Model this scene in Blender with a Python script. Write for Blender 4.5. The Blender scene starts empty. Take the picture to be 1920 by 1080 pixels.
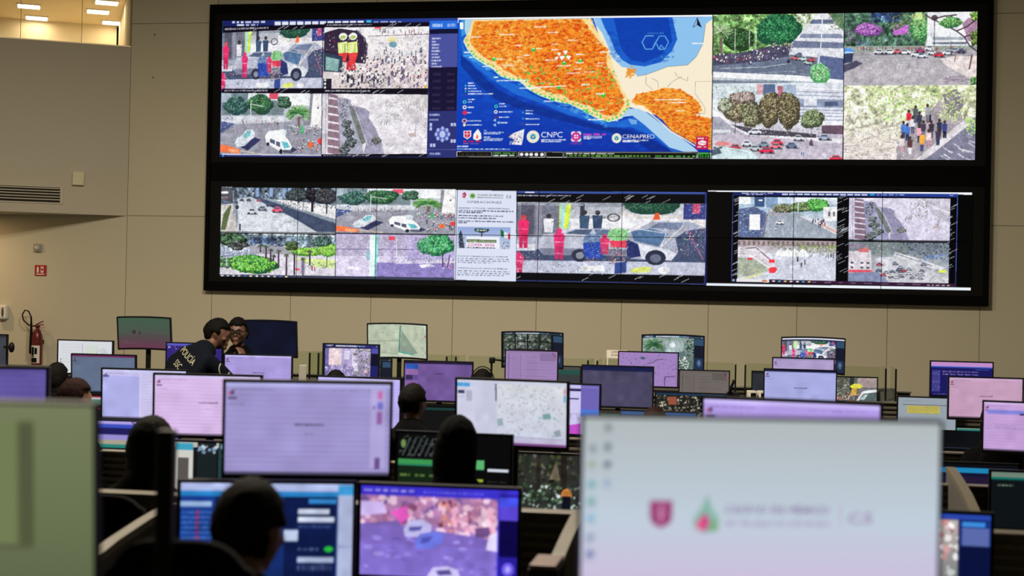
import bpy, bmesh, math, random
import numpy as np
from mathutils import Vector, Matrix, Euler
from mathutils.bvhtree import BVHTree

# ------------------------------------------------------------------ camera, world, lights, exposure
scene = bpy.context.scene
COL = scene.collection
PI = math.pi
FPX = 2667.0                      # focal length in pixels of the 1920 wide frame (a 50 mm lens)
EYE = Vector((0, 0, 1.75))
PITCH, ROLL = 8.519e-3, 2.0906e-2
YAW, WD = 0.165306, 17.6687       # the video wall: turned 9.5 degrees, 17.7 m away

cam_data = bpy.data.cameras.new('camera')
cam = bpy.data.objects.new('camera', cam_data)
COL.objects.link(cam)
scene.camera = cam
cam_data.sensor_width = 36.0
cam_data.lens = FPX * 36.0 / 1920.0
_F = Vector((0, math.cos(PITCH), math.sin(PITCH)))
_U = Vector((0, -math.sin(PITCH), math.cos(PITCH)))
_R = Vector((1, 0, 0))
_R2 = _R * math.cos(ROLL) + _U * math.sin(ROLL)
_U2 = _U * math.cos(ROLL) - _R * math.sin(ROLL)
_m = Matrix((_R2, _U2, -_F)).transposed()
cam.matrix_world = Matrix.Translation(EYE) @ _m.to_4x4()
cam_data.clip_end = 80
cam_data.dof.use_dof = True
cam_data.dof.focus_distance = 16.5
cam_data.dof.aperture_fstop = 2.7

world = bpy.data.worlds.new('world')
scene.world = world
world.use_nodes = True
world.node_tree.nodes['Background'].inputs[0].default_value = (0.9, 0.85, 0.8, 1)
world.node_tree.nodes['Background'].inputs[1].default_value = 0.0

scene.view_settings.view_transform = 'Standard'
scene.view_settings.look = 'None'
scene.view_settings.exposure = 0.0
scene.view_settings.gamma = 1.0
scene.view_settings.use_curve_mapping = False
scene.cycles.use_denoising = True
scene.cycles.max_bounces = 5
scene.cycles.diffuse_bounces = 3
scene.cycles.sample_clamp_indirect = 3.0

CY, SY = math.cos(YAW), math.sin(YAW)
def wp(u, z, out=0.0):
    """point on the video wall: u metres along it, z metres above the floor, out metres in front"""
    return Vector((u * CY - out * SY, WD - u * SY - out * CY, z))

# ------------------------------------------------------------------ general helpers
random.seed(7)
def tag(o, label=None, cat=None, group=None, kind=None):
    if label: o['label'] = label
    if cat: o['category'] = cat
    if group: o['group'] = group
    if kind: o['kind'] = kind
    return o
def empty(name, loc=(0, 0, 0), rz=0.0):
    o = bpy.data.objects.new(name, None)
    o.empty_display_size = 0.1
    COL.objects.link(o)
    o.location = loc
    o.rotation_euler = (0, 0, rz)
    return o

def mat(name, col, rough=0.6, metal=0.0, spec=0.5, noise=0.0, nscale=20.0, bump=0.0, emis=None, estr=0.0):
    m = bpy.data.materials.new(name)
    m.use_nodes = True
    nt = m.node_tree
    b = nt.nodes['Principled BSDF']
    b.inputs['Base Color'].default_value = (*col, 1)
    b.inputs['Roughness'].default_value = rough
    b.inputs['Metallic'].default_value = metal
    b.inputs['Specular IOR Level'].default_value = spec
    if noise or bump:
        tc = nt.nodes.new('ShaderNodeTexCoord')
        n = nt.nodes.new('ShaderNodeTexNoise')
        n.inputs['Scale'].default_value = nscale
        n.inputs['Detail'].default_value = 6
        nt.links.new(tc.outputs['Object'], n.inputs['Vector'])
        if noise:
            r = nt.nodes.new('ShaderNodeMapRange')
            r.inputs['To Min'].default_value = 1 - noise
            r.inputs['To Max'].default_value = 1 + noise
            nt.links.new(n.outputs['Fac'], r.inputs['Value'])
            mx = nt.nodes.new('ShaderNodeVectorMath'); mx.operation = 'SCALE'
            mx.inputs[0].default_value = col
            nt.links.new(r.outputs[0], mx.inputs['Scale'])
            nt.links.new(mx.outputs[0], b.inputs['Base Color'])
        if bump:
            bp = nt.nodes.new('ShaderNodeBump')
            bp.inputs['Strength'].default_value = bump
            bp.inputs['Distance'].default_value = 0.01
            nt.links.new(n.outputs['Fac'], bp.inputs['Height'])
            nt.links.new(bp.outputs[0], b.inputs['Normal'])
    if emis:
        b.inputs['Emission Color'].default_value = (*emis, 1)
        b.inputs['Emission Strength'].default_value = estr
    return m

def s2l(c):
    c = np.asarray(c, float) / 255.0
    return np.where(c <= 0.04045, c / 12.92, ((c + 0.055) / 1.055) ** 2.4)
def srgb(r, g, b): return tuple(float(v) for v in s2l((r, g, b)))

M = {}
M['black_plastic'] = mat('black_plastic', (0.004, 0.004, 0.005), 0.5, spec=0.15, noise=0.2, nscale=60)
M['frame_black'] = mat('frame_black', (0.0028, 0.0028, 0.003), 0.7, spec=0.04, noise=0.3, nscale=8)
M['dark_fabric'] = mat('dark_fabric', (0.0022, 0.0022, 0.0026), 0.95, spec=0.05, noise=0.3, nscale=120, bump=0.3)
M['metal'] = mat('metal', (0.35, 0.35, 0.36), 0.35, 0.9, noise=0.1)
M['black_metal'] = mat('black_metal', (0.006, 0.006, 0.006), 0.5, 0.3, spec=0.2, noise=0.1)
M['slat'] = mat('slat', (0.11, 0.098, 0.075), 0.6, 0.1, spec=0.2, noise=0.15, nscale=30)
M['cream'] = mat('cream', (0.10, 0.086, 0.064), 0.55, noise=0.08, nscale=12)
M['grey_panel'] = mat('grey_panel', (0.07, 0.065, 0.06), 0.6, noise=0.1)
M['desk_top'] = mat('desk_top', (0.015, 0.014, 0.013), 0.5, noise=0.15, nscale=40)
M['red'] = mat('red', (0.11, 0.004, 0.006), 0.3, noise=0.1, nscale=10)
M['white'] = mat('white', (0.7, 0.68, 0.62), 0.5, noise=0.03)
M['silver'] = mat('silver', (0.5, 0.48, 0.43), 0.4, 0.3, noise=0.05)
M['rubber'] = mat('rubber', (0.006, 0.006, 0.006), 0.8, spec=0.15, noise=0.1)

def finish(me, name, m, parent=None, smooth=False):
    o = bpy.data.objects.new(name, me)
    COL.objects.link(o)
    if m is not None:
        for k in (m if isinstance(m, (list, tuple)) else [m]): me.materials.append(k)
    if parent: o.parent = parent
    if smooth:
        for p in me.polygons: p.use_smooth = True
    return o
def obj(name, bm, m, parent=None, smooth=False):
    me = bpy.data.meshes.new(name)
    bm.normal_update()
    bm.to_mesh(me); bm.free()
    return finish(me, name, m, parent, smooth)
def NB(): return bmesh.new()
def box(bm, x0, x1, y0, y1, z0, z1, bev=0.0, mi=0, M4=None):
    t = bmesh.new()
    vs = [t.verts.new(p) for p in ((x0,y0,z0),(x1,y0,z0),(x1,y1,z0),(x0,y1,z0),(x0,y0,z1),(x1,y0,z1),(x1,y1,z1),(x0,y1,z1))]
    for f in ((0,3,2,1),(4,5,6,7),(0,1,5,4),(1,2,6,5),(2,3,7,6),(3,0,4,7)): t.faces.new([vs[i] for i in f])
    if bev: bmesh.ops.bevel(t, geom=t.edges[:], offset=bev, segments=2, affect='EDGES', profile=0.5)
    join(bm, t, M4, mi)
def join(bm, t, M4=None, mi=0):
    if M4 is not None: bmesh.ops.transform(t, matrix=M4, verts=t.verts[:])
    mp = {v: bm.verts.new(v.co) for v in t.verts}
    for f in t.faces:
        try:
            g = bm.faces.new([mp[v] for v in f.verts]); g.material_index = mi
        except ValueError: pass
    t.free()
def tube(bm, pts, r, n=10, caps=True, mi=0):
    pts = [Vector(p) for p in pts]
    rs = r if isinstance(r, (list, tuple)) else [r] * len(pts)
    rings = []
    prev = None
    for i, p in enumerate(pts):
        d = (pts[min(i+1, len(pts)-1)] - pts[max(i-1, 0)]).normalized()
        if prev is None:
            a = Vector((0,0,1)) if abs(d.z) < 0.9 else Vector((1,0,0))
            prev = d.cross(a).normalized()
        prev = (prev - d * prev.dot(d)).normalized()
        q = d.cross(prev)
        rings.append([bm.verts.new(p + (prev*math.cos(t) + q*math.sin(t)) * rs[i]) for t in [2*PI*k/n for k in range(n)]])
    for a, b in zip(rings, rings[1:]):
        for k in range(n):
            f = bm.faces.new((a[k], a[(k+1)%n], b[(k+1)%n], b[k])); f.material_index = mi
    if caps:
        f = bm.faces.new(list(reversed(rings[0]))); f.material_index = mi
        f = bm.faces.new(rings[-1]); f.material_index = mi
def lathe(bm, prof, n=24, loc=(0,0,0), mi=0):
    loc = Vector(loc); rings = []
    for r, z in prof:
        rings.append([bm.verts.new(loc + Vector((r*math.cos(2*PI*k/n), r*math.sin(2*PI*k/n), z))) for k in range(n)])
    for a, b in zip(rings, rings[1:]):
        for k in range(n):
            f = bm.faces.new((a[k], a[(k+1)%n], b[(k+1)%n], b[k])); f.material_index = mi
    bm.faces.new(list(reversed(rings[0]))); bm.faces.new(rings[-1])
def ellipsoid(bm, c, r, sub=3, M4=None, mi=0):
    t = bmesh.new()
    bmesh.ops.create_icosphere(t, subdivisions=sub, radius=1.0)
    bmesh.ops.transform(t, matrix=Matrix.Translation(c) @ Matrix.Diagonal((*r, 1)), verts=t.verts[:])
    join(bm, t, M4, mi)
def prism(bm, poly, x0, x1, mi=0, M4=None):
    """extrude a (y, z) outline between two x"""
    t = bmesh.new()
    a = [t.verts.new((x0, y, z)) for y, z in poly]; b = [t.verts.new((x1, y, z)) for y, z in poly]
    t.faces.new(a); t.faces.new(list(reversed(b)))
    n = len(poly)
    for i in range(n): t.faces.new((a[i], b[i], b[(i+1)%n], a[(i+1)%n]))
    bmesh.ops.recalc_face_normals(t, faces=t.faces[:])
    join(bm, t, M4, mi)

# ------------------------------------------------------------------ pictures shown by the displays (drawn as numbers, one colour per grid point)
RNG = np.random.default_rng(11)
_glyphs = {}
def glyph_tris(s):
    """triangles of a word in Blender's built-in letters; x from 0, cap height 1"""
    if s in _glyphs: return _glyphs[s]
    cu = bpy.data.curves.new('t', 'FONT'); cu.body = s; cu.size = 1.4; cu.resolution_u = 3
    o = bpy.data.objects.new('t', cu)
    me = bpy.data.meshes.new_from_object(o)
    me.calc_loop_triangles()
    v = np.array([p.co[:2] for p in me.vertices]).reshape(-1, 2)
    t = [v[list(l.vertices)] for l in me.loop_triangles]
    bpy.data.objects.remove(o); bpy.data.meshes.remove(me); bpy.data.curves.remove(cu)
    a = np.array(t) if t else np.zeros((0, 3, 2))
    if len(a): a[..., 0] -= a[..., 0].min()
    _glyphs[s] = a
    return a

class Pic:
    def __init__(s, w, h, ss=2, bg=(0, 0, 0), fn=None):
        s.ss = ss; s.W, s.H = int(w*ss), int(h*ss)
        s.a = np.empty((s.H, s.W, 3), np.float32); s.a[:] = bg
        s.fn = fn or (lambda x, y: (np.asarray(x, float)/100*s.W, np.asarray(y, float)/100*s.H))
        s.clip = (0, 0, s.W, s.H)
    def sub(s, x0, y0, x1, y1, quad=None):
        """a view whose 0..100 square covers the given box (or quad TL, TR, BR, BL) of this view"""
        v = object.__new__(Pic); v.ss, v.W, v.H, v.a = s.ss, s.W, s.H, s.a
        if quad is None: quad = ((x0,y0),(x1,y0),(x1,y1),(x0,y1))
        q = np.array(quad, float); pf = s.fn
        def fn(x, y):
            u = np.asarray(x, float)/100; w = np.asarray(y, float)/100
            X = q[0,0]*(1-u)*(1-w)+q[1,0]*u*(1-w)+q[2,0]*u*w+q[3,0]*(1-u)*w
            Y = q[0,1]*(1-u)*(1-w)+q[1,1]*u*(1-w)+q[2,1]*u*w+q[3,1]*(1-u)*w
            return pf(X, Y)
        v.fn = fn
        xs, ys = fn([0,100,100,0], [0,0,100,100])
        c = s.clip
        v.clip = (max(c[0], int(round(min(xs)))), max(c[1], int(round(min(ys)))), min(c[2], int(round(max(xs)))), min(c[3], int(round(max(ys)))))
        return v
    def _fill(s, X, Y, col, a=1.0):
        c = s.clip
        x0, x1 = max(c[0], int(math.floor(X.min()))), min(c[2], int(math.ceil(X.max()))+1)
        y0, y1 = max(c[1], int(math.floor(Y.min()))), min(c[3], int(math.ceil(Y.max()))+1)
        if x1 <= x0 or y1 <= y0: return
        px = np.arange(x0, x1)[None, :] + 0.5; py = np.arange(y0, y1)[:, None] + 0.5
        ins = np.zeros((y1-y0, x1-x0), bool)
        n = len(X)
        for i in range(n):
            xa, ya, xb, yb = X[i], Y[i], X[(i+1)%n], Y[(i+1)%n]
            if ya == yb: continue
            cond = ((ya > py) != (yb > py))
            ins ^= cond & (px < (xb-xa)*(py-ya)/(yb-ya)+xa)
        r = s.a[y0:y1, x0:x1]
        r[ins] = r[ins]*(1-a) + np.array(col, np.float32)*a
    def poly(s, pts, col, a=1.0):
        p = np.array(pts, float); X, Y = s.fn(p[:,0], p[:,1]); s._fill(X, Y, col, a)
    def rect(s, x0, y0, x1, y1, col, a=1.0): s.poly(((x0,y0),(x1,y0),(x1,y1),(x0,y1)), col, a)
    def ell(s, cx, cy, rx, ry, col, a=1.0, rot=0, n=14):
        t = np.arange(n)*2*PI/n; x = rx*np.cos(t); y = ry*np.sin(t)
        c, sn = math.cos(rot), math.sin(rot)
        s.poly(np.stack([cx+x*c-y*sn, cy+x*sn+y*c], 1), col, a)
    def line(s, pts, w, col, a=1.0):
        """w in final cells"""
        p = np.array(pts, float); X, Y = s.fn(p[:,0], p[:,1]); w = w*s.ss/2
        for i in range(len(X)-1):
            dx, dy = X[i+1]-X[i], Y[i+1]-Y[i]; L = math.hypot(dx, dy) or 1; nx, ny = -dy/L*w, dx/L*w
            s._fill(np.array([X[i]+nx, X[i+1]+nx, X[i+1]-nx, X[i]-nx]), np.array([Y[i]+ny, Y[i+1]+ny, Y[i+1]-ny, Y[i]-ny]), col, a)
    def grad(s, c0, c1, horiz=False):
        x0, y0, x1, y1 = s.clip
        n = (x1-x0) if horiz else (y1-y0)
        t = np.linspace(0, 1, max(n, 1), dtype=np.float32)[:, None]
        g = np.array(c0, np.float32)*(1-t)+np.array(c1, np.float32)*t
        s.a[y0:y1, x0:x1] = g[None, :, :] if horiz else g[:, None, :]
    def grain(s, amp, cell=1.0, chroma=0.3, gain=True, gamma=0.78, clut=0.045):
        """rough picture texture: every cell a bit lighter or darker"""
        x0, y0, x1, y1 = s.clip
        h, w = y1-y0, x1-x0
        if h < 2 or w < 2: return
        x0, y0, x1, y1 = s.clip
        if gamma != 1: r = s.a[y0:y1, x0:x1]; r[:] = 255*(r.clip(0, 255)/255)**gamma; r *= 1.03
        h_, w_ = (y1-y0)/s.ss, (x1-x0)/s.ss
        for i in range(int(h_*w_*clut)):           # small clutter: specks and strokes lighter or darker than what they lie on
            X = RNG.uniform(x0+2, x1-3); Y = RNG.uniform(y0+2, y1-3); c = s.a[int(Y), int(X)]
            k = RNG.uniform(0.55, 0.9) if RNG.random() < .5 else RNG.uniform(1.08, 1.35); col = tuple(np.minimum(255, c*k+(0 if k < 1 else 8)))
            if RNG.random() < .5:
                L_ = RNG.uniform(1, 4)*s.ss; a_ = RNG.choice([0.0, 0.1, 1.4, 1.57, -.5, .6]); q = .45*s.ss
                s._fill(np.array([X, X+L_*math.cos(a_), X+L_*math.cos(a_)+q*math.sin(a_), X+q*math.sin(a_)]), np.array([Y, Y+L_*math.sin(a_), Y+L_*math.sin(a_)-q*math.cos(a_), Y-q*math.cos(a_)]), col, .8)
            else:
                r_ = RNG.uniform(.4, 1.1)*s.ss; s._fill(np.array([X-r_, X+r_*.4, X+r_, X-r_*.2]), np.array([Y, Y-r_*.6, Y+r_*.3, Y+r_*.6]), col, .8)
        s.patch(0.05, 3); s.patch(0.05, 9); amp = amp*0.45
        k = max(1, int(round(cell*s.ss)))
        hh, ww = h//k+2, w//k+2
        g = RNG.normal(0, 1, (hh, ww, 1)) + chroma*RNG.normal(0, 1, (hh, ww, 3))
        g = np.repeat(np.repeat(g, k, 0), k, 1)[:h, :w].astype(np.float32)
        r = s.a[y0:y1, x0:x1]
        r += g*amp*(0.35+r.mean(axis=2, keepdims=True)/255) if gain else g*amp
    def patch(s, amp, cell):
        """soft light and dark patches, cell in final cells"""
        x0, y0, x1, y1 = s.clip; h, w = y1-y0, x1-x0
        if h < 4 or w < 4: return
        k = max(2, int(cell*s.ss)); gh, gw = h//k+3, w//k+3
        g = RNG.normal(0, 1, (gh, gw)).astype(np.float32)
        yy = np.arange(h)/k; xx = np.arange(w)/k
        yi = yy.astype(int); xi = xx.astype(int); fy = (yy-yi)[:, None]; fx = (xx-xi)[None, :]
        fy = fy*fy*(3-2*fy); fx = fx*fx*(3-2*fx)
        a = g[yi][:, xi]*(1-fy)*(1-fx)+g[yi][:, xi+1]*(1-fy)*fx+g[yi+1][:, xi]*fy*(1-fx)+g[yi+1][:, xi+1]*fy*fx
        s.a[y0:y1, x0:x1] *= (1+amp*a)[..., None]
    def leafy(s, x0, y0, x1, y1, amp=0.45, cells=(4, 9)):
        q = s.sub(x0, y0, x1, y1)
        for c in cells: q.patch(amp/len(cells), c)
    def dabs(s, region, n, size, cols, asp=1.0, a=1.0, up=False):
        """n small blots inside a box (x0,y0,x1,y1) or an ellipse (cx,cy,rx,ry,'e'); size in final cells (lo, hi)"""
        if len(region) == 5:
            t = RNG.random(n)*2*PI; q = np.sqrt(RNG.random(n))
            x = region[0]+region[2]*q*np.cos(t); y = region[1]+region[3]*q*np.sin(t)
        else:
            x = region[0]+(region[2]-region[0])*RNG.random(n); y = region[1]+(region[3]-region[1])*RNG.random(n)
        X, Y = s.fn(x, y); c = np.array(cols, float)
        ci = RNG.integers(0, len(c), n); sz = RNG.uniform(size[0], size[1], n)*s.ss
        j = RNG.normal(0, 10, n)
        order = np.argsort(y) if up else np.arange(n)
        for i in order:
            r = sz[i]; rx, ry = r, r*asp; k = 6
            th = np.arange(k)*2*PI/k + RNG.random()*6
            q = RNG.uniform(0.6, 1.2, k)
            s._fill(X[i]+rx*q*np.cos(th), Y[i]+ry*q*np.sin(th), c[ci[i]]+j[i], a)
    def tree(s, cx, cy, rx, ry, cols, n=200, size=(0.6, 1.8), dark=None):
        dark = dark or tuple(v*0.35 for v in cols[0])
        L = 7 if n > 110 else 4
        lobes = [(cx+rx*0.52*math.cos(k*2*PI/L+cx)*RNG.uniform(.8, 1.15), cy+ry*0.5*math.sin(k*2*PI/L+cx)*RNG.uniform(.8, 1.15), RNG.uniform(.38, .58)) for k in range(L)]
        s.ell(cx, cy, rx*0.7, ry*0.7, dark)
        for a, b, q in lobes: s.ell(a, b, rx*q, ry*q, dark)
        m = n/L
        for a, b, q in sorted(lobes, key=lambda t: t[1]):
            s.dabs((a, b, rx*q*1.1, ry*q*1.1, 'e'), int(m), size, [tuple(v*k for v in c) for c in cols for k in (0.35, 0.6, 0.85)])
            s.dabs((a-rx*q*0.15, b-ry*q*0.3, rx*q*0.85, ry*q*0.7, 'e'), int(m*0.8), size, cols)
            s.dabs((a-rx*q*0.2, b-ry*q*0.4, rx*q*0.6, ry*q*0.5, 'e'), int(m*0.35), (size[0]*0.6, size[1]*0.7), [tuple(min(255, v*1.35+25) for v in c) for c in cols])
    def palm(s, cx, cy, r, asp, col, n=34, w=1.2):
        for i in range(n):
            t = -PI/2 + (i/(n-1)-0.5)*4.4 + RNG.normal(0, 0.08)
            L = r*RNG.uniform(0.75, 1.05); k = RNG.uniform(0.5, 1.35)
            c = tuple(min(255, v*k) for v in col)
            p1 = (cx+0.55*L*math.cos(t), cy+0.55*L*math.sin(t)*asp-0.08*r*asp)
            s.line([(cx, cy), p1, (cx+L*math.cos(t), cy+L*math.sin(t)*asp+0.16*r*asp)], w*RNG.uniform(0.6, 1.1), c)
    def folk(s, region, n, h, cols, legs=((40,40,60),(30,30,40),(70,70,90)), head=(60,40,35)):
        """little standing people, h in final cells"""
        x = region[0]+(region[2]-region[0])*RNG.random(n); y = np.sort(region[1]+(region[3]-region[1])*RNG.random(n))
        X, Y = s.fn(x, y)
        for i in range(n):
            H = h*s.ss*RNG.uniform(0.85, 1.15); w = H*0.17
            c = cols[RNG.integers(len(cols))]; l = legs[RNG.integers(len(legs))]
            s._fill(X[i]+np.array([-w*.7, w*.7, w*.6, -w*.6]), Y[i]+np.array([-H*.5, -H*.5, 0, 0]), l)
            s._fill(X[i]+np.array([-w, w, w*.8, -w*.8]), Y[i]+np.array([-H*.86, -H*.86, -H*.42, -H*.42]), c)
            th = np.arange(6)*PI/3
            s._fill(X[i]+w*.62*np.cos(th), Y[i]-H*.93+w*.75*np.sin(th), head)
    def car(s, cx, cy, L, H, col, glass=(50,60,80), rot=0.0, shadow=True, van=False):
        """a small side/three-quarter car, sizes in view units"""
        c, sn = math.cos(rot), math.sin(rot)
        def T(p): return [(cx+x*L*c-y*H*sn*L/H*0.5 if False else cx+x*L*c-y*H*sn, cy+x*L*sn+y*H*c) for x, y in p]
        if shadow: s.poly(T([(-.5,.25),(.55,.3),(.6,.62),(-.4,.6)]), (40,45,60), 0.75)
        roof = -0.5 if not van else -0.75
        s.poly(T([(-.5,.35),(-.5,-.05),(-.34,-.12),(-.2,roof),(.2,roof),(.36 if not van else .3,-.12),(.5,0),(.5,.35)]), col)
        s.poly(T([(-.3,-.1),(-.17,roof*.82),(.17,roof*.82),(.3,-.1)]), glass)
        s.poly(T([(-.17,roof),(.17,roof),(.14,roof*.78),(-.14,roof*.78)]), tuple(min(255, v*1.1+15) for v in col))
        for wx in (-.3, .3): s.poly(T([(wx-.09,.2),(wx+.09,.2),(wx+.08,.48),(wx-.08,.48)]), (25,25,30))
        s.poly(T([(-.5,.05),(.5,.05),(.5,.12),(-.5,.12)]), tuple(v*0.8 for v in col))
    def text(s, t, x, y, h, col, w=None, a=1.0, slant=0.0, rot=0.0, center=False):
        """a word: x, y its lower left in view units, h cap height in view units, w stretches it to that width"""
        g = glyph_tris(t)
        if not len(g): return
        W0 = g[..., 0].max()
        X0, Y0 = s.fn([x, x+1, x], [y, y, y-1])
        ux = np.array([X0[1]-X0[0], Y0[1]-Y0[0]]); uy = np.array([X0[2]-X0[0], Y0[2]-Y0[0]])
        if w is None: k = h*np.linalg.norm(uy)/np.linalg.norm(ux)
        else: k = w/W0
        if center: x = x - k*W0/2; X0, Y0 = s.fn([x, x+1, x], [y, y, y-1])
        for tr in g:
            gx, gy = tr[:,0]*k + slant*tr[:,1]*k, tr[:,1]*h
            if rot: gx, gy = gx*math.cos(rot)-gy*math.sin(rot), gx*math.sin(rot)+gy*math.cos(rot)
            X = X0[0]+gx*ux[0]+gy*uy[0]; Y = Y0[0]+gx*ux[1]+gy*uy[1]
            s._fill(X, Y, col, a)
    def scrib(s, x0, y, x1, h, col, a=1.0, word=2.2, gap=0.35):
        """a line of print too small to read: a broken bar"""
        x = x0
        while x < x1:
            w = word*RNG.uniform(0.4, 1.6)
            s.rect(x, y-h*RNG.uniform(0.8, 1.05), min(x+w, x1), y, col, a*RNG.uniform(0.65, 1))
            x += w+gap*word
    def marks(s, n, col=(235,235,240), a=0.7, cx=(0, 100), cy=(0, 100), L=14, wpx=0.9, slope=-0.5):
        for i in range(n):
            x = RNG.uniform(*cx); y = RNG.uniform(*cy); X, Y = s.fn([x], [y])
            l = L*s.ss*RNG.uniform(0.7, 1.4)*0.9
            k = 0
            while k < l:
                d = RNG.uniform(2, 5)*s.ss*0.6
                xa, ya = X[0]+k, Y[0]+k*slope; q = wpx*s.ss/2
                s._fill(np.array([xa, xa+d, xa+d, xa]), np.array([ya-q, ya+d*slope-q, ya+d*slope+q, ya+q]), col, a)
                k += d*1.35
    def out(s):
        h, w = s.H//s.ss, s.W//s.ss
        b = s.a[:h*s.ss, :w*s.ss].clip(0, 255)
        return b.reshape(h, s.ss, w, s.ss, 3).mean(axis=(1, 3))
LAMPS = [(-3.0, 8.6, 400, 180, 'over the left end of the middle desks'), (0.6, 8.6, 800, 180, 'over the middle of the desks'), (4.6, 8.8, 20, 180, 'over the right end of the middle desks')]
# ------------------------------------------------------------------ the camera pictures on the displays
def unit(pts, x0, x1, y0, y1): return [((x-x0)/(x1-x0)*100, (y-y0)/(y1-y0)*100) for x, y in pts]

def sc_crash(v, k=1.0, g=20):
    def n(d): return max(4, int(d*k))
    v.grad((150,155,170), (150,155,180))
    v.rect(0,0,24,48,(92,95,112)); v.rect(2,0,9,45,(62,62,78)); v.rect(10,0,13,48,(120,120,140))
    v.rect(22,0,100,46,(182,186,196)); v.rect(28,22,70,44,(228,228,236)); v.poly([(55,14),(100,20),(100,32),(55,26)],(232,230,238))
    v.rect(22,0,60,9,(128,134,146)); v.rect(30,5,56,15,(160,166,176))
    v.tree(71,3,17,13,[(38,84,60),(58,112,70)], n(160), (0.5,1.3), (18,50,40))
    v.poly([(55,10),(66,18),(86,16),(100,26),(100,30),(84,21),(64,22),(55,16)],(214,208,204))
    v.rect(22,0,28,36,(150,206,214)); v.poly([(25.5,0),(28.5,0),(27,36),(24.6,36)],(196,222,60)); v.rect(22,0,22.9,36,(180,210,90))
    v.rect(33.2,0,35.5,40,(34,38,58))
    for x,y0,y1,c in ((35.5,10,36,(44,66,96)),(42.5,10,36,(36,52,82)),(16.5,15,42,(222,222,232))):
        v.ell(x,y0+3,1.4,3.6,(40,34,38)); v.poly([(x-2.8,y0+7),(x+2.8,y0+7),(x+2.2,y1),(x-2.2,y1)],c); v.line([(x+1.5,y0+12),(x+4.5,y0+9)],1.2,(60,50,52))
    v.ell(51,20,3.6,6,(60,60,70)); v.ell(51,20,2.6,4.4,(200,200,205)); v.line([(48,20),(54,17)],0.8,(50,50,60))
    v.poly([(73,13),(75,13),(75.6,23),(71.6,23)],(238,78,40))
    v.rect(88,0,100,22,(40,46,110)); v.rect(93,0,97,14,(190,60,90)); v.dabs((88,0,100,24),n(40),(0.5,1.2),[(60,70,130),(220,220,230),(40,40,70)])
    v.rect(0,66,100,83,(48,58,86)); v.rect(0,82,100,100,(176,180,204)); v.rect(0,58,10,68,(200,200,214))
    # left car
    v.poly([(11.5,52),(14,44),(25,42),(30,36),(47,35.5),(56,41),(64,50),(66,62),(64,74),(14,74),(11.5,64)],(168,172,192))
    v.poly([(26,43),(31,37.5),(40,37),(38,45)],(60,72,100)); v.poly([(41,37),(48,37.5),(54,44),(42,46)],(74,92,124))
    v.poly([(12,64),(64,64),(64,74),(14,74)],(104,108,132)); v.ell(33.5,74,4.6,9.5,(30,34,50)); v.ell(33.5,74,2.2,5,(120,124,140)); v.line([(24,45),(60,48)],0.8,(236,238,248))
    # right car with its door open
    v.poly([(56,44),(64,36),(72,24),(90,24),(97,30),(93,48),(84,72),(78,80),(60,78)],(150,156,178))
    v.poly([(60,40),(70,35),(80,42),(75,60),(62,52)],(62,92,132)); v.poly([(70,34),(75,27),(88,27),(86,37)],(92,104,136))
    v.poly([(58,50),(65,58),(66,74),(58,78)],(26,34,84)); v.poly([(64,56),(80,64),(85,70),(82,80),(66,78)],(212,216,230))
    v.ell(73.5,76,5.6,11,(28,32,50)); v.ell(73.5,77,3,6,(80,86,110)); v.line([(64,36),(79,42),(76,62)],1.2,(226,230,240)); v.line([(72,25),(90,25)],1.5,(230,232,244))
    v.poly([(84,48),(90,38),(100,34),(100,72),(86,72)],(52,60,92)); v.line([(88,31),(75,64)],1.7,(232,214,196)); v.line([(90,36),(99,78)],1.2,(204,90,120))
    v.dabs((88,34,100,60),n(60),(0.6,1.4),[(214,60,96),(80,160,90),(70,80,150),(230,230,235),(50,50,80)])
    v.dabs((84,60,99,72),n(40),(0.5,1.1),[(190,60,70),(90,140,70),(220,220,225),(30,30,50)])
    # rescuers
    def man(x,y0,y1,c,stripe=(220,200,210),w=3.0,helm=None):
        h=y1-y0
        v.ell(x,y0+h*.08,w*.5,h*.09,helm or c)
        v.poly([(x-w,y0+h*.2),(x-w*.5,y0+h*.14),(x+w*.5,y0+h*.14),(x+w,y0+h*.22),(x+w*.8,y0+h*.6),(x-w*.8,y0+h*.6)],c)
        v.poly([(x-w*.8,y0+h*.56),(x+w*.8,y0+h*.56),(x+w*.75,y1),(x+w*.1,y1),(x,y0+h*.7),(x-w*.1,y1),(x-w*.7,y1)],tuple(q*.85 for q in c))
        v.line([(x-w*.8,y0+h*.42),(x+w*.8,y0+h*.44)],1,stripe); v.line([(x-w*.6,y0+h*.8),(x+w*.6,y0+h*.82)],0.8,stripe)
    man(3.5,17,64,(226,30,84),(236,120,150),3.0,(200,50,60)); man(1,70,100,(214,36,90)); man(22.3,36,80,(222,36,96))
    v.ell(40,52,5,9,(72,104,150),0.8); v.poly([(35,56),(45,54),(46,78),(36,78)],(28,52,150)); v.dabs((36,44,45,76),n(60),(0.5,1.2),[(36,64,170),(60,110,190),(24,34,80),(150,170,210)])
    man(46.5,44,72,(206,42,86),(230,160,170),2.6)
    v.ell(53.5,44,5.5,9,(120,196,120)); v.dabs((49,36,59,52),n(70),(0.6,1.4),[(140,214,120),(90,160,110),(214,232,150),(60,110,90)])
    v.poly([(49,52),(58,52),(58,62),(50,62)],(214,44,70)); v.dabs((49,60,59,86),n(80),(0.6,1.4),[(200,40,60),(40,50,80),(150,200,90),(230,180,170),(30,30,50)])
    v.dabs((36,76,52,86),n(50),(0.5,1.1),[(170,180,200),(60,120,150),(190,40,60),(40,40,60)])
    # things on the ground
    v.dabs((12,86,50,99),n(110),(0.5,1.4),[(60,66,90),(230,230,238),(110,116,140),(200,204,216),(90,140,130)])
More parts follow.
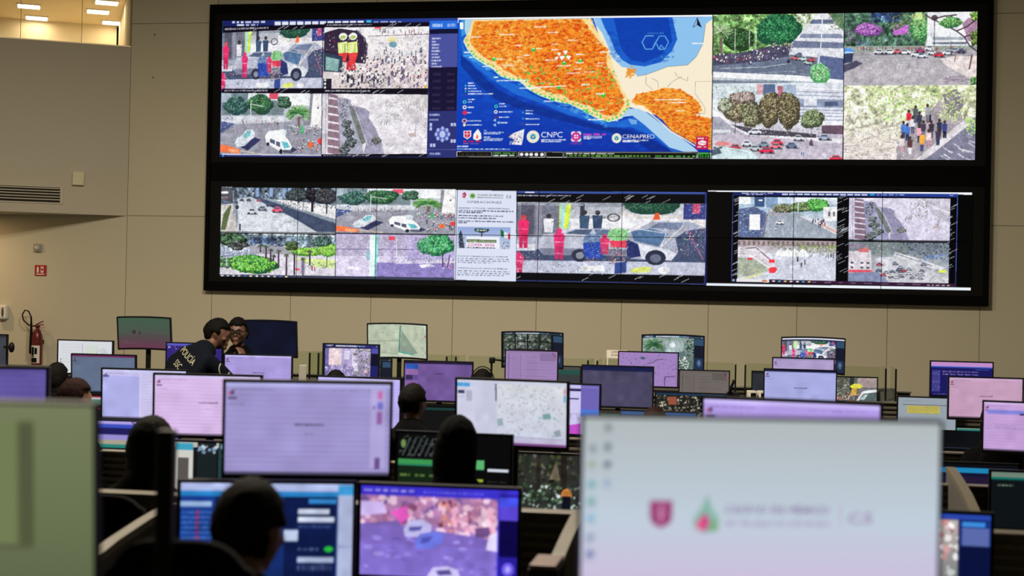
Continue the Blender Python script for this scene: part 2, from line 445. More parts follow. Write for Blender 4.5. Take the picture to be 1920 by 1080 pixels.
    v.poly([(34,89),(46,88),(47,96),(33,97)],(226,226,230)); v.poly([(52,84),(58,82),(58,98),(52,100)],(34,54,120)); v.poly([(60,93),(66,89),(72,90),(70,97),(61,98)],(204,216,96))
    v.ell(78,94,3.4,5,(232,230,240)); v.dabs((2,70,12,86),n(30),(0.5,1.2),[(230,226,220),(210,50,90),(160,190,190)])
    if g: v.grain(g)

def sc_rescue(v, k=1.0, g=24):
    def n(d): return max(4, int(d*k))
    v.grad((238,232,236), (206,190,190))
    v.poly([(0,10),(12,2),(34,8),(42,30),(40,60),(0,55)],(34,24,42)); v.dabs((2,10,34,40),n(120),(0.6,1.6),[(120,20,60),(30,24,44),(200,190,200),(70,30,70)])
    v.line([(0,8),(14,2),(28,4),(37,14),(41,34)],2.2,(240,240,246)); v.line([(30,6),(39,20),(41,44),(38,60)],3,(40,38,62))
    v.line([(42,16),(100,14)],1.2,(70,50,70)); v.line([(46,6),(66,3)],1,(70,60,70)); v.rect(48,0,54,4,(222,70,70))
    for x in (18,27.5):
        v.ell(x,16,4,6,(238,240,226)); v.ell(x,17,2.6,3,(150,180,80)); v.poly([(x-5,26),(x+4,24),(x+5,42),(x-4,44)],(214,232,120)); v.line([(x-2,27),(x-1,42)],1.5,(246,246,240)); v.line([(x+2,27),(x+2,42)],1.2,(60,120,70))
        v.poly([(x-4,43),(x+5,42),(x+3,56),(x-3,56)],(224,44,44))
    v.poly([(0,42),(18,48),(18,74),(0,72)],(30,44,60)); v.poly([(2,48),(15,53),(14,72),(2,70)],(112,156,152)); v.dabs((2,50,14,70),n(40),(0.5,1.2),[(150,190,180),(60,90,96)])
    v.poly([(22,56),(30,56),(31,70),(22,70)],(218,40,50))
    v.dabs((38,46,100,100),n(420),(0.7,2.0),[(232,224,226),(214,196,200),(150,126,136),(240,238,240),(100,90,110),(226,200,196)])
    v.dabs((16,62,56,100),n(380),(0.7,1.9),[(24,20,30),(232,214,214),(60,50,66),(245,240,242),(196,160,160),(30,26,40)])
    v.dabs((50,18,98,50),n(260),(0.6,1.6),[(150,150,170),(214,210,220),(110,116,140),(240,238,244),(190,176,180),(120,150,170)])
    v.folk((36,38,98,62),n(26),9,[(120,130,160),(230,226,232),(60,62,84),(90,150,170),(214,190,180)])
    v.folk((48,74,98,98),n(22),9,[(236,226,224),(70,66,90),(206,180,180),(196,60,70)])
    v.folk((52,10,100,16),n(16),7,[(200,90,90),(230,226,232),(120,110,130)])
    v.folk((40,60,99,99),n(46),17,[(236,226,228),(226,206,210),(240,236,240),(90,84,110),(200,170,180)],legs=((190,170,180),(90,80,110)),head=(70,46,44))
    v.folk((16,80,60,99),n(16),16,[(24,22,34),(236,230,232),(40,40,60)],head=(40,30,34))
    v.ell(65,22,5,5,(226,214,150)); v.ell(66,30,4,5,(96,140,160)); v.rect(0,84,8,100,(20,18,30)); v.dabs((46,82,68,99),n(70),(0.6,1.5),[(20,22,34),(240,236,238),(60,80,110)])
    for i in range(3): v.ell(2,86+i*6,1,2,(244,244,250))
    v.ell(97.5,92,1.6,3,(240,240,240)); v.ell(97.5,98,1.6,2.4,(230,170,60))
    if g: v.grain(g)

def sc_cross(v, k=1.0, g=18, tint=(0,0,0), wide=False):
    def n(d): return max(4, int(d*k))
    v.grad((186,196,206), (140,140,156))
    v.rect(0,0,62,36,(96,112,120)); v.dabs((0,0,30,34),n(160),(0.7,1.9),[(40,80,86),(84,120,130),(30,52,70),(150,170,184),(60,104,84)])
    v.rect(0,0,9,16,(150,168,182)); v.rect(26,0,60,12,(212,220,226)); v.rect(47,0,56,10,(214,60,84)); v.rect(58,0,88,20,(232,236,240))
    v.tree(38,18,14,17,[(52,112,58),(84,146,70),(40,86,60)], n(240), (0.6,1.6), (22,50,40))
    v.tree(14,22,12,15,[(52,96,86),(78,124,104)], n(160), (0.6,1.6), (24,50,52)); v.tree(62,14,8,12,[(66,120,90),(100,150,110)], n(80), (0.5,1.4))
    v.rect(0,38,100,100,(138,138,152)); v.poly([(0,38),(64,38),(70,46),(0,52)],(196,200,208)); v.poly([(20,52),(100,46),(100,100),(0,100)],(132,132,148))
    v.poly([(0,46),(14,50),(0,66)],(60,72,120)); v.dabs((0,40,12,58),n(60),(0.7,1.6),[(70,90,150),(170,180,200),(40,46,80)])
    v.poly([(90,0),(100,0),(100,58),(87,54),(88,20)],(240,236,236)); v.poly([(88,0),(91,0),(88.5,54),(86.5,52)],(120,118,128)); v.ell(96,24,.7,2,(50,50,56))
    v.line([(29,12),(29,46)],1.6,(226,232,240)); v.line([(29,18),(42,22)],1.2,(226,232,240))
    v.rect(76,38,78.5,58,(92,74,60)); v.palm(76,33,13.5,1.25,(84,150,60),46,1.6); v.palm(76,33,9,1.1,(46,104,50),30,1.5); v.dabs((70,34,82,44,'e')[:4],n(20),(0.6,1.4),[(140,160,70),(40,70,40)])
    v.folk((18,46,58,53),n(30),5,[(226,110,110),(230,226,232),(70,80,120),(190,150,140)])
    v.dabs((66,52,100,62),n(110),(0.6,1.6),[(226,226,232),(60,140,90),(120,80,110),(240,240,244),(80,90,130)])
    v.folk((70,60,99,70),n(26),6.5,[(226,226,232),(196,50,70),(70,110,90),(90,96,140),(235,200,190)])
    v.folk((76,76,100,98),n(24),8,[(228,226,236),(216,70,50),(60,60,90),(200,160,150),(235,235,240)])
    v.rect(79,54,82,66,(60,160,96)); v.ell(89,84,2.6,5,(226,84,40)); v.ell(98.5,78,2.4,5,(222,40,40))
    # silver car and white van
    v.poly([(20,88),(34,72),(40,76),(27,94)],(34,36,70)); v.poly([(14,82),(16,74),(22,68),(25,60),(31,59),(34,66),(33,72),(24,86),(17,88)],(206,214,224)); v.poly([(22,70),(26,62),(30,61),(29,70),(24,74)],(96,170,180)); v.line([(15,82),(24,84),(33,72)],1,(120,130,150))
    v.poly([(60,96),(70,98),(76,92),(70,86),(62,84)],(40,42,70)); v.poly([(44,70),(47,62),(56,60),(62,66),(68,78),(71,88),(68,96),(62,98),(50,86),(45,80)],(246,248,252)); v.poly([(60,78),(66,80),(69,88),(63,90)],(80,170,186)); v.poly([(49,74),(54,77),(54,84),(49,80)],(60,70,96)); v.poly([(55,78),(59,80),(59,88),(55,85)],(60,70,96)); v.ell(60,95,1.8,4,(24,24,34)); v.ell(47,83,1.4,3,(24,24,34)); v.rect(62,92,70,97,(70,74,96))
    v.poly([(57,60),(62,58),(65,62),(64,70),(60,68)],(210,224,232))
    v.poly([(0,84),(8,86),(19,92),(20,99),(0,96)],(240,96,50)); v.poly([(8,90),(18,93),(18,98),(8,96)],(246,150,100)); v.line([(20,94),(40,99)],1.2,(240,200,160))
    if g: v.grain(g)

def sc_plaza(v, k=1.0, g=16, cool=0):
    def n(d): return max(4, int(d*k))
    b=cool
    v.grad((226-b,220-b,226), (216-b,210-b,220))
    v.rect(0,0,6,100,(200-b,196-b,206)); v.line([(3,0),(4,100)],1,(120,116,130)); v.poly([(5,0),(14,4),(18,100),(6,100)],(120-b/2,92-b/3,108))
    for i in range(8): v.poly([(5.5,6+i*13),(16,9+i*13),(16.5,12+i*13),(5.6,9+i*13)],(222,218,226))
    v.poly([(14,6),(26,10),(36,60),(40,100),(18,100)],(150-b,150-b,170)); v.dabs((16,10,24,40),n(90),(0.6,1.6),[(60,64,70),(110,116,120),(40,44,52)])
    for cx,cy,r in ((23,50,5),(25,65,6),(28,80,6),(22,92,6)): v.tree(cx,cy,r,r*1.5,[(84,92,92),(120,128,126)], n(70), (0.6,1.4), (30,34,44))
    v.poly([(25,20),(32,24),(42,80),(38,84),(27,34)],(92,98,96)); v.dabs((28,34,40,80),n(70),(0.5,1.2),[(60,70,60),(140,146,140),(100,110,100)])
    v.poly([(28,20),(40,24),(45,30),(44,40),(50,54),(56,76),(60,100),(40,100),(42,82),(34,40)],(136-b/2,132-b/2,158)); v.line([(30,22),(44,86)],1,(214,214,226))
    v.tree(52,77,4.5,7,[(120,124,108),(90,96,90)], n(60), (0.5,1.2), (50,50,60))
    v.poly([(68,0),(100,0),(100,36),(84,22)],(206-b,200-b,202)); 
    for i in range(9): v.line([(74+i*3,3+i*2),(76+i*3,20+i*3)],0.9,(150,144,150))
    v.line([(68,0),(84,20),(100,34)],1.5,(245,242,246)); v.poly([(78,22),(84,24),(100,40),(100,58),(84,40)],(190-b,184-b,190))
    v.dabs((60,8,78,44),n(120),(0.5,1.5),[(140,140,140),(90,92,96),(190,186,190),(120,124,116)])
    v.dabs((84,46,100,72),n(60),(0.4,1.1),[(130,126,136),(90,88,100),(220,216,222)])
    v.line([(90,36),(88,70)],1.2,(120,116,126)); v.rect(88,34,92,48,(176,172,180)); v.poly([(82,66),(88,64),(90,70),(84,72)],(170,150,150))
    for x in (57,60,62): v.line([(x,42),(x-1,52)],1,(70,68,80)); v.line([(x-2,49),(x+2,45)],0.8,(90,88,100))
    v.line([(46,22),(58,40),(96,92)],0.8,(190,186,196)); v.line([(60,100),(52,70)],0.7,(190,186,196))
    if g: v.grain(g)

def sc_avenue(v, k=1.0, g=20):
    def n(d): return max(4, int(d*k))
    v.grad((214,226,196), (84,96,116))
    v.rect(0,0,64,62,(92,140,70)); v.dabs((0,0,78,58),n(700),(0.8,2.2),[(120,176,84),(84,140,60),(160,200,120),(60,104,56),(196,214,160),(44,84,50)])
    v.dabs((58,0,80,26),n(120),(0.8,2),[(190,206,140),(214,196,150),(150,180,110),(224,224,190)])
    v.leafy(0,0,78,60,.6)
    v.tree(51,25,17,24,[(40,126,66),(60,154,84),(24,96,54)], n(420), (0.8,2.0), (16,58,40)); v.line([(57,40),(55,60)],2,(54,44,40)); v.line([(45,40),(46,56)],2,(60,50,44))
    v.tree(20,40,12,16,[(64,120,60),(40,90,50)], n(160), (0.7,1.8))
    for x in (17,28,33): v.line([(x,24),(x,56)],1.4,(190,196,180))
    v.palm(6,27,9,1.6,(150,176,130),30,1.5); v.rect(5,36,7.4,66,(90,76,70))
    v.poly([(80,0),(90,0),(100,22),(100,100),(60,100),(54,70),(60,44),(70,24)],(216,218,228))
    v.poly([(76,10),(92,10),(93,16),(74,16)],(74,86,116)); v.poly([(68,30),(98,30),(100,36),(66,36)],(110,120,150)); v.poly([(62,40),(100,42),(100,50),(60,50)],(90,100,130)); v.poly([(88,0),(100,0),(100,26),(94,16)],(66,100,70)); v.dabs((88,0,100,24),n(90),(0.7,1.8),[(54,90,64),(110,140,100),(150,130,90)])
    v.line([(84,4),(82,70)],2,(232,232,240)); v.dabs((66,50,100,62),n(60),(0.5,1.4),[(110,116,140),(230,230,240),(170,174,190)],0.5)
    v.poly([(0,76),(56,60),(60,60),(100,66),(100,94),(0,86)],(84,94,118)); v.poly([(80,60),(100,64),(100,100),(84,90)],(70,80,124)); v.line([(82,50),(80,84)],4,(186,190,214))
    v.line([(6,82),(40,78),(60,72)],1.2,(190,196,206)); v.line([(30,88),(70,82)],0.9,(150,160,180)); v.line([(60,84),(96,96)],1,(150,160,190))
    v.poly([(0,62),(22,58),(44,48),(60,46),(58,62),(40,70),(0,78)],(52,52,74))
    v.folk((0,64,30,76),n(70),8,[(228,228,236),(60,54,84),(180,60,80),(96,96,130),(230,210,210)]); v.folk((26,58,50,72),n(60),8,[(228,228,236),(60,54,84),(110,90,130),(70,80,120)]); v.folk((46,46,62,58),n(30),7,[(230,190,180),(228,228,236),(90,90,120)])
    v.folk((56,70,60,74),n(2),8,[(30,40,70)])
    for cx,cy,c in ((63,64,(206,90,90)),(66,60,(90,104,130)),(69,65,(200,222,226)),(73,70,(206,226,220)),(75.5,66,(214,70,80))): v.car(cx,cy,6,7,c,(50,70,90),0.25)
    v.poly([(0,87),(64,89),(100,94),(100,98),(0,98)],(240,244,250)); v.line([(0,96),(100,99)],1.4,(110,130,150)); v.line([(0,99),(70,99.5)],1,(150,160,170))
    for i in range(14): v.line([(30+i*3,96),(32+i*3,100)],0.8,(120,140,160))
    v.tree(82,86,8,15,[(130,214,130),(180,234,160),(90,190,100)], n(200), (0.7,1.7), (60,140,80))
    if g: v.grain(g)

def sc_jaca(v, k=1.0, g=18):
    def n(d): return max(4, int(d*k))
    v.grad((120,150,120), (150,146,156))
    v.rect(0,0,60,46,(52,84,66)); v.rect(20,0,42,14,(34,50,90)); v.dabs((0,2,60,44),n(520),(0.8,2.1),[(44,84,60),(70,116,76),(34,58,54),(96,130,90),(54,70,80)])
    v.leafy(0,0,62,46,.6)
    v.dabs((36,4,52,30),n(160),(0.7,1.8),[(120,130,70),(150,140,80),(80,110,60)]); v.dabs((0,28,50,46),n(140),(0.7,1.7),[(40,44,56),(90,84,90),(60,96,60)])
    v.tree(18,24,11,9,[(176,92,196),(196,120,210),(150,70,176)], n(260), (0.7,1.7), (96,48,120)); v.poly([(36,28),(44,20),(49,16),(47,28),(38,32)],(176,80,190)); v.dabs((36,18,49,31),n(120),(0.6,1.6),[(190,100,206),(160,70,180),(206,130,214)])
    v.dabs((0,24,10,40),n(60),(0.7,1.6),[(110,50,110),(70,50,90),(140,80,130)]); v.dabs((10,38,20,46),n(40),(0.6,1.4),[(60,60,150),(50,50,120)])
    v.tree(57,22,8,20,[(110,190,96),(140,212,120),(80,160,80)], n(260), (0.7,1.8), (40,100,56)); v.rect(53,0,58,10,(176,206,130)); v.dabs((50,2,60,18),n(80),(0.7,1.6),[(160,200,120),(190,200,110)])
    v.rect(62,0,100,46,(236,238,246)); v.rect(66,34,92,38,(150,160,170)); v.rect(66,41,92,44,(90,100,116)); v.poly([(88,16),(93,8),(100,8),(100,40),(93,40)],(150,110,140))
    v.line([(67.5,8),(67.5,46)],1.4,(40,44,46)); v.ell(67.5,8,2.6,4,(70,60,64)); v.line([(80,40),(80,62)],1.2,(60,60,64))
    v.poly([(0,58),(10,55),(100,52),(100,100),(0,100)],(152,148,156)); v.poly([(0,82),(30,64),(70,60),(100,90),(100,100),(0,100)],(164,158,166)); 
    for i in range(26): v.line([(RNG.uniform(5,70),RNG.uniform(62,98)) for _ in range(1)]+[(0,0)] if False else [(5+i*3,70+(i*37)%26),(13+i*3,69+(i*37)%26)],0.8,(190,184,192),0.6)
    v.poly([(72,64),(84,60),(100,60),(100,96),(88,84),(76,72)],(222,206,204)); v.poly([(0,72),(9,66),(14,70),(8,76),(0,82)],(56,54,76))
    v.poly([(0,49),(5,49),(8,54),(0,58)],(60,130,226)); v.poly([(0,57),(7,55),(6,68),(0,70)],(36,44,70)); v.rect(0,54,7,56,(190,220,246))
    v.folk((10,50,86,53),n(60),6,[(206,80,60),(230,226,232),(70,70,100),(196,120,110),(150,60,80)])
    for cx,cy,c,L in ((26,54,(232,232,238),8),(34,54,(236,236,242),9),(45,54,(240,240,246),10),(40,53,(214,90,90),6),(54,57,(236,238,244),8),(58,59,(226,234,240),8),(57,52,(180,50,96),7),(64,49,(240,240,246),7),(66,55,(230,236,242),7),(71,58,(220,40,50),8),(78,55,(226,232,240),8),(83,52,(150,160,180),8),(88,53,(60,60,90),6)): v.car(cx,cy,L,7,c,(60,70,90))
    for p in ([(60,3),(66,10),(76,18),(84,26),(90,34),(94,46),(100,54)],[(84,26),(92,20),(99,10)],[(66,10),(74,6),(84,4)],[(90,34),(97,30)]): v.line(p,2.6,(52,34,44))
    v.tree(80,14,9,8,[(90,170,80),(130,200,100)], n(120), (0.7,1.7), (40,90,50)); v.tree(98,6,5,8,[(110,180,60),(150,200,80)], n(50), (0.7,1.6)); v.tree(98,36,4,12,[(130,160,60),(80,130,60)], n(50), (0.7,1.6)); v.tree(98,94,4,7,[(110,190,90)], n(40), (0.7,1.5))
    v.line([(84,52),(83,68)],1.8,(110,70,60)); v.line([(96,58),(94,78)],3,(100,60,50)); v.line([(91,50),(92,56)],2,(120,80,70))
    for i in range(26): v.line([(72+RNG.uniform(0,20),88+RNG.uniform(0,9)),(76+RNG.uniform(0,22),90+RNG.uniform(-4,9))],0.8,(110,90,110),0.8)
    if g: v.grain(g)

def sc_block(v, k=1.0, g=18):
    def n(d): return max(4, int(d*k))
    v.grad((214,222,232), (176,168,184))
    v.rect(0,0,64,26,(200,212,222)); v.rect(34,0,39,14,(206,150,160)); v.rect(39,0,48,16,(70,90,130)); v.rect(50,2,54,16,(180,90,110)); v.rect(54,0,64,24,(150,170,196)); v.dabs((0,4,34,20),n(120),(0.8,2),[(150,180,160),(190,210,200),(120,160,140),(206,200,206)])
    v.rect(64,3,100,56,(206,210,226))
    for y in (9,14,19,33,37,41,46): v.line([(64,y),(100,y+1)],1.3,(110,120,150))
    v.rect(66,20,100,30,(120,134,164)); v.rect(70,16,80,28,(214,218,232)); v.rect(86,22,96,28,(60,70,100)); v.line([(64,4),(100,6)],2.4,(245,248,252)); v.rect(84,54,100,70,(80,60,76)); v.rect(80,48,100,54,(232,234,244))
    v.poly([(0,60),(12,56),(30,62),(100,66),(100,100),(0,100)],(182,172,190)); v.poly([(0,34),(8,40),(20,60),(30,64),(100,72),(100,78),(28,68),(14,60),(4,44),(0,44)],(232,230,236)); v.poly([(0,44),(6,44),(16,58),(22,64),(0,70)],(150,150,166)); 
    for i in range(9): v.poly([(1+i*1.5,61),(2+i*1.5,61),(2.4+i*1.5,65),(1.4+i*1.5,65)],(238,238,240))
    for cx,cy,rx,ry,c in ((18,34,9,20,(150,132,104)),(30,42,9,18,(132,128,98)),(44,34,9,24,(140,122,92)),(58,34,9,26,(134,118,88)),(76,46,9,14,(120,134,96)),(10,30,6,10,(150,150,130)),(24,18,10,8,(170,140,140))):
        v.tree(cx,cy,rx,ry,[c,tuple(q*1.2 for q in c),(c[0]*.8,c[1]*.95,c[2]*.7)], n(260), (0.7,1.8), tuple(q*.38 for q in c))
        if ry>12: v.line([(cx,cy+ry*.6),(cx,66)],1.5,(60,50,50))
    v.poly([(14,54),(36,60),(80,66),(80,71),(30,67)],(54,50,62)); v.dabs((22,58,82,70),n(150),(0.6,1.5),[(50,46,60),(110,100,110),(200,196,204),(70,80,70)])
    for cx,cy,c,L in ((33,63,(226,228,236),10),(66,71,(228,232,240),8),(86,70,(150,160,190),10),(27,79,(232,236,242),8),(40,80,(120,146,160),9),(50,77,(222,44,70),9),(49,82,(240,110,120),9),(61,81,(84,100,130),9),(33,85,(190,200,206),9),(42,88,(226,30,60),11),(18,84,(220,60,70),9),(5,82,(190,190,200),8),(95,98,(222,40,60),10),(76,77,(90,60,80),3)): v.car(cx,cy,L,8,c,(60,66,84))
    v.rect(4,77,14,82,(226,120,120)); v.poly([(0,90),(10,84),(30,88),(36,98),(34,100),(0,100)],(196,222,226)); v.poly([(0,88),(6,86),(8,92),(0,96)],(60,80,96)); v.line([(10,86),(28,92),(28,98)],1,(140,160,170)); v.folk((68,92,72,96),2,8,[(60,110,170)])
    if g: v.grain(g)

def sc_canopy(v, k=1.0, g=22):
    def n(d): return max(4, int(d*k))
    v.grad((214,220,170), (222,208,206))
    v.dabs((0,0,100,100),n(600),(0.8,2.4),[(232,230,206),(200,206,150),(236,224,214),(150,150,120),(214,214,180),(244,240,230)])
    v.leafy(0,0,100,60,.4)
    v.dabs((18,0,72,48),n(520),(0.8,2.2),[(172,220,100),(150,200,90),(196,230,130),(120,164,80)]); v.dabs((0,10,30,70),n(200),(0.5,1.6),[(110,100,90),(140,130,110),(214,220,170),(240,236,220)])
    v.poly([(62,40),(72,20),(86,24),(90,48),(62,98),(40,100),(40,84),(46,52)],(150,140,150)); v.poly([(96,44),(100,40),(100,100),(60,100)],(104,104,128)); v.poly([(90,46),(96,50),(64,96),(58,100),(54,100)],(206,200,206)); v.line([(96,50),(62,99)],1.2,(110,104,120)); v.poly([(74,12),(84,4),(92,20),(84,44),(78,36)],(112,104,116))
    v.dabs((72,0,100,44),n(340),(0.8,2.2),[(180,210,100),(214,226,150),(140,170,90),(230,230,200)]); v.dabs((92,44,100,66),n(80),(0.8,2),[(150,220,80),(190,230,120)]); v.dabs((70,36,88,48),n(60),(0.7,1.7),[(150,190,90),(190,214,130)])
    v.dabs((0,62,46,100),n(320),(0.7,2),[(232,218,214),(206,190,196),(244,238,236),(170,150,160),(214,210,190)])
    for i in range(26): 
        x,y=RNG.uniform(0,38),RNG.uniform(52,96); v.line([(x,y),(x+RNG.uniform(4,12),y+RNG.uniform(-6,8))],0.8,(110,90,100),0.8)
    for i in range(14):
        x,y=RNG.uniform(70,98),RNG.uniform(72,98); v.line([(x,y),(x+RNG.uniform(3,9),y+RNG.uniform(2,8))],2.2,(214,206,220),0.8)
    for x,y,c,l in ((49,42,(206,30,50),(200,190,196)),(52,50,(226,226,240),(60,60,80)),(57,44,(40,44,60),(50,50,70)),(64,44,(34,30,44),(190,150,160)),(48,60,(50,90,190),(30,40,80)),(45,57,(60,110,200),(60,60,80)),(57,62,(236,150,170),(40,40,60)),(66,56,(40,36,50),(60,60,80)),(72,54,(34,36,60),(30,30,40)),(76,56,(40,50,110),(24,26,40)),(64,68,(236,200,206),(180,120,140)),(44,76,(226,214,216),(206,150,160)),(50,78,(70,40,44),(226,226,236)),(59,74,(240,150,60),(60,60,110)),(71,66,(50,40,60),(36,40,70)),(60,56,(50,44,60),(90,90,110)),(54,36,(60,66,80),(60,60,80)),(63,34,(150,150,160),(90,90,100))):
        v.poly([(x-1.4,y+3),(x+1.4,y+3),(x+1.2,y+14),(x+.1,y+14),(x,y+8),(x-.1,y+14),(x-1.2,y+14)],l); v.poly([(x-2,y-5),(x+2,y-5),(x+1.7,y+5),(x-1.7,y+5)],c); v.ell(x,y-7.5,1.1,2.6,(54,36,34))
    v.ell(59.5,70,2.4,4.4,(244,160,50))
    if g: v.grain(g)

def sc_road(v, k=1.0, g=16):
    def n(d): return max(4, int(d*k))
    v.grad((70,84,100), (190,196,206))
    v.rect(0,0,100,36,(66,78,96)); v.dabs((10,0,100,34),n(420),(0.7,1.9),[(60,84,96),(110,126,140),(34,44,60),(150,164,176),(44,66,60),(90,110,110)])
    v.leafy(0,0,100,34,.6)
    for x in (30,42,54,58): v.rect(x,0,x+3,20,(120,150,196))
    v.rect(0,0,10,30,(60,60,70)); v.rect(0,8,6,13,(230,236,244)); v.rect(0,20,6,24,(120,90,96)); v.poly([(0,40),(10,36),(14,100),(0,100)],(196,190,186)); v.poly([(2,60),(8,38),(9,42),(4,96),(0,96)],(70,84,50))
    v.poly([(15,24),(26,20),(62,66),(84,100),(18,100),(14,50)],(184,192,202)); v.poly([(15,50),(30,40),(50,60),(70,100),(18,100)],(200,206,216)); v.poly([(26,20),(36,24),(100,78),(100,100),(84,100),(62,66)],(46,56,80)); v.poly([(36,24),(40,22),(100,70),(100,80)],(120,134,150))
    v.poly([(46,26),(60,28),(100,40),(100,70),(66,46)],(226,226,228)); v.dabs((50,30,100,46),n(160),(0.6,1.7),[(40,44,60),(200,200,206),(70,80,80),(110,110,120)])
    v.tree(90,18,13,20,[(60,60,66),(80,84,80),(40,44,52)], n(260), (0.6,1.6), (24,26,36)); v.tree(66,16,9,16,[(70,84,90),(50,60,66)], n(160), (0.6,1.6)); v.tree(78,14,5,18,[(24,22,32),(40,36,44)], n(80), (0.6,1.5)); v.rect(78.5,20,80.5,54,(22,18,26)); v.rect(91.5,30,92.7,58,(30,26,32)); v.line([(72,34),(71,50)],1.4,(36,30,40))
    for x in (10.5,13.5): v.line([(x,6),(x+.5,80)],1.4,(46,50,56) if x>11 else (140,150,156))
    v.ell(14,44,1.6,5,(34,36,44)); v.rect(16,82,17.4,98,(40,36,44)); v.dabs((88,54,100,66),n(40),(0.6,1.4),[(150,150,160),(226,226,230)])
    for cx,cy,L,H,c in ((27,53,9,13,(206,214,220)),(36,46,8,11,(110,124,140)),(49,49,9,13,(224,70,90)),(18,27,3.5,6,(60,60,70)),(24,27,4,6,(70,74,90)),(33,28,4,6,(190,70,90)),(43,38,7,8,(50,58,84))): v.car(cx,cy,L,H,c,(50,60,80),0.0)
    v.line([(56,78),(68,76)],1,(110,110,120)); v.folk((96,78,98,82),1,6,[(40,46,80)])
    if g: v.grain(g)

def sc_park(v, k=1.0, g=18):
    def n(d): return max(4, int(d*k))
    v.grad((130,150,176), (214,214,226))
    v.rect(0,0,100,24,(96,116,130)); v.line([(24,1),(100,3)],2.5,(226,232,240)); v.dabs((0,0,100,30),n(420),(0.7,2),[(60,90,70),(44,70,70),(90,120,110),(120,140,160),(54,76,90)])
    v.tree(10,14,14,16,[(50,84,54),(70,104,60),(40,64,50)], n(260), (0.7,1.8)); v.tree(14,28,10,12,[(90,84,90),(60,80,70)], n(100), (0.7,1.7)); v.rect(26,8,50,24,(52,66,96)); v.dabs((44,4,64,30),n(180),(0.7,1.8),[(44,50,74),(80,90,120)])
    v.leafy(0,0,100,42,.6)
    v.rect(0,44,100,100,(204,200,214)); v.poly([(0,44),(30,42),(34,62),(0,64)],(130,140,170)); v.dabs((0,40,30,60),n(140),(0.7,1.8),[(70,84,120),(200,206,220),(110,90,120),(226,230,240)]); v.rect(26,30,70,48,(140,140,150))
    v.tree(76,42,14,12,[(130,210,50),(160,230,80),(90,170,50)], n(300), (0.7,1.8), (50,110,40)); v.tree(94,36,10,16,[(150,224,70),(110,196,60)], n(260), (0.7,1.8), (60,130,40)); v.poly([(62,56),(100,60),(100,80),(84,78)],(206,230,130)); v.tree(62,28,6,12,[(90,120,60),(60,90,60)], n(80), (0.6,1.5)); v.tree(88,18,10,12,[(90,130,120),(60,100,90)], n(120), (0.6,1.6))
    v.tree(28,74,23,24,[(100,200,40),(60,150,50),(140,230,70),(40,110,60)], n(800), (0.8,2.1), (20,60,44)); v.tree(4,70,6,16,[(120,170,110),(80,140,90)], n(90), (0.7,1.6))
    v.line([(5,56),(6,80)],1.4,(226,232,244)); v.line([(0,60),(9,56)],1.2,(226,232,244))
    for x,y0,y1 in ((40,30,60),(44,38,66),(46.5,52,64),(51,40,78),(58,50,100),(65,46,98),(72,58,98),(78,40,74),(35,28,44)):
        v.poly([(x-.7,y0),(x+.7,y0),(x+.8,y1),(x-.8,y1)],(58,36,56)); v.palm(x,y0+1,2.6,2.2,(64,76,60),12,1.2)
    v.rect(92.6,50,93.4,78,(60,70,50)); v.line([(79,50),(82,76)],1.3,(240,240,246)); v.dabs((72,66,100,80),n(90),(0.6,1.5),[(90,110,90),(200,210,190),(60,80,80)])
    v.folk((80,84,84,90),2,10,[(190,60,50)]); v.rect(66,82,69,86,(226,50,60)); v.poly([(70,60),(74,64),(74,96),(70,94)],(120,110,140),0.6)
    if g: v.grain(g)

def sc_haze(v, k=1.0, g=14):
    def n(d): return max(4, int(d*k))
    v.grad((176,160,206), (146,134,196))
    v.rect(0,2,60,52,(170,160,192)); v.dabs((0,6,64,50),n(520),(0.6,1.6),[(150,130,176),(190,180,210),(120,110,156),(206,196,226),(140,150,176)],0.8)
    v.line([(0,34),(66,34)],1.6,(86,74,120)); v.rect(0,50,60,98,(206,196,228)); v.dabs((0,50,58,96),n(200),(0.8,2.4),[(226,216,242),(186,176,214),(170,166,206)],0.6)
    v.rect(28.5,0,34.5,100,(226,246,248)); v.rect(33,0,35,100,(120,214,206)); v.rect(26,36,29,60,(130,170,190)); v.rect(44,3,49.5,12,(206,50,70)); v.rect(45.8,12,48.3,92,(160,140,190)); v.line([(50.8,10),(51.2,70)],1.4,(226,220,240))
    v.poly([(34,66),(100,60),(100,100),(34,100)],(120,106,176)); v.poly([(50,62),(100,56),(100,66),(50,68)],(206,196,226)); v.dabs((46,52,100,66),n(220),(0.6,1.7),[(120,170,160),(200,190,220),(90,90,140),(240,236,246),(160,150,200)])
    v.tree(84,24,17,26,[(60,170,90),(40,130,80),(100,200,110)], n(560), (0.8,2.0), (16,70,50)); v.dabs((66,6,80,44),n(90),(0.6,1.5),[(90,110,110),(60,90,90)]); v.line([(90,44),(90,76)],3,(60,46,84)); v.line([(96,46),(94,76)],2.4,(60,46,84))
    v.dabs((86,60,100,78),n(60),(0.6,1.6),[(246,240,246),(216,70,110),(90,80,140)]); v.rect(10,76,16,82,(246,244,252)); v.rect(17,76,20,84,(246,244,252)); v.poly([(70,70),(80,68),(84,74),(72,78)],(226,222,240))
    v.dabs((34,72,100,98),n(160),(0.8,2.4),[(110,96,170),(140,126,196),(90,80,150)],0.5)
    if g: v.grain(g)

